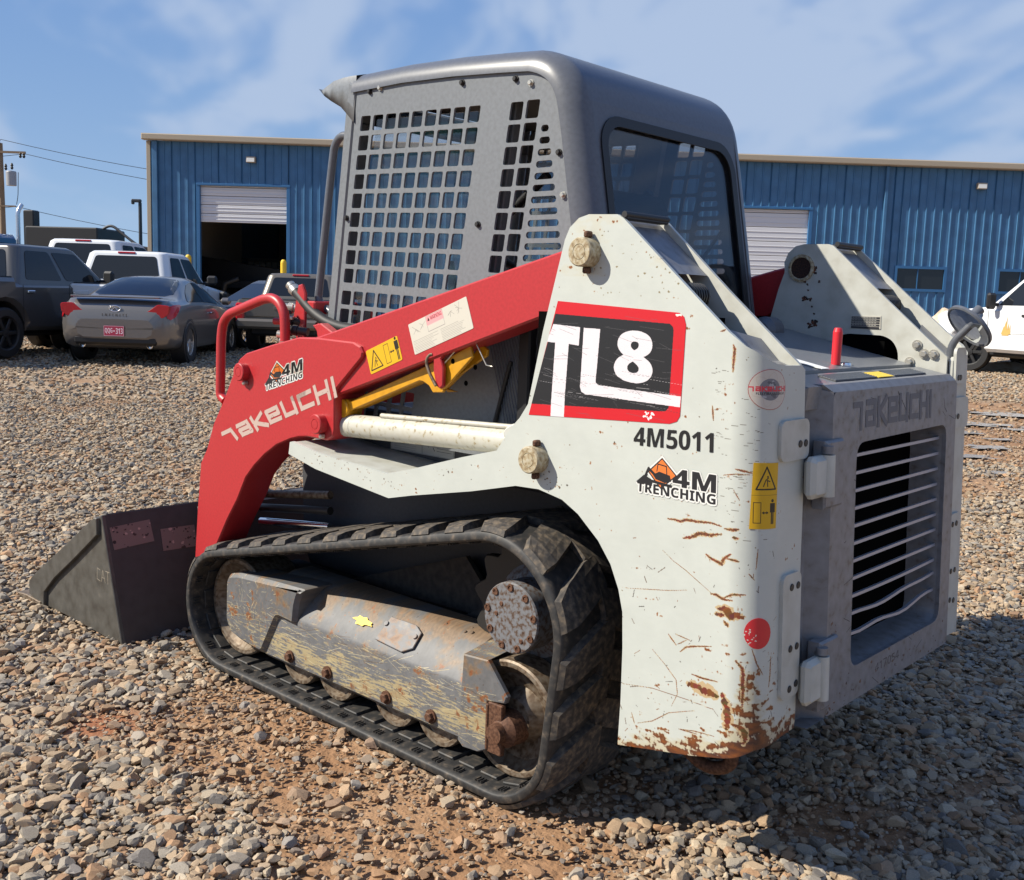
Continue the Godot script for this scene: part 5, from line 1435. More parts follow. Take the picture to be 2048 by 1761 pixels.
func build_rear(L: Node3D) -> void:
	# engine hood between the towers
	var E := Node3D.new(); E.name = "engine_hood"; L.add_child(E, true)
	var mb := MB.new()
	mb.extr(pv([0.30, 0.95, 0.30, 1.47, 0.40, 1.455, 0.86, 1.357, 0.88, 0.95]), -0.519, 0.519, 0.006)
	put("hood_panel", mb, mats.hood_paint, E)
	mb = MB.new()
	mb.extr(pv([0.886, 1.27, 0.886, 1.350, 0.99, 1.330, 0.985, 1.27]), -0.515, 0.515, 0.006)
	put("hood_rear", mb, mats.hood_paint, E)
	var up := Vector3(0.2, 1, 0).normalized()
	for s in [[0.30, 0.02], [-0.11, -0.36]]:
		mb = MB.new(); mb.xf = Transform3D(Basis(Vector3(up.y, -up.x, 0), up, Vector3.BACK), Vector3(0.94, 1.340, 0))
		mb.box(Vector3(0, 0.001, (s[0] + s[1]) / 2), Vector3(0.055, 0.004, absf(s[0] - s[1])), 0.0)
		var gr := put("vent_grille", mb, mats.frame_paint, E)
		mb = MB.new(); mb.xf = Transform3D(Basis(Vector3(up.y, -up.x, 0), up, Vector3.BACK), Vector3(0.94, 1.343, 0))
		for k in 44: mb.box(Vector3(0, 0.001, lerpf(s[0], s[1], (k + 0.5) / 44)), Vector3(0.052, 0.002, 0.003))
		for k in 7: mb.box(Vector3(-0.024 + k * 0.008, 0.0025, (s[0] + s[1]) / 2), Vector3(0.0016, 0.001, absf(s[0] - s[1])))
		put("vent_mesh", mb, mats.grey_paint, gr)
	mb = MB.new(); mb.xf = Transform3D(Basis(Vector3(up.y, -up.x, 0), up, Vector3.BACK), Vector3(0.942, 1.341, 0))
	mb.box(Vector3(0, 0.002, -0.045), Vector3(0.05, 0.002, 0.11))
	put("yellow_sticker", mb, mats.label_yellow, E)
	mb = MB.new(); mb.xf = Transform3D(Basis(Vector3(up.y, -up.x, 0), up, Vector3.BACK), Vector3(0.78, 1.3745, 0))
	mb.box(Vector3(0, 0.002, 0.15), Vector3(0.17, 0.002, 0.05))
	put("white_sticker", mb, mats.label_white, E)
	mb = MB.new(); mb.xf = Transform3D(Basis(Vector3.RIGHT, -PI / 2), Vector3(0.82, 1.365, -0.01))
	mb.lathe(Vector3.ZERO, [Vector2(0.014, 0), Vector2(0.0145, 0.10), Vector2(0.011, 0.112), Vector2(0, 0.113)], 16)
	put("red_handle", mb, mats.red_grip, E)
	mb = MB.new(); mb.xf = Transform3D(Basis(Vector3.RIGHT, -PI / 2), Vector3(0.82, 1.362, -0.08))
	mb.lathe(Vector3.ZERO, [Vector2(0.02, 0), Vector2(0.018, 0.008), Vector2(0, 0.01)], 14)
	put("hood_latch", mb, mats.chrome, E)
	# lifting eye beside the cab
	mb = MB.new()
	mb.extr(rrect(0.36, 1.44, 0.44, 1.56, 0.035), 0.16, 0.18, 0.003)
	mb.lathe(Vector3(0.40, 1.45, -0.35), [Vector2(0.05, -0.03), Vector2(0.05, 0.03), Vector2(0.03, 0.05), Vector2(0, 0.05)], 16)
	put("lifting_eye", mb, mats.cab_plastic, E)
	# rear door, leaning with the tower flanges
	var Dr := Node3D.new(); Dr.name = "rear_door"; L.add_child(Dr, true)
	var lean := atan(0.048)
	var dx := Transform3D(Basis(Vector3(0, 0, -1), Vector3(-sin(lean), cos(lean), 0), Vector3(cos(lean), sin(lean), 0)), Vector3(rear_x(0.9), 0.9, 0))
	# local x = -z of the loader, local y = height - 0.9
	var face_poly := rounded(pv([-0.41, -0.475, 0.515, -0.475, 0.515, 0.405, 0.50, 0.415, -0.41, 0.415]), 0.02, 3)
	var opening := rounded(pv([-0.255, -0.375, 0.43, -0.378, 0.435, 0.275, -0.255, 0.268]), 0.05, 5)
	mb = MB.new(); mb.xf = dx
	mb.add_mesh(cut_plate(face_poly, [opening], -0.015, 0.0).mesh())
	put("door_panel", mb, mats.door_paint, Dr)
	# deep reveal of the opening
	mb = MB.new(); mb.xf = dx
	for i in opening.size():
		var a := opening[i]; var b := opening[(i + 1) % opening.size()]
		mb.fq(Vector3(a.x, a.y, -0.014), Vector3(b.x, b.y, -0.014), Vector3(b.x * 0.96, b.y * 0.96, -0.11), Vector3(a.x * 0.96, a.y * 0.96, -0.11))
	put("opening_reveal", mb, mats.door_paint, Dr)
	mb = MB.new(); mb.xf = dx
	mb.extr(rect(-0.27, -0.39, 0.45, 0.29), -0.125, -0.112)
	put("radiator_screen", mb, mats.dark_void, Dr)
	# chamfered hinge side and top flange
	mb = MB.new(); mb.xf = dx
	mb.fq(Vector3(-0.41, -0.475, 0), Vector3(-0.41, 0.415, 0), Vector3(-0.455, 0.43, -0.05), Vector3(-0.455, -0.475, -0.05))
	mb.fq(Vector3(-0.455, -0.475, -0.05), Vector3(-0.455, 0.43, -0.05), Vector3(-0.515, 0.43, -0.055), Vector3(-0.515, -0.475, -0.055))
	mb.fq(Vector3(-0.41, 0.415, 0), Vector3(0.50, 0.415, 0), Vector3(0.50, 0.435, -0.02), Vector3(-0.43, 0.435, -0.02))
	mb.fq(Vector3(-0.43, 0.435, -0.02), Vector3(0.50, 0.435, -0.02), Vector3(0.50, 0.44, -0.08), Vector3(-0.455, 0.44, -0.08))
	mb.fq(Vector3(-0.41, 0.415, 0), Vector3(-0.43, 0.435, -0.02), Vector3(-0.455, 0.44, -0.08), Vector3(-0.455, 0.43, -0.05))
	mb.fq(Vector3(0.515, -0.475, 0), Vector3(0.515, 0.405, 0), Vector3(0.515, 0.405, -0.06), Vector3(0.515, -0.475, -0.06))
	mb.fq(Vector3(-0.515, -0.475, 0), Vector3(0.515, -0.475, 0), Vector3(0.515, -0.475, -0.08), Vector3(-0.515, -0.475, -0.08))
	put("door_edge", mb, mats.door_paint, Dr)
	for h in [[0.13, 0.27], [-0.42, -0.27]]:
		mb = MB.new(); mb.xf = dx
		mb.extr(pv([-0.47, h[0] - 0.02, -0.36, h[0] - 0.02, -0.36, h[1] + 0.02, -0.47, h[1] + 0.02]), -0.03, 0.012, 0.006)
		put("hinge_bracket", mb, mats.door_paint, Dr)
		mb = MB.new(); mb.xf = dx
		mb.box(Vector3(-0.50, (h[0] + h[1]) / 2, 0.002), Vector3(0.10, h[1] - h[0] - 0.03, 0.035), 0.012)
		mb.xf = dx * Transform3D(Basis(Vector3.RIGHT, -PI / 2), Vector3(-0.462, h[0] + 0.015, 0.012))
		mb.lathe(Vector3.ZERO, [Vector2(0, 0), Vector2(0.020, 0), Vector2(0.020, h[1] - h[0] - 0.03), Vector2(0, h[1] - h[0] - 0.03)], 16)
		put("hinge_knuckle", mb, mats.white_paint, Dr)
		mb = MB.new(); mb.xf = dx * Transform3D(Basis(Vector3.RIGHT, -PI / 2), Vector3(-0.462, h[1] - 0.012, 0.012))
		mb.lathe(Vector3.ZERO, [Vector2(0.016, 0), Vector2(0.016, 0.02), Vector2(0, 0.021)], 12)
		put("hinge_pin", mb, mats.door_paint, Dr)
	# eleven grille bars, the lower ones bent
	for k in 11:
		mb = MB.new(); mb.xf = dx
		var y0 := 0.228 - k * 0.0508
		var pts := PackedVector3Array()
		for i in 13:
			var u := i / 12.0
			var sag := 0.0
			if k == 10: sag = -0.016 * sin(PI * u) - 0.006 * sin(TAU * 2 * u)
			if k == 9: sag = -0.008 * sin(PI * u * 1.4) + 0.003 * sin(TAU * 2 * u)
			if k == 8: sag = -0.004 * sin(PI * u)
			pts.append(Vector3(lerpf(-0.262, 0.44, u), y0 + sag, -0.022))
		for i in 12:
			var a := pts[i]; var b := pts[i + 1]
			mb.fq(a + Vector3(0, 0.0045, 0), b + Vector3(0, 0.0045, 0), b - Vector3(0, 0.0045, 0), a - Vector3(0, 0.0045, 0), Vector3.BACK)
			mb.fq(a + Vector3(0, 0.0045, 0), b + Vector3(0, 0.0045, 0), b + Vector3(0, 0.003, -0.012), a + Vector3(0, 0.003, -0.012), Vector3.UP)
			mb.fq(a - Vector3(0, 0.0045, 0), b - Vector3(0, 0.0045, 0), b - Vector3(0, 0.002, 0.012), a - Vector3(0, 0.002, 0.012), Vector3.DOWN)
		put("grille_bar", mb, mats.steel_bar, Dr)
	var q := PackedVector2Array([Vector2(-0.28, 0.385), Vector2(0.29, 0.388), Vector2(0.29, 0.312), Vector2(-0.28, 0.308)])
	var P := Pic.new(bbox(q, 0.01), 900, Color(0, 0, 0, 0))
	brand(P, q, c8(92, 92, 97), 0.22)
	mb = MB.new(); mb.xf = dx
	mb.extr(rect(P.r.position.x, P.r.position.y, P.r.end.x, P.r.end.y), 0.0004, 0.0009)
	put("maker_lettering", mb, pic_mat(P, 0.6), Dr)
	var g := RandomNumberGenerator.new(); g.seed = 8
	var S := Pic.new(Rect2(-0.41, -0.475, 0.92, 0.89), 700, Color(0, 0, 0, 0))
	for k in 60: 
		var c := Vector2(g.randf_range(-0.41, 0.5), -0.475 + pow(g.randf(), 3.0) * 0.12)
		S.blot(g, c, g.randf_range(0.002, 0.007), [c8(88, 62, 46), c8(70, 52, 42), c8(112, 84, 62)][g.randi() % 3])
	for k in 40: S.blot(g, Vector2(-0.38 + g.randf_range(-0.025, 0.03), g.randf_range(-0.47, -0.2)), g.randf_range(0.002, 0.006), c8(110, 80, 58))
	for k in 26:
		var c := Vector2(g.randf_range(-0.4, 0.5), g.randf_range(-0.46, 0.41)); var a := g.randf_range(-0.6, 0.6)
		S.line(PackedVector2Array([c, c + Vector2(cos(a), sin(a)) * g.randf_range(0.01, 0.07)]), 0.0016, [c8(66, 64, 66), c8(58, 54, 52)][g.randi() % 2])
	S.line(PackedVector2Array([Vector2(0.02, 0.40), Vector2(0.10, 0.33), Vector2(0.115, 0.31)]), 0.003, c8(60, 58, 60))
	S.line(PackedVector2Array([Vector2(0.40, 0.36), Vector2(0.41, 0.33), Vector2(0.43, 0.315)]), 0.003, c8(60, 58, 60))
	S.text("417054", PackedVector2Array([Vector2(-0.08, -0.405), Vector2(0.10, -0.402), Vector2(0.10, -0.428), Vector2(-0.08, -0.43)]), c8(84, 80, 78), false)
	mb = MB.new(); mb.xf = dx
	mb.add_mesh(cut_plate(rect(-0.405, -0.47, 0.505, 0.40), [opening], 0.0002, 0.00035).mesh())
	put("door_wear", mb, pic_mat(S, 0.7), Dr)
	# tie-down hook below the tower
	mb = MB.new()
	mb.tube(bend(PackedVector3Array([Vector3(0.74, 0.40, 0.62), Vector3(0.75, 0.30, 0.62), Vector3(0.83, 0.27, 0.62), Vector3(0.90, 0.30, 0.62), Vector3(0.90, 0.36, 0.62)]), 0.04), 0.018, 10)
	put("tie_down_hook", mb, mats.rust_steel, L)
	mb = MB.new()
	mb.extr(pv([0.62, 0.34, 0.86, 0.42, 0.87, 0.46, 0.87, 0.9, 0.62, 0.9]), -0.70, 0.70, 0.02)
	put("counterweight", mb, mats.black, L)

func build_bucket(L: Node3D) -> void:
	var B := Node3D.new(); B.name = "bucket"; L.add_child(B, true)
	B.set_meta("label", "worn steel bucket resting on the gravel")
	for s in [1.0, -1.0]:
		var mb := MB.new(); mb.xf = Transform3D(Basis.from_scale(Vector3(1, 1, s)), Vector3.ZERO)
		mb.extr(pv([-2.049,0.542,-1.935,0.159,-1.885,-0.007,-2.348,0.008,-2.637,0.007,-2.689,0.004,-2.796,0.03,-2.797,0.095,-2.766,0.122,-2.327,0.394,-2.104,0.526]), 0.905, 0.925, 0.003)
		put("side_plate", mb, mats.bucket_steel, B)
		mb = MB.new(); mb.xf = Transform3D(Basis.from_scale(Vector3(1, 1, s)), Vector3.ZERO)
		mb.extr(pv([-2.083,0.531,-2.061,0.529,-2.061,0.456,-2.287,0.305,-2.497,0.171,-2.609,0.081,-2.616,0.014,-2.665,0.011,-2.772,0.037,-2.772,0.101,-2.742,0.128]), 0.92, 0.943, 0.003)
		put("side_cutter", mb, mats.bucket_steel, B)
	var mb := MB.new()
	mb.extr(pv([-2.049, 0.542, -1.935, 0.159, -1.885, -0.005, -1.905, -0.005, -1.955, 0.155, -2.069, 0.535]), -0.91, 0.91, 0.003)
	put("back_plate", mb, mats.bucket_back, B)
	mb = MB.new()
	mb.extr(pv([-2.06, 0.545, -2.11, 0.53, -2.10, 0.51, -2.045, 0.52]), -0.9, 0.9, 0.003)
	put("top_lip", mb, mats.bucket_steel, B)
	mb = MB.new()
	mb.extr(pv([-1.9, -0.005, -2.65, 0.0, -2.65, 0.018, -1.9, 0.015]), -0.904, 0.904, 0.0)
	put("floor_plate", mb, mats.bucket_steel, B)
	mb = MB.new()
	mb.extr(pv([-2.64, -0.004, -2.80, 0.005, -2.90, 0.012, -2.905, 0.02, -2.80, 0.03, -2.64, 0.026]), -0.95, 0.95, 0.003)
	put("cutting_edge", mb, mats.worn_steel, B)
	# worn white labels on the back
	var g := RandomNumberGenerator.new(); g.seed = 12
	var n := Vector3(0.958, 0.285, 0).normalized()
	var f := Basis(Vector3(0, 0, -1), n.cross(Vector3(0, 0, -1)), n)
	for q in [[0.80, 0.445, 0.19, 0.10, 0.06], [0.58, 0.40, 0.17, 0.10, -0.02]]:
		var x: float = -2.049 + (0.542 - q[1]) * 0.2977
		var P := Pic.new(Rect2(-q[2] / 2, -q[3] / 2, q[2], q[3]), 900, c8(124, 98, 90))
		for k in 26: P.blot(g, Vector2(g.randf_range(-0.5, 0.5) * q[2], g.randf_range(-0.5, 0.5) * q[3]), g.randf_range(0.002, 0.009), [c8(62, 40, 36), c8(180, 140, 128), c8(40, 28, 26)][g.randi() % 3])
		mb = MB.new(); mb.xf = Transform3D(f * Basis(Vector3.BACK, q[4]), Vector3(x, q[1], q[0]) + n * 0.001)
		mb.extr(rect(-q[2] / 2, -q[3] / 2, q[2] / 2, q[3] / 2), 0.0, 0.001)
		put("worn_label", mb, pic_mat(P, 0.6), B)
	for z in [0.46, -0.46]:
		mb = MB.new()
		mb.extr(pv([-2.02, 0.53, -1.80, 0.52, -1.72, 0.30, -1.75, 0.02, -1.88, 0.0]), z - 0.02, z + 0.02, 0.004)
		put("bucket_ear", mb, mats.bucket_back, B)
	# letters scratched into the side
	var C := Pic.new(Rect2(-2.12, 0.20, 0.16, 0.12), 1200, Color(0, 0, 0, 0))
	for l in [[[-2.07, 0.295, -2.095, 0.30, -2.10, 0.25, -2.07, 0.245]], [[-2.06, 0.245, -2.045, 0.30, -2.025, 0.245], [-2.055, 0.265, -2.03, 0.265]], [[-2.02, 0.30, -1.985, 0.30], [-2.003, 0.30, -2.0, 0.245]]]:
		for s in l: C.line(pv(s), 0.003, c8(150, 140, 124))
	decal("scratched_letters", rect(-2.12, 0.20, -1.96, 0.32), 0.9251, C, B)

# ------------------------------------------------------------------ ground, gravel
var dirt_noise: FastNoiseLite
# how bare and earthy the yard is at a place, 0 to 1
func dirt(x: float, z: float) -> float:
	var d := 0.0
	for q in [[-0.78, 1.02, 0.36, 1.0], [-1.18, 1.38, 0.20, 0.9], [-0.35, 0.98, 0.22, 0.7], [0.28, 1.02, 0.22, 0.8], [0.50, 0.86, 0.14, 0.7], [1.02, 0.12, 0.16, 0.8], [-2.1, 0.75, 0.15, 0.5], [0.0, 1.22, 0.25, 0.5], [-1.7, -8.7, 1.3, 0.9], [-0.6, -6.4, 0.8, 0.7], [-3.0, -12.0, 2.2, 0.9]]:
		d += q[3] * exp(-(pow(x - q[0], 2.0) + pow(z - q[1], 2.0)) / (q[2] * q[2]))
	d += 0.9 * dirt_noise.get_noise_2d(x, z) + 0.05
	return smoothstep(0.25, 0.75, d)

func build_ground() -> void:
	dirt_noise = noise(0.45, 4, FastNoiseLite.TYPE_SIMPLEX_SMOOTH, 71)
	var bump := noise(1.1, 4, FastNoiseLite.TYPE_SIMPLEX_SMOOTH, 72)
	var as_ := [-30.0, -10.0, -5.0]
	var a := -2.0
	while a < 14.0: as_.append(a); a += 0.14
	while a < 60.0: as_.append(a); a *= 1.06
	as_.append_array([80.0, 150.0, 400.0, 1200.0])
	var bs := [-900.0, -300.0, -100.0, -60.0, -40.0, -25.0, -16.0, -12.0]
	var b := -9.0
	while b < 7.0: bs.append(b); b += 0.14
	bs.append_array([9.0, 12.0, 16.0, 25.0, 40.0, 60.0, 100.0, 300.0, 900.0])
	var rows := []
	for p in as_:
		var r := PackedVector3Array()
		for q in bs:
			var w: Vector3 = CAM + FWD * p + RGT * q
			var k := 1.0 - smoothstep(8.0, 14.0, absf(p)) 
			r.append(Vector3(w.x, gh(w.x, w.z) - 0.012 + bump.get_noise_2d(w.x, w.z) * 0.012 * k, w.z))
		rows.append(r)
	var mb := MB.new()
	mb.sheet(rows)
	var peb := noise(0.16, 1, FastNoiseLite.TYPE_CELLULAR, 73)
	peb.cellular_return_type = FastNoiseLite.RETURN_CELL_VALUE
	peb.domain_warp_enabled = true; peb.domain_warp_amplitude = 8.0; peb.domain_warp_frequency = 0.06
	var t := ntex(peb, [0.0, lin(0.10, 0.08, 0.06), 0.2, lin(0.20, 0.14, 0.09), 0.5, lin(0.30, 0.215, 0.135), 0.75, lin(0.36, 0.28, 0.19), 1.0, lin(0.46, 0.38, 0.28)], 1024)
	var hgt := noise(0.05, 6, FastNoiseLite.TYPE_SIMPLEX_SMOOTH, 73)
	hgt.fractal_gain = 0.65
	var m := mat("gravel_ground", Color.WHITE, 0.95, 0.0, t, Vector3(0.38, 0.38, 0.38))
	m.uv1_world_triplanar = true
	m.heightmap_enabled = true; m.heightmap_scale = 0.9; m.heightmap_texture = ntex(hgt, [0.0, Color.BLACK, 1.0, Color.WHITE], 1024)
	# earth between the stones
	var D := 768
	var im := Image.create(D, D, false, Image.FORMAT_RGBA8)
	var fine := noise(0.06, 4, FastNoiseLite.TYPE_SIMPLEX_SMOOTH, 74)
	for y in D:
		for x in D:
			var wx := (x + 0.5) / D * 30.0; var wz := (y + 0.5) / D * 30.0
			if wx > 5.0: wx -= 30.0
			if wz > 8.0: wz -= 30.0
			var d := dirt(wx, wz)
			var f := fine.get_noise_2d(x, y)
			var c := c8(150, 118, 88).lerp(c8(132, 98, 68), clampf(0.5 + f * 1.2, 0, 1))
			if Vector2(wx + 1.18, wz - 1.38).length() < 0.32: c = c.lerp(c8(140, 74, 44), 0.6 * (1.0 - Vector2(wx + 1.18, wz - 1.38).length() / 0.32))
			c.a = clampf(0.25 + d * 0.75 + f * 0.15, 0, 1)
			im.set_pixel(x, y, c)
	m.detail_enabled = true; m.detail_albedo = ImageTexture.create_from_image(im); m.detail_blend_mode = BaseMaterial3D.BLEND_MODE_MIX
	m.detail_uv_layer = BaseMaterial3D.DETAIL_UV_2; m.uv2_triplanar = true; m.uv2_world_triplanar = true; m.uv2_scale = Vector3(1 / 30.0, 1 / 30.0, 1 / 30.0)
	var G := put("ground", mb, m)
	tag(G, "gravel yard with patches of red earth", "", "", "structure")
	# stones
	var g := RandomNumberGenerator.new(); g.seed = 1234
	var shapes := []
	for k in 9: shapes.append(stone_mesh(g))
	var sm := StandardMaterial3D.new()
	sm.vertex_color_use_as_albedo = true; sm.roughness = 0.92
	sm.albedo_texture = ntex(noise(0.05, 4, FastNoiseLite.TYPE_SIMPLEX_SMOOTH, 75), [0.0, c8(190, 182, 172), 0.5, c8(236, 232, 228), 1.0, c8(255, 255, 255)], 256)
	sm.uv1_triplanar = true; sm.uv1_scale = Vector3(0.6, 0.6, 0.6)
	var lots := []
	for k in shapes.size(): lots.append([[], []])
	# scattered in the wedge in view, denser near
	for zone in [[0.9, 4.2, 3400.0, 0.012, 0.48], [4.2, 7.5, 2000.0, 0.0128, 0.42], [7.5, 13.0, 800.0, 0.0175, 0.36], [13.0, 30.0, 120.0, 0.032, 0.3]]:
		var a0: float = zone[0]; var a1: float = zone[1]
		var area := 0.62 * 2.0 * (a1 * a1 - a0 * a0) / 2.0 + 1.6 * (a1 - a0)
		for i in int(area * zone[2]):
			var d := sqrt(lerpf(a0 * a0, a1 * a1, g.randf()))
			var s := g.randf_range(-1.0, 1.0) * (0.62 * d + 0.8)
			var w := CAM + FWD * d + RGT * s
			if absf(absf(w.z) - 0.595) < 0.2 and w.x > -1.45 and w.x < 0.28: continue
			if w.x > -2.75 and w.x < -1.9 and absf(w.z) < 0.9: continue
			var e := dirt(w.x, w.z)
			if g.randf() < e * 0.66: continue
			var r: float = zone[3] * exp(g.randfn(0.0, zone[4])) * (0.8 if e > 0.5 else 1.0)
			place_stone(g, lots[g.randi() % shapes.size()], w, minf(r, 0.036), e)
	# crumbs on the bare earth
	for i in 26000:
		var d := sqrt(lerpf(1.4, 30.0, g.randf())); var s := g.randf_range(-1, 1) * (0.62 * d + 0.4)
		var w := CAM + FWD * d + RGT * s
		var e := dirt(w.x, w.z)
		if g.randf() > e + 0.35: continue
		place_stone(g, lots[g.randi() % shapes.size()], w, g.randf_range(0.0022, 0.0062), e)
	for k in shapes.size():
		var mm := MultiMesh.new()
		mm.transform_format = MultiMesh.TRANSFORM_3D; mm.use_colors = true
		mm.mesh = shapes[k]; mm.instance_count = lots[k][0].size()
		for i in lots[k][0].size():
			mm.set_instance_transform(i, lots[k][0][i]); mm.set_instance_color(i, lots[k][1][i])
		var o := MultiMeshInstance3D.new()
		o.name = "gravel"; o.multimesh = mm; o.material_override = sm
		add_child(o, true)
		tag(o, "loose crushed stone covering the yard", "", "", "stuff")
	# the largest stones in front, one by one
	var cols := []
	for c in [[0.40, 0.33, 0.24], [0.34, 0.30, 0.25], [0.44, 0.38, 0.29], [0.36, 0.24, 0.15], [0.27, 0.25, 0.23]]:
		var q := StandardMaterial3D.new()
		q.albedo_color = lin(c[0], c[1], c[2]); q.roughness = 0.92; q.albedo_texture = sm.albedo_texture; q.uv1_triplanar = true; q.uv1_scale = Vector3(0.7, 0.7, 0.7)
		cols.append(q)
	var n := 0
	while n < 240:
		var d := lerpf(1.9, 5.2, pow(g.randf(), 1.4)); var s := g.randf_range(-0.62, 0.62) * d
		var w := CAM + FWD * d + RGT * s
		if absf(absf(w.z) - 0.595) < 0.27 and w.x > -1.55 and w.x < 0.4: continue
		if absf(w.z) < 1.0 and w.x < -1.5: continue
		if g.randf() < dirt(w.x, w.z) * 0.7: continue
		var r := g.randf_range(0.018, 0.030) * (1.35 if g.randf() < 0.12 else 1.0)
		var bs_ := Basis(Vector3(g.randfn(0, 1), g.randfn(0, 1), g.randfn(0, 1)).normalized(), g.randf() * TAU).scaled(Vector3.ONE)
		var t3 := Transform3D(Basis.from_scale(Vector3(r * 1.15, r * 0.75, r)) * bs_, Vector3(w.x, gh(w.x, w.z) + r * 0.28, w.z))
		inst("stone", shapes[g.randi() % shapes.size()], cols[g.randi() % cols.size()], G, t3)
		n += 1

func place_stone(g: RandomNumberGenerator, lot: Array, w: Vector3, r: float, e: float) -> void:
	var b := Basis(Vector3(g.randfn(0, 1), g.randfn(0, 1), g.randfn(0, 1)).normalized(), g.randf() * TAU)
	b = Basis.from_scale(Vector3(g.randf_range(0.9, 1.45), g.randf_range(0.5, 0.85), g.randf_range(0.75, 1.15)) * r) * b
	b = Basis(Vector3.UP, g.randf() * TAU) * b
	lot[0].append(Transform3D(b, Vector3(w.x, gh(w.x, w.z) + r * g.randf_range(-0.12, 0.42), w.z)))
	var k := g.randf()
	var c: Vector3
	if k < 0.42: c = Vector3(0.38, 0.29, 0.195)
	elif k < 0.66: c = Vector3(0.30, 0.27, 0.225)
	elif k < 0.80: c = Vector3(0.44, 0.37, 0.275)
	elif k < 0.93: c = Vector3(0.36, 0.225, 0.13)
	else: c = Vector3(0.18, 0.165, 0.15)
	c = c.lerp(Vector3(0.36, 0.20, 0.10), e * 0.6 * g.randf()) * g.randf_range(0.78, 1.18)
	lot[1].append(Color(c.x, c.y, c.z))

# an angular broken stone of about unit radius
func stone_mesh(g: RandomNumberGenerator) -> ArrayMesh:
	var sp := SphereMesh.new()
	sp.radius = 1.0; sp.height = 2.0; sp.radial_segments = 9; sp.rings = 5
	var A := sp.get_mesh_arrays()
	var V: PackedVector3Array = A[Mesh.ARRAY_VERTEX]; var I: PackedInt32Array = A[Mesh.ARRAY_INDEX]
	var planes := []
	for k in 11: planes.append([Vector3(g.randfn(0, 1), g.randfn(0, 1), g.randfn(0, 1)).normalized(), g.randf_range(0.42, 0.8)])
	var P := {}
	var out := PackedVector3Array()
	for p in V:
		var key := Vector3i((p * 1000.0).round())
		if not P.has(key):
			var q := p * g.randf_range(0.94, 1.08)
			for pl in planes:
				var d: float = q.dot(pl[0])
				if d > pl[1]: q -= pl[0] * (d - pl[1])
			P[key] = q
		out.append(P[key])
	var mb := MB.new()
	for k in range(0, I.size(), 3): mb.ft(out[I[k]], out[I[k + 1]], out[I[k + 2]], out[I[k]] + out[I[k + 1]] + out[I[k + 2]])
	return mb.mesh()

# ------------------------------------------------------------------ the blue steel building
func wall_sheet(x0: float, x1: float, y0: float, y1: float, top0: float, top1: float) -> MB:
	# ribbed steel, ribs every 0.305 m; the top may follow the eave
	var mb := MB.new()
	var pts := []
	var k := int(floor((x0 + 14.4) / 0.305))
	pts.append(Vector2(x0, 0.0))
	while -14.4 + k * 0.305 < x1 + 0.1:
		var c := -14.4 + k * 0.305
		for q in [[-0.035, 0.0], [-0.017, 0.032], [0.017, 0.032], [0.035, 0.0]]:
			if c + q[0] > x0 + 0.001 and c + q[0] < x1 - 0.001: pts.append(Vector2(c + q[0], q[1]))
		for q in [-0.115, 0.115]:
			if c + q > x0 + 0.03 and c + q < x1 - 0.03: pts.append(Vector2(c + q, 0.0)); 
		k += 1
	pts.append(Vector2(x1, 0.0))
	pts.sort_custom(func(a, b): return a.x < b.x)
	for i in pts.size() - 1:
		var a: Vector2 = pts[i]; var b: Vector2 = pts[i + 1]
		var ta := y1 if y1 < 6.0 else lerpf(top0, top1, (a.x + 14.4) / 37.0); var tb := y1 if y1 < 6.0 else lerpf(top0, top1, (b.x + 14.4) / 37.0)
		mb.fq(Vector3(a.x, y0, a.y), Vector3(b.x, y0, b.y), Vector3(b.x, tb, b.y), Vector3(a.x, ta, a.y), Vector3.BACK)
	return mb

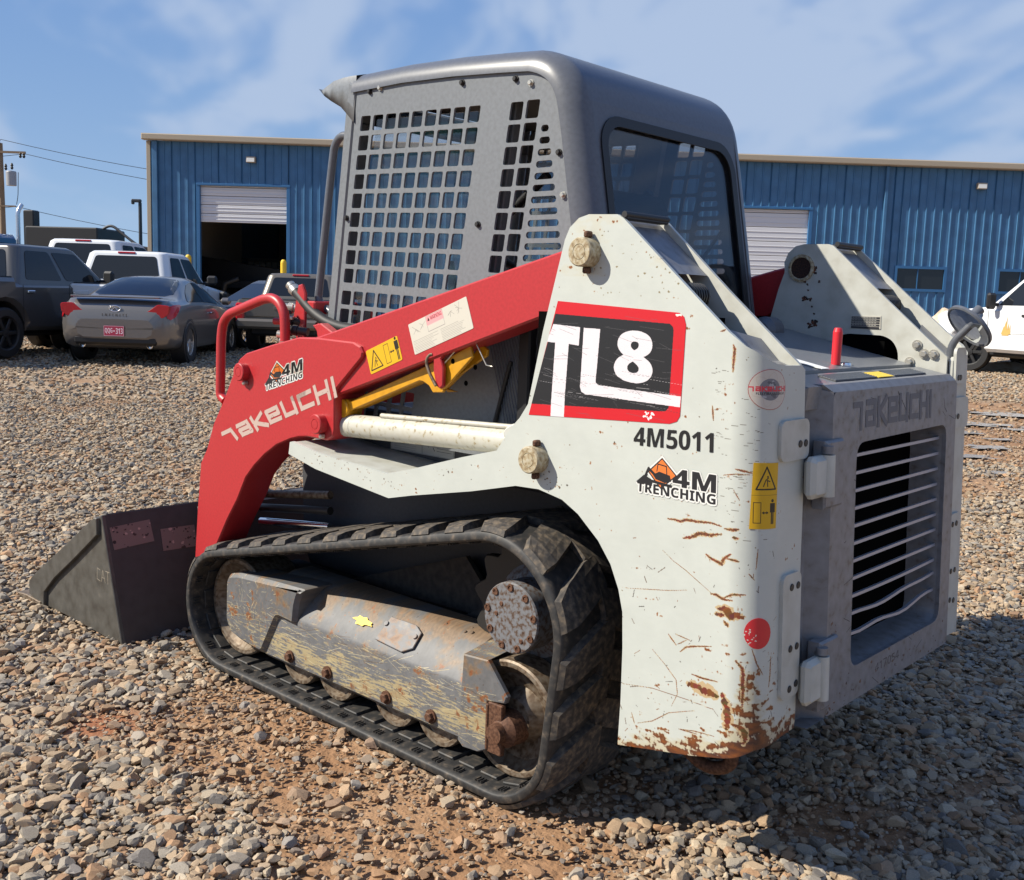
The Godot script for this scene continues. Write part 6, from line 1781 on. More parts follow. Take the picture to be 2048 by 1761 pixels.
func build_building() -> void:
	var th := deg_to_rad(3.0)
	var e := RGT * cos(th) - FWD * sin(th)
	var nn := -(FWD * cos(th) + RGT * sin(th))
	var P0 := Vector3(CAM.x, 0.0, CAM.z) + FWD * 40.0
	var B := thing("metal_building", "long blue ribbed steel workshop with roll-up doors and tan eave trim", "building")
	B.transform = Transform3D(Basis(e, Vector3.UP, nn), P0)
	mat("blue_steel", lin(0.055, 0.165, 0.32), 0.42, 0.0, ntex(noise(0.02, 4, FastNoiseLite.TYPE_SIMPLEX_SMOOTH, 81), [0.0, c8(222, 222, 222), 1.0, c8(255, 255, 255)], 256), Vector3(0.3, 0.3, 0.3))
	mat("blue_trim", lin(0.03, 0.12, 0.27), 0.4)
	mat("tan_trim", lin(0.36, 0.30, 0.22), 0.5)
	mat("door_white", lin(0.62, 0.62, 0.64), 0.5)
	mat("dark_glass", lin(0.012, 0.014, 0.018), 0.06)
	mat("interior", lin(0.34, 0.31, 0.27), 0.8)
	var T0 := 7.16; var T1 := 6.80
	var holes := [[-12.46, -8.92, 0.3, 5.54], [7.5, 10.95, 0.3, 5.24], [14.26, 16.05, 2.40, 3.20], [18.02, 19.8, 2.40, 3.20]]
	# panels of three ribs each
	var x := -14.4
	while x < 22.0:
		var x1 := x + 0.915
		var spans := [[x, x1, 0.2, 9.0]]
		for h in holes:
			var nx := []
			for s in spans:
				if h[1] <= s[0] or h[0] >= s[1]: nx.append(s); continue
				if h[0] > s[0]: nx.append([s[0], h[0], s[2], s[3]])
				if h[1] < s[1]: nx.append([h[1], s[1], s[2], s[3]])
				var m0 := maxf(s[0], h[0]); var m1 := minf(s[1], h[1])
				nx.append([m0, m1, h[3], s[3]])
				if h[2] > 0.5: nx.append([m0, m1, s[2], h[2]])
			spans = nx
		var mb := MB.new()
		for s in spans:
			if s[1] - s[0] > 0.01:
				var w := wall_sheet(s[0], s[1], s[2], s[3], T0, T1)
				mb.add_mesh(w.mesh())
		put("wall_panel", mb, mats.blue_steel, B)
		x = x1
	var mb := MB.new()
	mb.fq(Vector3(-14.42, 0.2, 0), Vector3(-14.42, T0, 0), Vector3(-14.42, T0 + 0.7, -18), Vector3(-14.42, 0.2, -18), Vector3.LEFT)
	put("end_wall", mb, mats.blue_steel, B)
	mb = MB.new()
	mb.fq(Vector3(22.6, 0.2, 0), Vector3(22.6, T1, 0), Vector3(22.6, T1 + 0.7, -18), Vector3(22.6, 0.2, -18), Vector3.RIGHT)
	put("end_wall", mb, mats.blue_steel, B)
	mb = MB.new()
	mb.fq(Vector3(-14.5, 0.2, -18), Vector3(22.6, 0.2, -18), Vector3(22.6, T1 + 0.7, -18), Vector3(-14.5, T0 + 0.7, -18), Vector3.BACK)
	mb.fq(Vector3(-14.4, 0.31, 0), Vector3(22.6, 0.31, 0), Vector3(22.6, 0.31, -18), Vector3(-14.4, 0.31, -18), Vector3.UP)
	mb.fq(Vector3(-14.2, 0.2, -0.06), Vector3(-12.5, 0.2, -0.06), Vector3(-12.5, T0, -0.06), Vector3(-14.2, T0, -0.06), Vector3.BACK)
	put("back_wall", mb, mats.interior, B)
	mb = MB.new()
	mb.fq(Vector3(-14.6, T0 + 0.24, 0.28), Vector3(22.7, T1 + 0.24, 0.28), Vector3(22.7, T1 + 1.0, -18.2), Vector3(-14.6, T0 + 1.0, -18.2), Vector3.UP)
	mb.fq(Vector3(-14.6, T0 + 0.20, 0.26), Vector3(22.7, T1 + 0.20, 0.26), Vector3(22.7, T1 + 0.96, -18.2), Vector3(-14.6, T0 + 0.96, -18.2), Vector3.UP)
	put("roof", mb, mats.tan_trim, B)
	# eave gutter: follows the wall head
	mb = MB.new()
	mb.xf = Transform3D(Basis(Vector3(37.2, T1 - T0, 0).normalized(), Vector3(-(T1 - T0), 37.2, 0).normalized(), Vector3.BACK), Vector3(-14.55, T0, 0))
	mb.extr(pv([0, 0.0, 37.2, 0.0, 37.2, 0.23, 0, 0.23]), 0.0, 0.36, 0.03)
	put("gutter", mb, mats.tan_trim, B)
	mb = MB.new()
	mb.box(Vector3(-14.39, 3.7, -0.02), Vector3(0.16, 6.9, 0.16), 0.01)
	put("corner_trim", mb, mats.tan_trim, B)
	for d in [[-14.12, 0.20, T0], [13.64, 0.12, 6.88], [22.3, 0.12, 6.8]]:
		mb = MB.new()
		mb.box(Vector3(d[0], d[2] / 2 + 0.1, 0.09), Vector3(d[1], d[2] - 0.2, 0.11), 0.015)
		put("downspout", mb, mats.blue_steel, B)
	# roll-up doors of horizontal sections
	for d in [[-12.46, -8.92, 5.54, 4.14], [7.5, 10.95, 5.24, 0.32]]:
		var D := Node3D.new(); D.name = "roll_up_door"; B.add_child(D, true)
		var h := 0.335 if d[3] > 1.0 else 0.53
		var y: float = d[3]
		while y < d[2] - 0.05:
			mb = MB.new()
			var y1 := minf(y + h, d[2])
			mb.box(Vector3((d[0] + d[1]) / 2, (y + y1) / 2, -0.12), Vector3(d[1] - d[0] - 0.06, y1 - y - 0.018, 0.05), 0.012)
			for q in [0.3, 0.68]: mb.box(Vector3((d[0] + d[1]) / 2, lerpf(y, y1, q), -0.09), Vector3(d[1] - d[0] - 0.06, 0.02, 0.02), 0.006)
			put("door_section", mb, mats.door_white, D)
			y = y1
		mb = MB.new()
		for s in [d[0] - 0.0, d[1] + 0.0]: mb.box(Vector3(s, (d[2] + 0.3) / 2, -0.045), Vector3(0.14, d[2] - 0.3, 0.16), 0.01)
		mb.box(Vector3((d[0] + d[1]) / 2, d[2] + 0.03, 0.0), Vector3(d[1] - d[0] + 0.14, 0.09, 0.10), 0.01)
		put("door_frame", mb, mats.blue_trim, D)
	for w in [holes[2], holes[3]]:
		var W := Node3D.new(); W.name = "window"; B.add_child(W, true)
		mb = MB.new()
		mb.add_mesh(cut_plate(rect(w[0] - 0.07, w[2] - 0.07, w[1] + 0.07, w[3] + 0.07), [rect(w[0] + 0.03, w[2] + 0.03, w[1] - 0.03, w[3] - 0.03)], -0.05, 0.045).mesh())
		mb.box(Vector3((w[0] + w[1]) / 2 - 0.1, (w[2] + w[3]) / 2, 0.0), Vector3(0.03, w[3] - w[2], 0.03))
		put("frame", mb, mats.blue_trim, W)
		mb = MB.new()
		mb.box(Vector3((w[0] + w[1]) / 2, (w[2] + w[3]) / 2, -0.02), Vector3(w[1] - w[0], w[3] - w[2], 0.01))
		put("pane", mb, mats.dark_glass, W)
	# inside the open bay: frames, ribbed partition, girts
	mb = MB.new()
	for q in [-11.9, -8.9, -6.5]: mb.box(Vector3(q, 3.6, -10), Vector3(0.3, 6.6, 0.3))
	mb.box(Vector3(-10, 3.05, -9.8), Vector3(8, 0.15, 0.15)); mb.box(Vector3(-10, 5.4, -9.8), Vector3(8, 0.15, 0.15))
	put("inner_frame", mb, mats.frame_paint, B)
	mb = MB.new()
	for k in 30: mb.box(Vector3(-13.6 + k * 0.3, 1.7, -10.2), Vector3(0.27, 2.8, 0.06), 0.02)
	put("inner_partition", mb, mats.interior, B)
	mb = MB.new()
	mb.box(Vector3(-14.0, 3.6, -5.0), Vector3(0.2, 6.4, 9.6)); mb.box(Vector3(-7.0, 3.6, -8.0), Vector3(0.2, 6.4, 9.6))
	mb.box(Vector3(-10.5, 6.9, -5.2), Vector3(7.4, 0.1, 10))
	put("inner_lining", mb, mats.interior, B)
	# flood lights high on the wall
	for q in [[-10.34, 6.52, "tan wall light above the left roll-up door of the blue building"], [17.07, 6.25, "tan wall light high on the right part of the blue building"]]:
		var F := thing("wall_light", q[2], "wall light", B.transform * Vector3(q[0], q[1], 0.03))
		F.basis = B.basis
		mb = MB.new()
		mb.extr(pv([-0.17, -0.11, 0.17, -0.11, 0.17, 0.11, -0.17, 0.11]), 0.0, 0.20, 0.02)
		put("housing", mb, mats.tan_trim, F)
		mb = MB.new()
		mb.fq(Vector3(-0.15, -0.09, 0.202), Vector3(0.15, -0.09, 0.202), Vector3(0.15, 0.06, 0.202), Vector3(-0.15, 0.06, 0.202), Vector3.BACK)
		put("lens", mb, mats.label_white, F)
	for q in [[-12.72, 2.86, "yellow bollard at the left side of the open roll-up door"], [-8.99, 2.78, "yellow bollard at the right side of the open roll-up door"]]:
		mb = MB.new()
		mb.xf = Transform3D(Basis(Vector3.RIGHT, -PI / 2), Vector3.ZERO)
		mb.lathe(Vector3.ZERO, [Vector2(0.115, 0), Vector2(0.115, q[1] - 0.42), Vector2(0.10, q[1] - 0.36), Vector2(0.06, q[1] - 0.31), Vector2(0, q[1] - 0.30)], 18)
		var o := put("bollard", mb, mats.bollard_yellow)
		o.position = B.transform * Vector3(q[0], 0.3, 0.42)
		tag(o, q[2], "bollard", "yellow bollards beside the open door")
	# things standing in the open bay
	mb = MB.new()
	mb.box(Vector3(0, 0.6, 0), Vector3(1.3, 1.2, 0.8), 0.06); mb.box(Vector3(0.1, 1.45, 0), Vector3(0.9, 0.5, 0.6), 0.08)
	var o := put("pallet_tank", mb, mats.interior)
	o.transform = Transform3D(B.basis, B.transform * Vector3(-9.9, 0.32, -5.0))
	tag(o, "pale boxy tank standing inside the dark open bay", "tank")
	mb = MB.new()
	mb.tube(PackedVector3Array([Vector3(-0.5, 0.5, 0), Vector3(-0.2, 1.5, 0.1), Vector3(0.3, 1.7, 0)]), 0.12, 8)
	mb.lathe(Vector3(-0.4, 0.6, 0), [Vector2(0.2, -0.2), Vector2(0.6, -0.2), Vector2(0.6, 0.2), Vector2(0.2, 0.2)], 20)
	mb.lathe(Vector3(0.7, 0.6, -0.2), [Vector2(0.2, -0.2), Vector2(0.6, -0.2), Vector2(0.6, 0.2), Vector2(0.2, 0.2)], 20)
	o = put("parked_machine", mb, mats.black)
	o.transform = Transform3D(B.basis, B.transform * Vector3(-11.7, 0.32, -1.6))
	tag(o, "dark wheeled machine just inside the open bay, left side", "machine")

# ------------------------------------------------------------------ vehicles; x forward, origin on the ground under the rear bumper
func heading(deg: float) -> float:
	var d := FWD * cos(deg_to_rad(deg)) + RGT * sin(deg_to_rad(deg))
	return atan2(-d.z, d.x)
func ring(y: float, x0: float, x1: float, hw: float, r: float) -> PackedVector3Array:
	var o := PackedVector3Array()
	for q in rrect(x0, -hw, x1, hw, r, 4): o.append(Vector3(q.x, y, q.y))
	return o
func wheel(V: Node3D, x: float, z: float, r: float, w: float, rim: Material, spokes := 5, steer := 0.0) -> void:
	var W := Node3D.new(); W.name = "wheel"; V.add_child(W, true)
	var s := signf(z)
	W.position = Vector3(x, r, z); W.rotation.y = steer
	var mb := MB.new(); mb.xf = Transform3D(Basis.from_scale(Vector3(1, 1, s)), Vector3.ZERO)
	mb.lathe(Vector3.ZERO, [Vector2(r * 0.62, -w / 2), Vector2(r * 0.93, -w / 2), Vector2(r, -w * 0.36), Vector2(r, w * 0.36), Vector2(r * 0.93, w / 2), Vector2(r * 0.68, w / 2), Vector2(r * 0.62, w * 0.4)], 28)
	put("tyre", mb, mats.rubber_clean, W)
	mb = MB.new(); mb.xf = Transform3D(Basis.from_scale(Vector3(1, 1, s)), Vector3.ZERO)
	mb.lathe(Vector3.ZERO, [Vector2(r * 0.68, w * 0.45), Vector2(r * 0.62, w * 0.42), Vector2(r * 0.6, 0.0), Vector2(0.05, 0.0)], 24)
	for k in spokes:
		var a := TAU * k / spokes
		mb.xf = Transform3D(Basis.from_scale(Vector3(1, 1, s)), Vector3.ZERO) * Transform3D(Basis(Vector3.BACK, a), Vector3.ZERO)
		mb.box(Vector3(r * 0.33, 0, w * 0.32), Vector3(r * 0.6, r * 0.16, w * 0.14), 0.01)
	mb.xf = Transform3D(Basis.from_scale(Vector3(1, 1, s)), Vector3.ZERO)
	mb.lathe(Vector3(0, 0, 0), [Vector2(r * 0.2, w * 0.25), Vector2(r * 0.17, w * 0.42), Vector2(0, w * 0.44)], 12)
	put("rim", mb, rim, W)
# a patch on one face of the greenhouse: corners bottom-left, bottom-right, top-right, top-left
func pane(called: String, V: Node3D, c: Array, m: Material, off: Vector3) -> void:
	var mb := MB.new()
	var n := ((c[1] - c[0]) as Vector3).cross(c[3] - c[0]).normalized()
	if n.dot(off) < 0: n = -n
	var ctr: Vector3 = (c[0] + c[1] + c[2] + c[3]) / 4.0
	var fl := PackedVector2Array()
	var ux: Vector3 = (c[1] - c[0]).normalized(); var uy := n.cross(ux)
	for p in c: fl.append(Vector2((p - ctr).dot(ux), (p - ctr).dot(uy)))
	mb.xf = Transform3D(Basis(ux, uy, n), ctr)
	mb.extr(rounded(fl, 0.06, 3), -0.004, 0.007)
	put(called, mb, m, V)

# pickup: p holds belt, roof, lengths and colours
func pickup(V: Node3D, paint: Material, p: Dictionary) -> void:
	var L: float = p.get("len", 5.7); var hw: float = p.get("hw", 0.98); var belt: float = p.get("belt", 1.22); var roof: float = p.get("roof", 1.92)
	var c0: float = p.get("cab0", 1.75); var c1: float = p.get("cab1", 4.05); var wr: float = p.get("wheel", 0.40); var bed: float = p.get("bed", belt)
	var ax0: float = p.get("rear_axle", 1.15); var ax1: float = L - 0.98
	var arch := func(x: float) -> Array:
		var o := []
		for k in 11: 
			var a := PI * (1.0 - k / 10.0)
			o.append(Vector2(x + cos(a) * (wr + 0.09), wr + 0.02 + sin(a) * (wr + 0.09)))
		return o
	var pr := PackedVector2Array([Vector2(0.06, 0.55)])
	pr.append_array(arch.call(ax0)); pr.append_array([Vector2(ax0 + wr + 0.1, 0.46), Vector2(ax1 - wr - 0.1, 0.46)]); pr.append_array(arch.call(ax1))
	pr.append_array([Vector2(L - 0.05, 0.5), Vector2(L, 0.75), Vector2(L - 0.02, belt - 0.16), Vector2(L - 0.2, belt - 0.08), Vector2(c1 + 0.15, belt + 0.02), Vector2(c0, belt), Vector2(c0 - 0.02, bed), Vector2(0.06, bed), Vector2(0.04, bed - 0.1)])
	var mb := MB.new()
	mb.extr(pr, -hw, hw, 0.07, 30.0)
	put("body", mb, paint, V)
	mb = MB.new()
	mb.box(Vector3((L) / 2, 0.52, 0), Vector3(L * 0.9, 0.34, hw * 1.5), 0.05)
	put("chassis", mb, mats.black, V)
	mb = MB.new()
	mb.box(Vector3((0.1 + c0) / 2, bed + 0.01, 0), Vector3(c0 - 0.16, 0.03, hw * 2 - 0.18), 0.01)
	put("bed_cover", mb, mats.black, V)
	# greenhouse
	var rh := hw * 0.80; var s0: float = p.get("slant0", 0.18); var s1: float = p.get("slant1", 0.75)
	mb = MB.new()
	mb.sheet([ring(belt - 0.05, c0, c1 + 0.12, hw - 0.03, 0.12), ring(belt + 0.03, c0, c1 + 0.08, hw - 0.05, 0.14), ring(roof - 0.07, c0 + s0 * 0.9, c1 - s1 * 0.92, rh + 0.02, 0.16), ring(roof - 0.015, c0 + s0 + 0.05, c1 - s1 - 0.06, rh - 0.04, 0.16), ring(roof, c0 + s0 + 0.25, c1 - s1 - 0.3, rh - 0.25, 0.1)], true)
	mb.fq(Vector3(c0 + s0 + 0.2, roof, -rh + 0.2), Vector3(c1 - s1 - 0.25, roof, -rh + 0.2), Vector3(c1 - s1 - 0.25, roof, rh - 0.2), Vector3(c0 + s0 + 0.2, roof, rh - 0.2), Vector3.UP)
	put("cab", mb, paint, V)
	var P := func(u: float, v: float, face_: int) -> Vector3:
		# face_ 0 rear, 1 windscreen, 2/3 sides (+z/-z); u across, v up
		var y := lerpf(belt + 0.03, roof - 0.07, v)
		var xa := lerpf(c0, c0 + s0 * 0.9, v); var xb := lerpf(c1 + 0.08, c1 - s1 * 0.92, v); var h := lerpf(hw - 0.05, rh + 0.02, v)
		if face_ == 0: return Vector3(xa, y, lerpf(-h, h, u))
		if face_ == 1: return Vector3(xb, y, lerpf(-h, h, u))
		return Vector3(lerpf(xa, xb, u), y, h if face_ == 2 else -h)
	pane("rear_window", V, [P.call(0.10, 0.12, 0), P.call(0.90, 0.12, 0), P.call(0.88, 0.93, 0), P.call(0.12, 0.93, 0)], mats.dark_glass, Vector3.LEFT)
	pane("windscreen", V, [P.call(0.07, 0.05, 1), P.call(0.93, 0.05, 1), P.call(0.91, 0.95, 1), P.call(0.09, 0.95, 1)], mats.dark_glass, Vector3.RIGHT)
	for f in [2, 3]:
		var o := Vector3(0, 0, 1 if f == 2 else -1)
		pane("side_window", V, [P.call(0.10, 0.06, f), P.call(0.47, 0.06, f), P.call(0.475, 0.92, f), P.call(0.13, 0.92, f)], mats.dark_glass, o)
		pane("side_window", V, [P.call(0.52, 0.06, f), P.call(0.90, 0.06, f), P.call(0.90, 0.9, f), P.call(0.525, 0.92, f)], mats.dark_glass, o)
		mb = MB.new()
		for x in [c0 + 0.12, (c0 + c1) / 2 + 0.08, c1 - 0.02]: mb.box(Vector3(x, (0.55 + belt) / 2, o.z * hw), Vector3(0.012, belt - 0.6, 0.004))
		put("door_gap", mb, mats.black, V)
		for x in [c0 + 0.3, (c0 + c1) / 2 + 0.26]:
			mb = MB.new()
			mb.box(Vector3(x, belt - 0.14, o.z * (hw + 0.015)), Vector3(0.19, 0.05, 0.04), 0.012)
			put("door_handle", mb, p.get("handle", mats.chrome), V)
		mb = MB.new()
		mb.box(Vector3(c1 - 0.22, belt + 0.15, o.z * (hw + 0.16)), Vector3(0.12, p.get("mirror_h", 0.2), 0.22), 0.04)
		mb.box(Vector3(c1 - 0.2, belt + 0.08, o.z * (hw + 0.02)), Vector3(0.08, 0.07, 0.16), 0.02)
		put("mirror", mb, mats.black, V)
		mb = MB.new()
		mb.box(Vector3(0.05, bed - 0.28, o.z * (hw - 0.09)), Vector3(0.12, 0.42, 0.17), 0.03)
		put("tail_lamp", mb, mats.lamp_red, V)
		for ax in [ax0, ax1]: wheel(V, ax, o.z * (hw - 0.13), wr, 0.27, p.get("rim", mats.chrome), 6, p.get("steer", 0.0) if ax == ax1 else 0.0)
		mb = MB.new()
		mb.box(Vector3(L - 0.06, belt - 0.25, o.z * (hw - 0.2)), Vector3(0.14, 0.18, 0.34), 0.04)
		put("headlight", mb, mats.label_white, V)
	mb = MB.new()
	mb.box(Vector3(0.02, 0.60, 0), Vector3(0.2, 0.2, hw * 1.96), 0.05)
	put("rear_bumper", mb, p.get("bumper", mats.chrome), V)
	mb = MB.new()
	mb.box(Vector3(0.035, (0.72 + bed) / 2, 0), Vector3(0.03, bed - 0.76, hw * 1.55), 0.012)
	mb.box(Vector3(0.015, bed - 0.16, 0), Vector3(0.02, 0.07, 0.26), 0.008)
	put("tailgate", mb, paint, V)
	mb = MB.new()
	mb.box(Vector3(c0 + s0 * 0.9 + 0.02, roof - 0.045, 0), Vector3(0.06, 0.04, 0.36), 0.012)
	put("brake_lamp", mb, mats.lamp_red, V)

# coupe: sections interpolated along the length; returns the ring of half-section points at x
const CPE := [[0.0, 0.60, 0.42, 0.66, 0.70, 0.5], [0.05, 0.80, 0.31, 0.84, 0.90, 0.66], [0.22, 0.88, 0.25, 0.93, 1.02, 0.72], [0.45, 0.905, 0.22, 0.945, 1.035, 0.72], [0.80, 0.915, 0.2, 0.955, 1.06, 0.70], [1.2, 0.915, 0.19, 0.96, 1.23, 0.62], [1.7, 0.91, 0.19, 0.95, 1.37, 0.565], [2.25, 0.905, 0.19, 0.94, 1.405, 0.56], [2.75, 0.905, 0.19, 0.925, 1.33, 0.575], [3.35, 0.905, 0.19, 0.90, 1.02, 0.70], [3.9, 0.90, 0.2, 0.82, 0.92, 0.68], [4.4, 0.84, 0.22, 0.70, 0.78, 0.6], [4.6, 0.70, 0.27, 0.60, 0.64, 0.5], [4.66, 0.5, 0.34, 0.52, 0.54, 0.35]]
func coupe_ring(x: float, off := 0.0) -> PackedVector3Array:
	var k := 0
	while k < CPE.size() - 2 and CPE[k + 1][0] < x: k += 1
	var a: Array = CPE[maxi(k - 1, 0)]; var b: Array = CPE[k]; var c: Array = CPE[k + 1]; var d: Array = CPE[mini(k + 2, CPE.size() - 1)]
	var t: float = (x - b[0]) / (c[0] - b[0])
	var q := []
	for i in range(1, 6):
		var lo: float = minf(b[i], c[i]); var hi: float = maxf(b[i], c[i])
		q.append(clampf(cubic_interpolate(b[i], c[i], a[i], d[i], t), lo - 0.02, hi + 0.02))
	var w: float = q[0]; var f: float = q[1]; var yb: float = q[2]; var yr: float = q[3]; var wr: float = q[4]
	var h := PackedVector2Array([Vector2(0, f), Vector2(w * 0.80, f), Vector2(w * 0.94, f + 0.05), Vector2(w * 0.985, f + 0.16), Vector2(w, lerpf(f, yb, 0.55)), Vector2(w * 0.985, lerpf(f, yb, 0.82)), Vector2(w * 0.955, yb - 0.03), Vector2(w * 0.93, yb), Vector2(lerpf(w * 0.92, wr, 0.45), lerpf(yb, yr, 0.42)), Vector2(wr + 0.03, lerpf(yb, yr, 0.80)), Vector2(wr * 0.86, lerpf(yb, yr, 0.95)), Vector2(wr * 0.5, yr), Vector2(0, yr + 0.004)])
	var o := PackedVector3Array()
	var ctr := Vector2(0, lerpf(f, yr, 0.45))
	for i in h.size(): 
		var p := h[i] + (h[i] - ctr).normalized() * off
		o.append(Vector3(x, p.y, p.x))
	for i in range(h.size() - 2, 0, -1):
		var p := h[i] + (h[i] - ctr).normalized() * off
		o.append(Vector3(x, p.y, -p.x))
	return o
# lays a patch over the coupe: x range and ring index range (fractions allowed), on side s
func coupe_patch(called: String, V: Node3D, m: Material, edge: Array, s: float, off := 0.006) -> void:
	# edge: rows of [x, index from, index to]
	var rows := []
	for e in edge:
		var R := coupe_ring(e[0], off)
		var r := PackedVector3Array()
		for k in 7:
			var i := lerpf(e[1], e[2], k / 6.0)
			var p := R[int(floor(i))].lerp(R[mini(int(floor(i)) + 1, R.size() - 1)], i - floor(i))
			r.append(Vector3(p.x, p.y, p.z * s))
		rows.append(r)
	var mb := MB.new()
	mb.sheet(rows)
	put(called, mb, m, V)

func coupe(V: Node3D, paint: Material) -> void:
	var rows := []
	for k in 74: rows.append(coupe_ring(4.66 * pow(k / 73.0, 1.15) if k < 73 else 4.66))
	var mb := MB.new()
	mb.sheet(rows, true)
	for e in [0, 73]:
		var R: PackedVector3Array = rows[e]
		for i in R.size(): mb.ft(R[i], R[(i + 1) % R.size()], Vector3(R[0].x, 0.55, 0))
	put("body", mb, paint, V)
	for s in [1.0, -1.0]:
		coupe_patch("rear_window", V, mats.dark_glass, [[0.84, 10.3, 12.0], [0.95, 9.6, 12.0], [1.2, 9.3, 12.0], [1.5, 9.4, 12.0], [1.68, 9.8, 12.0]], s)
		coupe_patch("windscreen", V, mats.dark_glass, [[2.70, 9.8, 12.0], [2.9, 9.4, 12.0], [3.2, 9.4, 12.0], [3.36, 9.8, 12.0]], s)
		coupe_patch("side_window", V, mats.dark_glass, [[1.12, 7.25, 7.5], [1.4, 7.2, 8.35], [1.75, 7.2, 8.85], [2.05, 7.2, 9.0]], s)
		coupe_patch("side_window", V, mats.dark_glass, [[2.08, 7.2, 9.0], [2.35, 7.2, 8.95], [2.7, 7.2, 8.6], [3.05, 7.2, 7.6]], s)
		coupe_patch("tail_lamp", V, mats.lamp_red, [[0.05, 4.9, 7.0], [0.10, 4.6, 7.0], [0.22, 4.7, 7.0], [0.36, 5.2, 6.9], [0.52, 6.0, 6.7]], s, 0.012)
		var lamp := MB.new(); lamp.xf = Transform3D(Basis(Vector3(0, 0, s), Vector3.UP, Vector3.LEFT), Vector3(0.045, 0.0, 0))
		lamp.extr(rounded(pv([0.27, 0.745, 0.74, 0.735, 0.82, 0.80, 0.835, 0.93, 0.66, 0.945, 0.52, 0.84]), 0.03, 2), -0.10, 0.012, 0.004)
		put("tail_lamp", lamp, mats.lamp_red, V)
		wheel(V, 0.92, s * 0.805, 0.335, 0.24, mats.rim_silver, 10)
		wheel(V, 3.76, s * 0.805, 0.335, 0.24, mats.rim_silver, 10)
		for ax in [0.92, 3.76]:
			mb = MB.new()
			mb.lathe(Vector3(ax, 0.34, s * 0.80 - 0.12), [Vector2(0.37, 0), Vector2(0.38, 0.235 if s > 0 else 0.0)], 26)
			mb.lathe(Vector3(ax, 0.34, s * 0.912), [Vector2(0.375, -0.004), Vector2(0.34, 0.005)], 26)
			put("wheel_well", mb, mats.black, V)
		mb = MB.new()
		mb.box(Vector3(2.95, 1.0, s * 1.0), Vector3(0.14, 0.13, 0.2), 0.05)
		put("mirror", mb, paint, V)
		mb = MB.new()
		mb.box(Vector3(2.3, 0.80, s * 0.914), Vector3(0.16, 0.03, 0.03), 0.01)
		put("door_handle", mb, mats.chrome, V)
		mb = MB.new()
		mb.xf = Transform3D(face(Vector3(-1, 0, 0)), Vector3(0.12, 0.30, s * 0.52))
		mb.lathe(Vector3.ZERO, [Vector2(0.05, -0.1), Vector2(0.05, 0.06), Vector2(0.042, 0.065), Vector2(0.04, 0.0), Vector2(0, 0)], 16)
		put("exhaust", mb, mats.chrome, V)
	mb = MB.new()
	mb.box(Vector3(0.13, 1.045, 0), Vector3(0.16, 0.028, 1.38), 0.012)
	put("spoiler", mb, paint, V)
	mb = MB.new()
	mb.box(Vector3(0.06, 0.375, 0), Vector3(0.1, 0.15, 1.30), 0.04)
	put("bumper_insert", mb, mats.black, V)
	var tr := Transform3D(Basis(Vector3(0, 0, 1), Vector3.UP, Vector3.LEFT), Vector3.ZERO)
	var P := Pic.new(Rect2(-0.155, -0.08, 0.31, 0.16), 1400, c8(176, 52, 78))
	P.line(rect(-0.15, -0.075, 0.15, 0.075), 0.006, c8(226, 190, 200), true)
	P.text("QQG", pv([-0.135, 0.045, -0.02, 0.045, -0.02, -0.045, -0.135, -0.045]), c8(240, 222, 226))
	P.text("313", pv([0.03, 0.045, 0.138, 0.045, 0.138, -0.045, 0.03, -0.045]), c8(240, 222, 226))
	P.disc(Vector2(0.005, 0.0), 0.013, 0.013, c8(232, 200, 206))
	mb = MB.new(); mb.xf = tr * Transform3D(Basis(), Vector3(0, 0.52, 0.025))
	mb.extr(rrect(-0.155, -0.08, 0.155, 0.08, 0.012), 0, 0.008)
	put("number_plate", mb, pic_mat(P, 0.4), V)
	mb = MB.new(); mb.xf = tr * Transform3D(Basis(), Vector3(0, 0.865, -0.045))
	var el := PackedVector3Array()
	for k in 20: el.append(Vector3(cos(TAU * k / 20) * 0.085, sin(TAU * k / 20) * 0.045, 0.01))
	mb.tube(el, 0.010, 6, true)
	mb.tube(PackedVector3Array([Vector3(-0.05, -0.03, 0.01), Vector3(0.0, 0.02, 0.01), Vector3(0.05, -0.03, 0.01)]), 0.008, 6)
	put("emblem", mb, mats.chrome, V)
	var Q := Pic.new(Rect2(-0.2, -0.03, 0.4, 0.06), 1000, Color(0, 0, 0, 0))
	Q.text("I  N  F  I  N  I  T  I", pv([-0.19, 0.02, 0.19, 0.02, 0.19, -0.02, -0.19, -0.02]), c8(70, 66, 66), true)
	mb = MB.new(); mb.xf = tr * Transform3D(Basis(), Vector3(0, 0.765, -0.010))
	mb.extr(rect(-0.2, -0.03, 0.2, 0.03), 0, 0.001)
	put("lettering", mb, pic_mat(Q, 0.3), V)

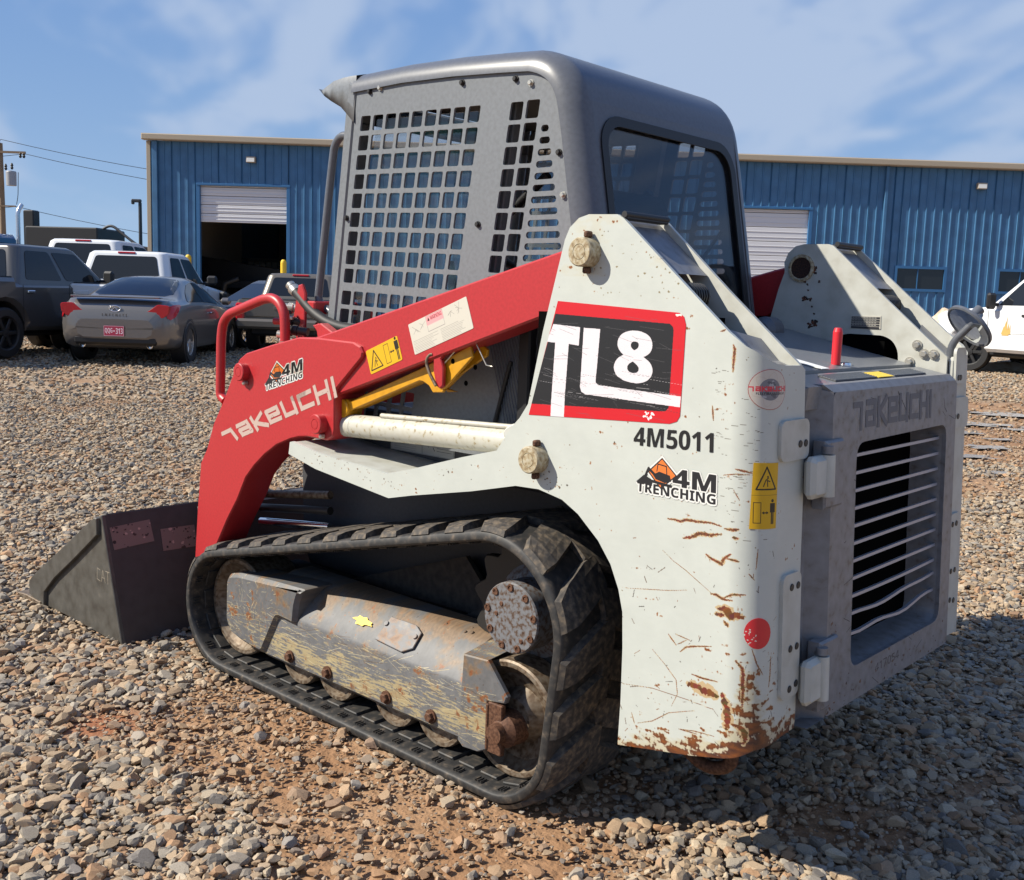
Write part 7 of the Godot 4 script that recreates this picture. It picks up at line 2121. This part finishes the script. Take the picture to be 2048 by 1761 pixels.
func build_yard() -> void:
	var car_grey := mat("car_grey", lin(0.085, 0.08, 0.077), 0.28, 0.45); car_grey.clearcoat_enabled = true; car_grey.clearcoat = 0.8; car_grey.clearcoat_roughness = 0.05
	var car_silver := mat("car_silver", lin(0.155, 0.145, 0.138), 0.34, 0.45); car_silver.clearcoat_enabled = true; car_silver.clearcoat = 0.8; car_silver.clearcoat_roughness = 0.05
	var car_white := mat("car_white", lin(0.66, 0.67, 0.68), 0.35); car_white.clearcoat_enabled = true; car_white.clearcoat = 0.6; car_white.clearcoat_roughness = 0.08
	var car_beige := mat("car_beige", lin(0.17, 0.15, 0.125), 0.35, 0.5)
	var car_black := mat("car_black", lin(0.012, 0.012, 0.014), 0.2); car_black.clearcoat_enabled = true; car_black.clearcoat = 1.0
	mat("lamp_red", lin(0.42, 0.012, 0.018), 0.15)
	mat("rim_silver", lin(0.6, 0.58, 0.55), 0.3, 0.8)
	var g := RandomNumberGenerator.new(); g.seed = 55
	var V := thing("coupe", "silver grey two-door coupe with red number plate, seen from behind", "car", Vector3(-14.08, 0.26, -5.23), heading(-2))
	V.scale = Vector3(1.06, 1.06, 1.06)
	coupe(V, car_silver)
	V = thing("pickup_truck", "dark grey crew-cab pickup at the left edge beside the coupe", "pickup truck", Vector3(-15.97, 0.27, -2.48), heading(14))
	pickup(V, car_grey, {"len": 5.6, "roof": 1.95, "belt": 1.27, "bed": 1.36, "cab0": 1.72, "cab1": 4.2, "wheel": 0.43, "rim": mats.black, "rear_axle": 1.42, "mirror_h": 0.26})
	V = thing("pickup_truck", "white pickup with tinted rear window parked just behind the coupe", "pickup truck", Vector3(-16.44, 0.29, -5.80), heading(1))
	pickup(V, car_white, {"len": 5.8, "roof": 1.98, "belt": 1.30, "bed": 1.28, "cab0": 1.95, "cab1": 4.3, "slant0": 0.22})
	decal_on(V, "window_sticker", Vector3(2.0, 1.42, 0.60), 0.09)
	V = thing("pickup_truck", "taller white pickup in the back with red tail lamp, before the flatbed", "pickup truck", Vector3(-23.79, 0.3, -8.20), heading(2))
	V.scale = Vector3(1.2, 1.2, 1.2)
	pickup(V, car_white, {"len": 5.9, "roof": 2.08, "belt": 1.42, "bed": 1.36, "cab0": 1.9, "cab1": 4.3})
	var Q := Pic.new(Rect2(-0.25, -0.08, 0.5, 0.16), 400, Color(0, 0, 0, 0))
	Q.text("FX4", pv([-0.2, 0.06, 0.2, 0.06, 0.2, -0.06, -0.2, -0.06]), c8(120, 24, 28))
	var mb := MB.new(); mb.xf = Transform3D(Basis(Vector3(1, 0, 0), Vector3.UP, Vector3.BACK), Vector3(0.42, 1.2, 0.982))
	mb.extr(rect(-0.25, -0.08, 0.25, 0.08), 0, 0.002)
	put("lettering", mb, pic_mat(Q), V)
	V = thing("pickup_truck", "small beige pickup with dark rear window, half hidden by the red arm", "pickup truck", Vector3(-15.15, 0.29, -9.24), heading(0))
	pickup(V, car_beige, {"len": 5.0, "hw": 0.9, "roof": 1.66, "belt": 1.08, "bed": 1.08, "cab0": 1.75, "cab1": 3.4, "wheel": 0.36, "bumper": car_beige, "slant0": 0.25})
	V = thing("parked_car", "black car with pale windscreen facing the yard, behind the red arm", "car", Vector3(-18.27, 0.3, -13.46), heading(216))
	pickup(V, car_black, {"len": 4.8, "hw": 0.9, "roof": 1.50, "belt": 0.95, "bed": 0.98, "cab0": 0.9, "cab1": 3.2, "wheel": 0.33, "slant0": 0.7, "slant1": 0.8})
	V = thing("work_truck", "white work truck with gold emblem on its door, by the snow pile", "work truck", Vector3(-0.90, 0.3, -19.01), heading(-20))
	pickup(V, car_white, {"len": 5.75, "roof": 2.08, "belt": 1.38, "bed": 1.0, "cab0": 1.7, "cab1": 4.25, "wheel": 0.43, "handle": mats.black, "mirror_h": 0.34, "rim": mats.black, "steer": 0.5, "slant1": 0.7})
	mb = MB.new()
	mb.box(Vector3(0.75, 1.0, 0), Vector3(1.75, 0.9, 2.1), 0.04)
	put("utility_box", mb, car_white, V)
	Q = Pic.new(Rect2(-0.2, -0.25, 0.4, 0.5), 500, Color(0, 0, 0, 0))
	for q in [[-0.12, -0.17, -0.08, 0.0], [-0.05, -0.2, 0.0, 0.2], [0.05, -0.17, 0.09, 0.03], [0.0, -0.2, 0.05, 0.08], [-0.1, -0.2, -0.03, 0.1]]:
		Q.poly(PackedVector2Array([Vector2(q[0], q[1]), Vector2(q[0] + 0.08, q[1]), Vector2(q[2] + 0.02, q[3])]), c8(186, 154, 88))
	for s in [1.0, -1.0]:
		mb = MB.new(); mb.xf = Transform3D(Basis(Vector3(s, 0, 0), Vector3.UP, Vector3(0, 0, s)), Vector3(3.72, 1.02, s * 0.983))
		mb.extr(rect(-0.2, -0.25, 0.2, 0.25), 0, 0.002)
		put("door_emblem", mb, pic_mat(Q), V)
	build_distance(g)

func decal_on(V: Node3D, called: String, at: Vector3, s: float) -> void:
	var mb := MB.new()
	mb.xf = Transform3D(Basis(Vector3(0, 0, 1), Vector3.UP, Vector3.LEFT), at)
	mb.extr(pv([-s * 0.4, s * 0.5, s * 0.4, s * 0.5, s * 0.4, -s * 0.1, 0, -s * 0.5, -s * 0.4, -s * 0.1]), 0, 0.02)
	put(called, mb, mats.label_white, V)

func build_distance(g: RandomNumberGenerator) -> void:
	# road tractor with flatbed at the far left
	var f := func(d: float, s: float) -> Vector3:
		var w := CAM + FWD * d + RGT * s
		return Vector3(w.x, 0.3, w.z)
	mat("truck_blue", lin(0.03, 0.12, 0.26), 0.3)
	var at: Vector3 = f.call(48.0, -23.7)
	var V := thing("road_tractor", "blue road tractor with bright exhaust stack, cut by the left edge", "truck", at, heading(195))
	V.scale = Vector3(0.9, 0.9, 0.9)
	var mb := MB.new()
	mb.box(Vector3(1.2, 2.5, 0), Vector3(2.0, 2.6, 2.3), 0.2); mb.box(Vector3(3.4, 1.7, 0), Vector3(2.6, 1.4, 1.7), 0.2)
	put("cab", mb, mats.truck_blue, V)
	mb = MB.new()
	mb.box(Vector3(0.18, 2.9, 0), Vector3(0.04, 0.8, 1.8), 0.01); mb.box(Vector3(1.3, 3.0, 0), Vector3(1.1, 0.75, 2.34), 0.03); mb.box(Vector3(2.21, 3.0, 0), Vector3(0.04, 0.8, 2.0), 0.01)
	put("window", mb, mats.dark_glass, V)
	for s in [1.0, -1.0]:
		mb = MB.new()
		mb.tube(bend(PackedVector3Array([Vector3(0.0, 1.0, s * 0.95), Vector3(0.0, 5.0, s * 0.95), Vector3(-0.3, 5.35, s * 0.95)]), 0.3), 0.11, 10)
		put("exhaust_stack", mb, mats.stack_chrome, V)
		for x in [-1.5, -0.2, 3.9]: wheel(V, x, s * 1.05, 0.52, 0.35, mats.chrome, 6)
		mb = MB.new()
		mb.box(Vector3(2.4, 2.8, s * 1.5), Vector3(0.15, 0.9, 0.3), 0.03)
		put("mirror", mb, mats.chrome, V)
	mb = MB.new()
	mb.box(Vector3(-0.6, 0.9, 0), Vector3(5.0, 0.3, 0.9))
	put("chassis", mb, mats.black, V)
	V = thing("flatbed_trailer", "long black equipment trailer with a boxy front behind the white pickups", "trailer", f.call(46.0, -20.7), heading(97))
	mb = MB.new()
	mb.box(Vector3(6.0, 1.5, 0), Vector3(13.0, 0.35, 2.5), 0.03)
	put("deck", mb, mats.black, V)
	mb = MB.new()
	mb.box(Vector3(1.3, 2.7, 0), Vector3(3.3, 2.0, 2.4), 0.05); mb.box(Vector3(-0.4, 3.1, 0.6), Vector3(0.5, 2.6, 0.5), 0.05)
	put("equipment_box", mb, mats.black, V)
	mb = MB.new()
	mb.extr(pv([3.0, 1.6, 12.5, 1.6, 12.5, 1.95, 3.0, 3.2]), -0.4, 0.4, 0.02)
	put("gooseneck", mb, mats.black, V)
	mb = MB.new()
	mb.tube(bend(PackedVector3Array([Vector3(2.7, 3.6, 0.5), Vector3(3.2, 3.9, 0.5), Vector3(4.0, 3.3, 0.5), Vector3(4.6, 2.9, 0.5)]), 0.4), 0.06, 8)
	put("hose", mb, mats.frame_paint, V)
	for x in [9.0, 10.2]: for s in [1.0, -1.0]: wheel(V, x, s * 1.0, 0.5, 0.3, mats.black, 5)
	# utility pole and its wires
	at = f.call(60.0, -29.6)
	V = thing("utility_pole", "wooden utility pole with crossarm and grey transformers at far left", "utility pole", at, heading(90))
	mat("pole_wood", lin(0.23, 0.16, 0.10), 0.9)
	mb = MB.new()
	mb.xf = Transform3D(Basis(Vector3.RIGHT, -PI / 2), Vector3.ZERO)
	mb.lathe(Vector3.ZERO, [Vector2(0.19, 0), Vector2(0.13, 9.1), Vector2(0, 9.12)], 12)
	put("pole", mb, mats.pole_wood, V)
	mb = MB.new()
	mb.box(Vector3(0.2, 8.6, 0.16), Vector3(2.6, 0.12, 0.1)); mb.box(Vector3(0.4, 5.6, 0.16), Vector3(0.9, 0.08, 0.08))
	put("crossarm", mb, mats.pole_wood, V)
	for x in [-0.62, 0.62]:
		mb = MB.new()
		mb.xf = Transform3D(Basis(Vector3.RIGHT, -PI / 2), Vector3(x, 6.75, 0.1))
		mb.lathe(Vector3.ZERO, [Vector2(0, 0), Vector2(0.27, 0.0), Vector2(0.28, 0.75), Vector2(0.26, 0.8), Vector2(0, 0.85)], 16)
		put("transformer", mb, mats.transformer, V)
	for p in [[-0.6, 7.7], [0.35, 7.7], [0.7, 7.75], [0.0, 9.1], [1.2, 8.4], [1.4, 8.4], [-0.9, 8.4]]:
		mb = MB.new()
		mb.xf = Transform3D(Basis(Vector3.RIGHT, -PI / 2), Vector3(p[0], p[1], 0.15))
		mb.lathe(Vector3.ZERO, [Vector2(0.05, -0.1), Vector2(0.09, 0.0), Vector2(0.05, 0.06), Vector2(0.09, 0.12), Vector2(0.04, 0.25), Vector2(0, 0.26)], 8)
		put("insulator", mb, mats.black, V)
	mb = MB.new()
	mb.tube(bend(PackedVector3Array([Vector3(1.05, 7.5, 0.15), Vector3(1.0, 6.2, 0.15), Vector3(0.9, 5.7, 0.15)]), 0.3), 0.02, 5)
	mb.tube(bend(PackedVector3Array([Vector3(-0.9, 6.9, 0.15), Vector3(-0.7, 6.0, 0.15), Vector3(-0.15, 5.5, 0.15)]), 0.3), 0.025, 5)
	put("drop_wire", mb, mats.black, V)
	# four lines that run on behind the building
	for q in [[9.3, 0.1, "topmost overhead wire sloping from the pole to the building roof"], [8.55, 1.4, "second overhead wire from the pole's crossarm to the building"], [5.6, 0.8, "lowest overhead wire running from the pole behind the lamp post"]]:
		var pts := PackedVector3Array()
		var p0: Vector3 = at + RGT * q[1] + Vector3(0, q[0], 0)
		var p1: Vector3 = p0 + RGT * 42.0 - FWD * 2.0 + Vector3(0, -1.0, 0)
		var pb: Vector3 = p0 - RGT * 30.0 + Vector3(0, 0.5, 0)
		for k in 13:
			var u := k / 12.0
			pts.append(pb.lerp(p0, u) - Vector3(0, 1.2 * 4 * u * (1 - u), 0))
		for k in range(1, 25):
			var u := k / 24.0
			pts.append(p0.lerp(p1, u) - Vector3(0, 1.9 * 4 * u * (1 - u), 0))
		mb = MB.new()
		mb.tube(pts, 0.016, 5)
		var o := put("overhead_wire", mb, mats.black)
		tag(o, q[2], "wire", "overhead wires from the utility pole")
	# lamp post by the building's corner
	V = thing("lamp_post", "slim dark lamp post left of the building's corner", "lamp post", f.call(47.0, -17.0), heading(90))
	mb = MB.new()
	mb.xf = Transform3D(Basis(Vector3.RIGHT, -PI / 2), Vector3.ZERO)
	mb.lathe(Vector3.ZERO, [Vector2(0.09, 0), Vector2(0.075, 5.0), Vector2(0, 5.02)], 12)
	put("post", mb, mats.lamp_dark, V)
	mb = MB.new()
	mb.box(Vector3(-0.16, 5.08, 0), Vector3(0.42, 0.14, 0.2), 0.03); mb.box(Vector3(-0.32, 5.0, 0), Vector3(0.12, 0.16, 0.16), 0.03)
	put("lamp_head", mb, mats.lamp_dark, V)
	# old snow pushed into a pile, and scraps of it
	mat("snow", lin(0.60, 0.54, 0.46), 0.8, 0.0, ntex(noise(0.03, 5, FastNoiseLite.TYPE_SIMPLEX_SMOOTH, 84), [0.0, c8(190, 160, 120), 0.4, c8(236, 222, 204), 1.0, c8(255, 255, 255)], 256), Vector3(0.5, 0.5, 0.5))
	var hn := noise(0.9, 4, FastNoiseLite.TYPE_SIMPLEX_SMOOTH, 85)
	for q in [[34.0, 14.6, 2.6, 1.4, 1.55, "dirty snow pile pushed up in front of the blue building"], [23.6, 11.6, 2.2, 0.8, 0.32, "low bank of old snow under the white work truck"]]:
		var c: Vector3 = f.call(q[0], q[1])
		var rows := []
		for i in 21:
			var r := PackedVector3Array()
			for j in 21:
				var u := i / 10.0 - 1.0; var w := j / 10.0 - 1.0
				var rr := sqrt(u * u + w * w)
				var p: Vector3 = RGT * u * q[2] + FWD * w * q[3] * 1.3
				var h: float = q[4] * smoothstep(1.0, 0.1, rr) * (0.85 + 0.35 * hn.get_noise_2d(u * 2.2 + q[0], w * 2.2)) - 0.03
				r.append(Vector3(p.x, h, p.z))
			rows.append(r)
		mb = MB.new(); mb.sheet(rows)
		var o := put("snow_pile", mb, mats.snow)
		o.position = c
		tag(o, q[5], "snow pile")
	# thin meltwater and slush on the right
	var water := mat("wet_slush", lin(0.22, 0.2, 0.18), 0.25)
	for q in [[13.2, 5.9, 0.55, 0.13], [12.4, 5.45, 0.34, 0.08], [11.3, 5.25, 0.26, 0.09], [10.6, 4.75, 0.3, 0.07], [14.3, 6.9, 0.6, 0.12], [12.8, 6.4, 0.3, 0.07], [9.7, 4.6, 0.18, 0.05], [13.0, 6.6, 0.22, 0.06], [11.9, 5.7, 0.2, 0.05]]:
		var c: Vector3 = f.call(q[0], q[1])
		c.y = gh(c.x, c.z) + 0.012
		var pts := PackedVector3Array()
		mb = MB.new()
		var edge := []
		for k in 22:
			var a := TAU * k / 22; var rr := g.randf_range(0.45, 1.2)
			edge.append(RGT * cos(a) * q[2] * rr + FWD * sin(a) * q[3] * 2.4 * rr)
		for k in 22: mb.ft(Vector3.ZERO, edge[k], edge[(k + 1) % 22], Vector3.UP)
		var o := put("puddle", mb, water)
		o.position = c
		tag(o, "shallow slushy puddle on the gravel at right", "", "", "structure")
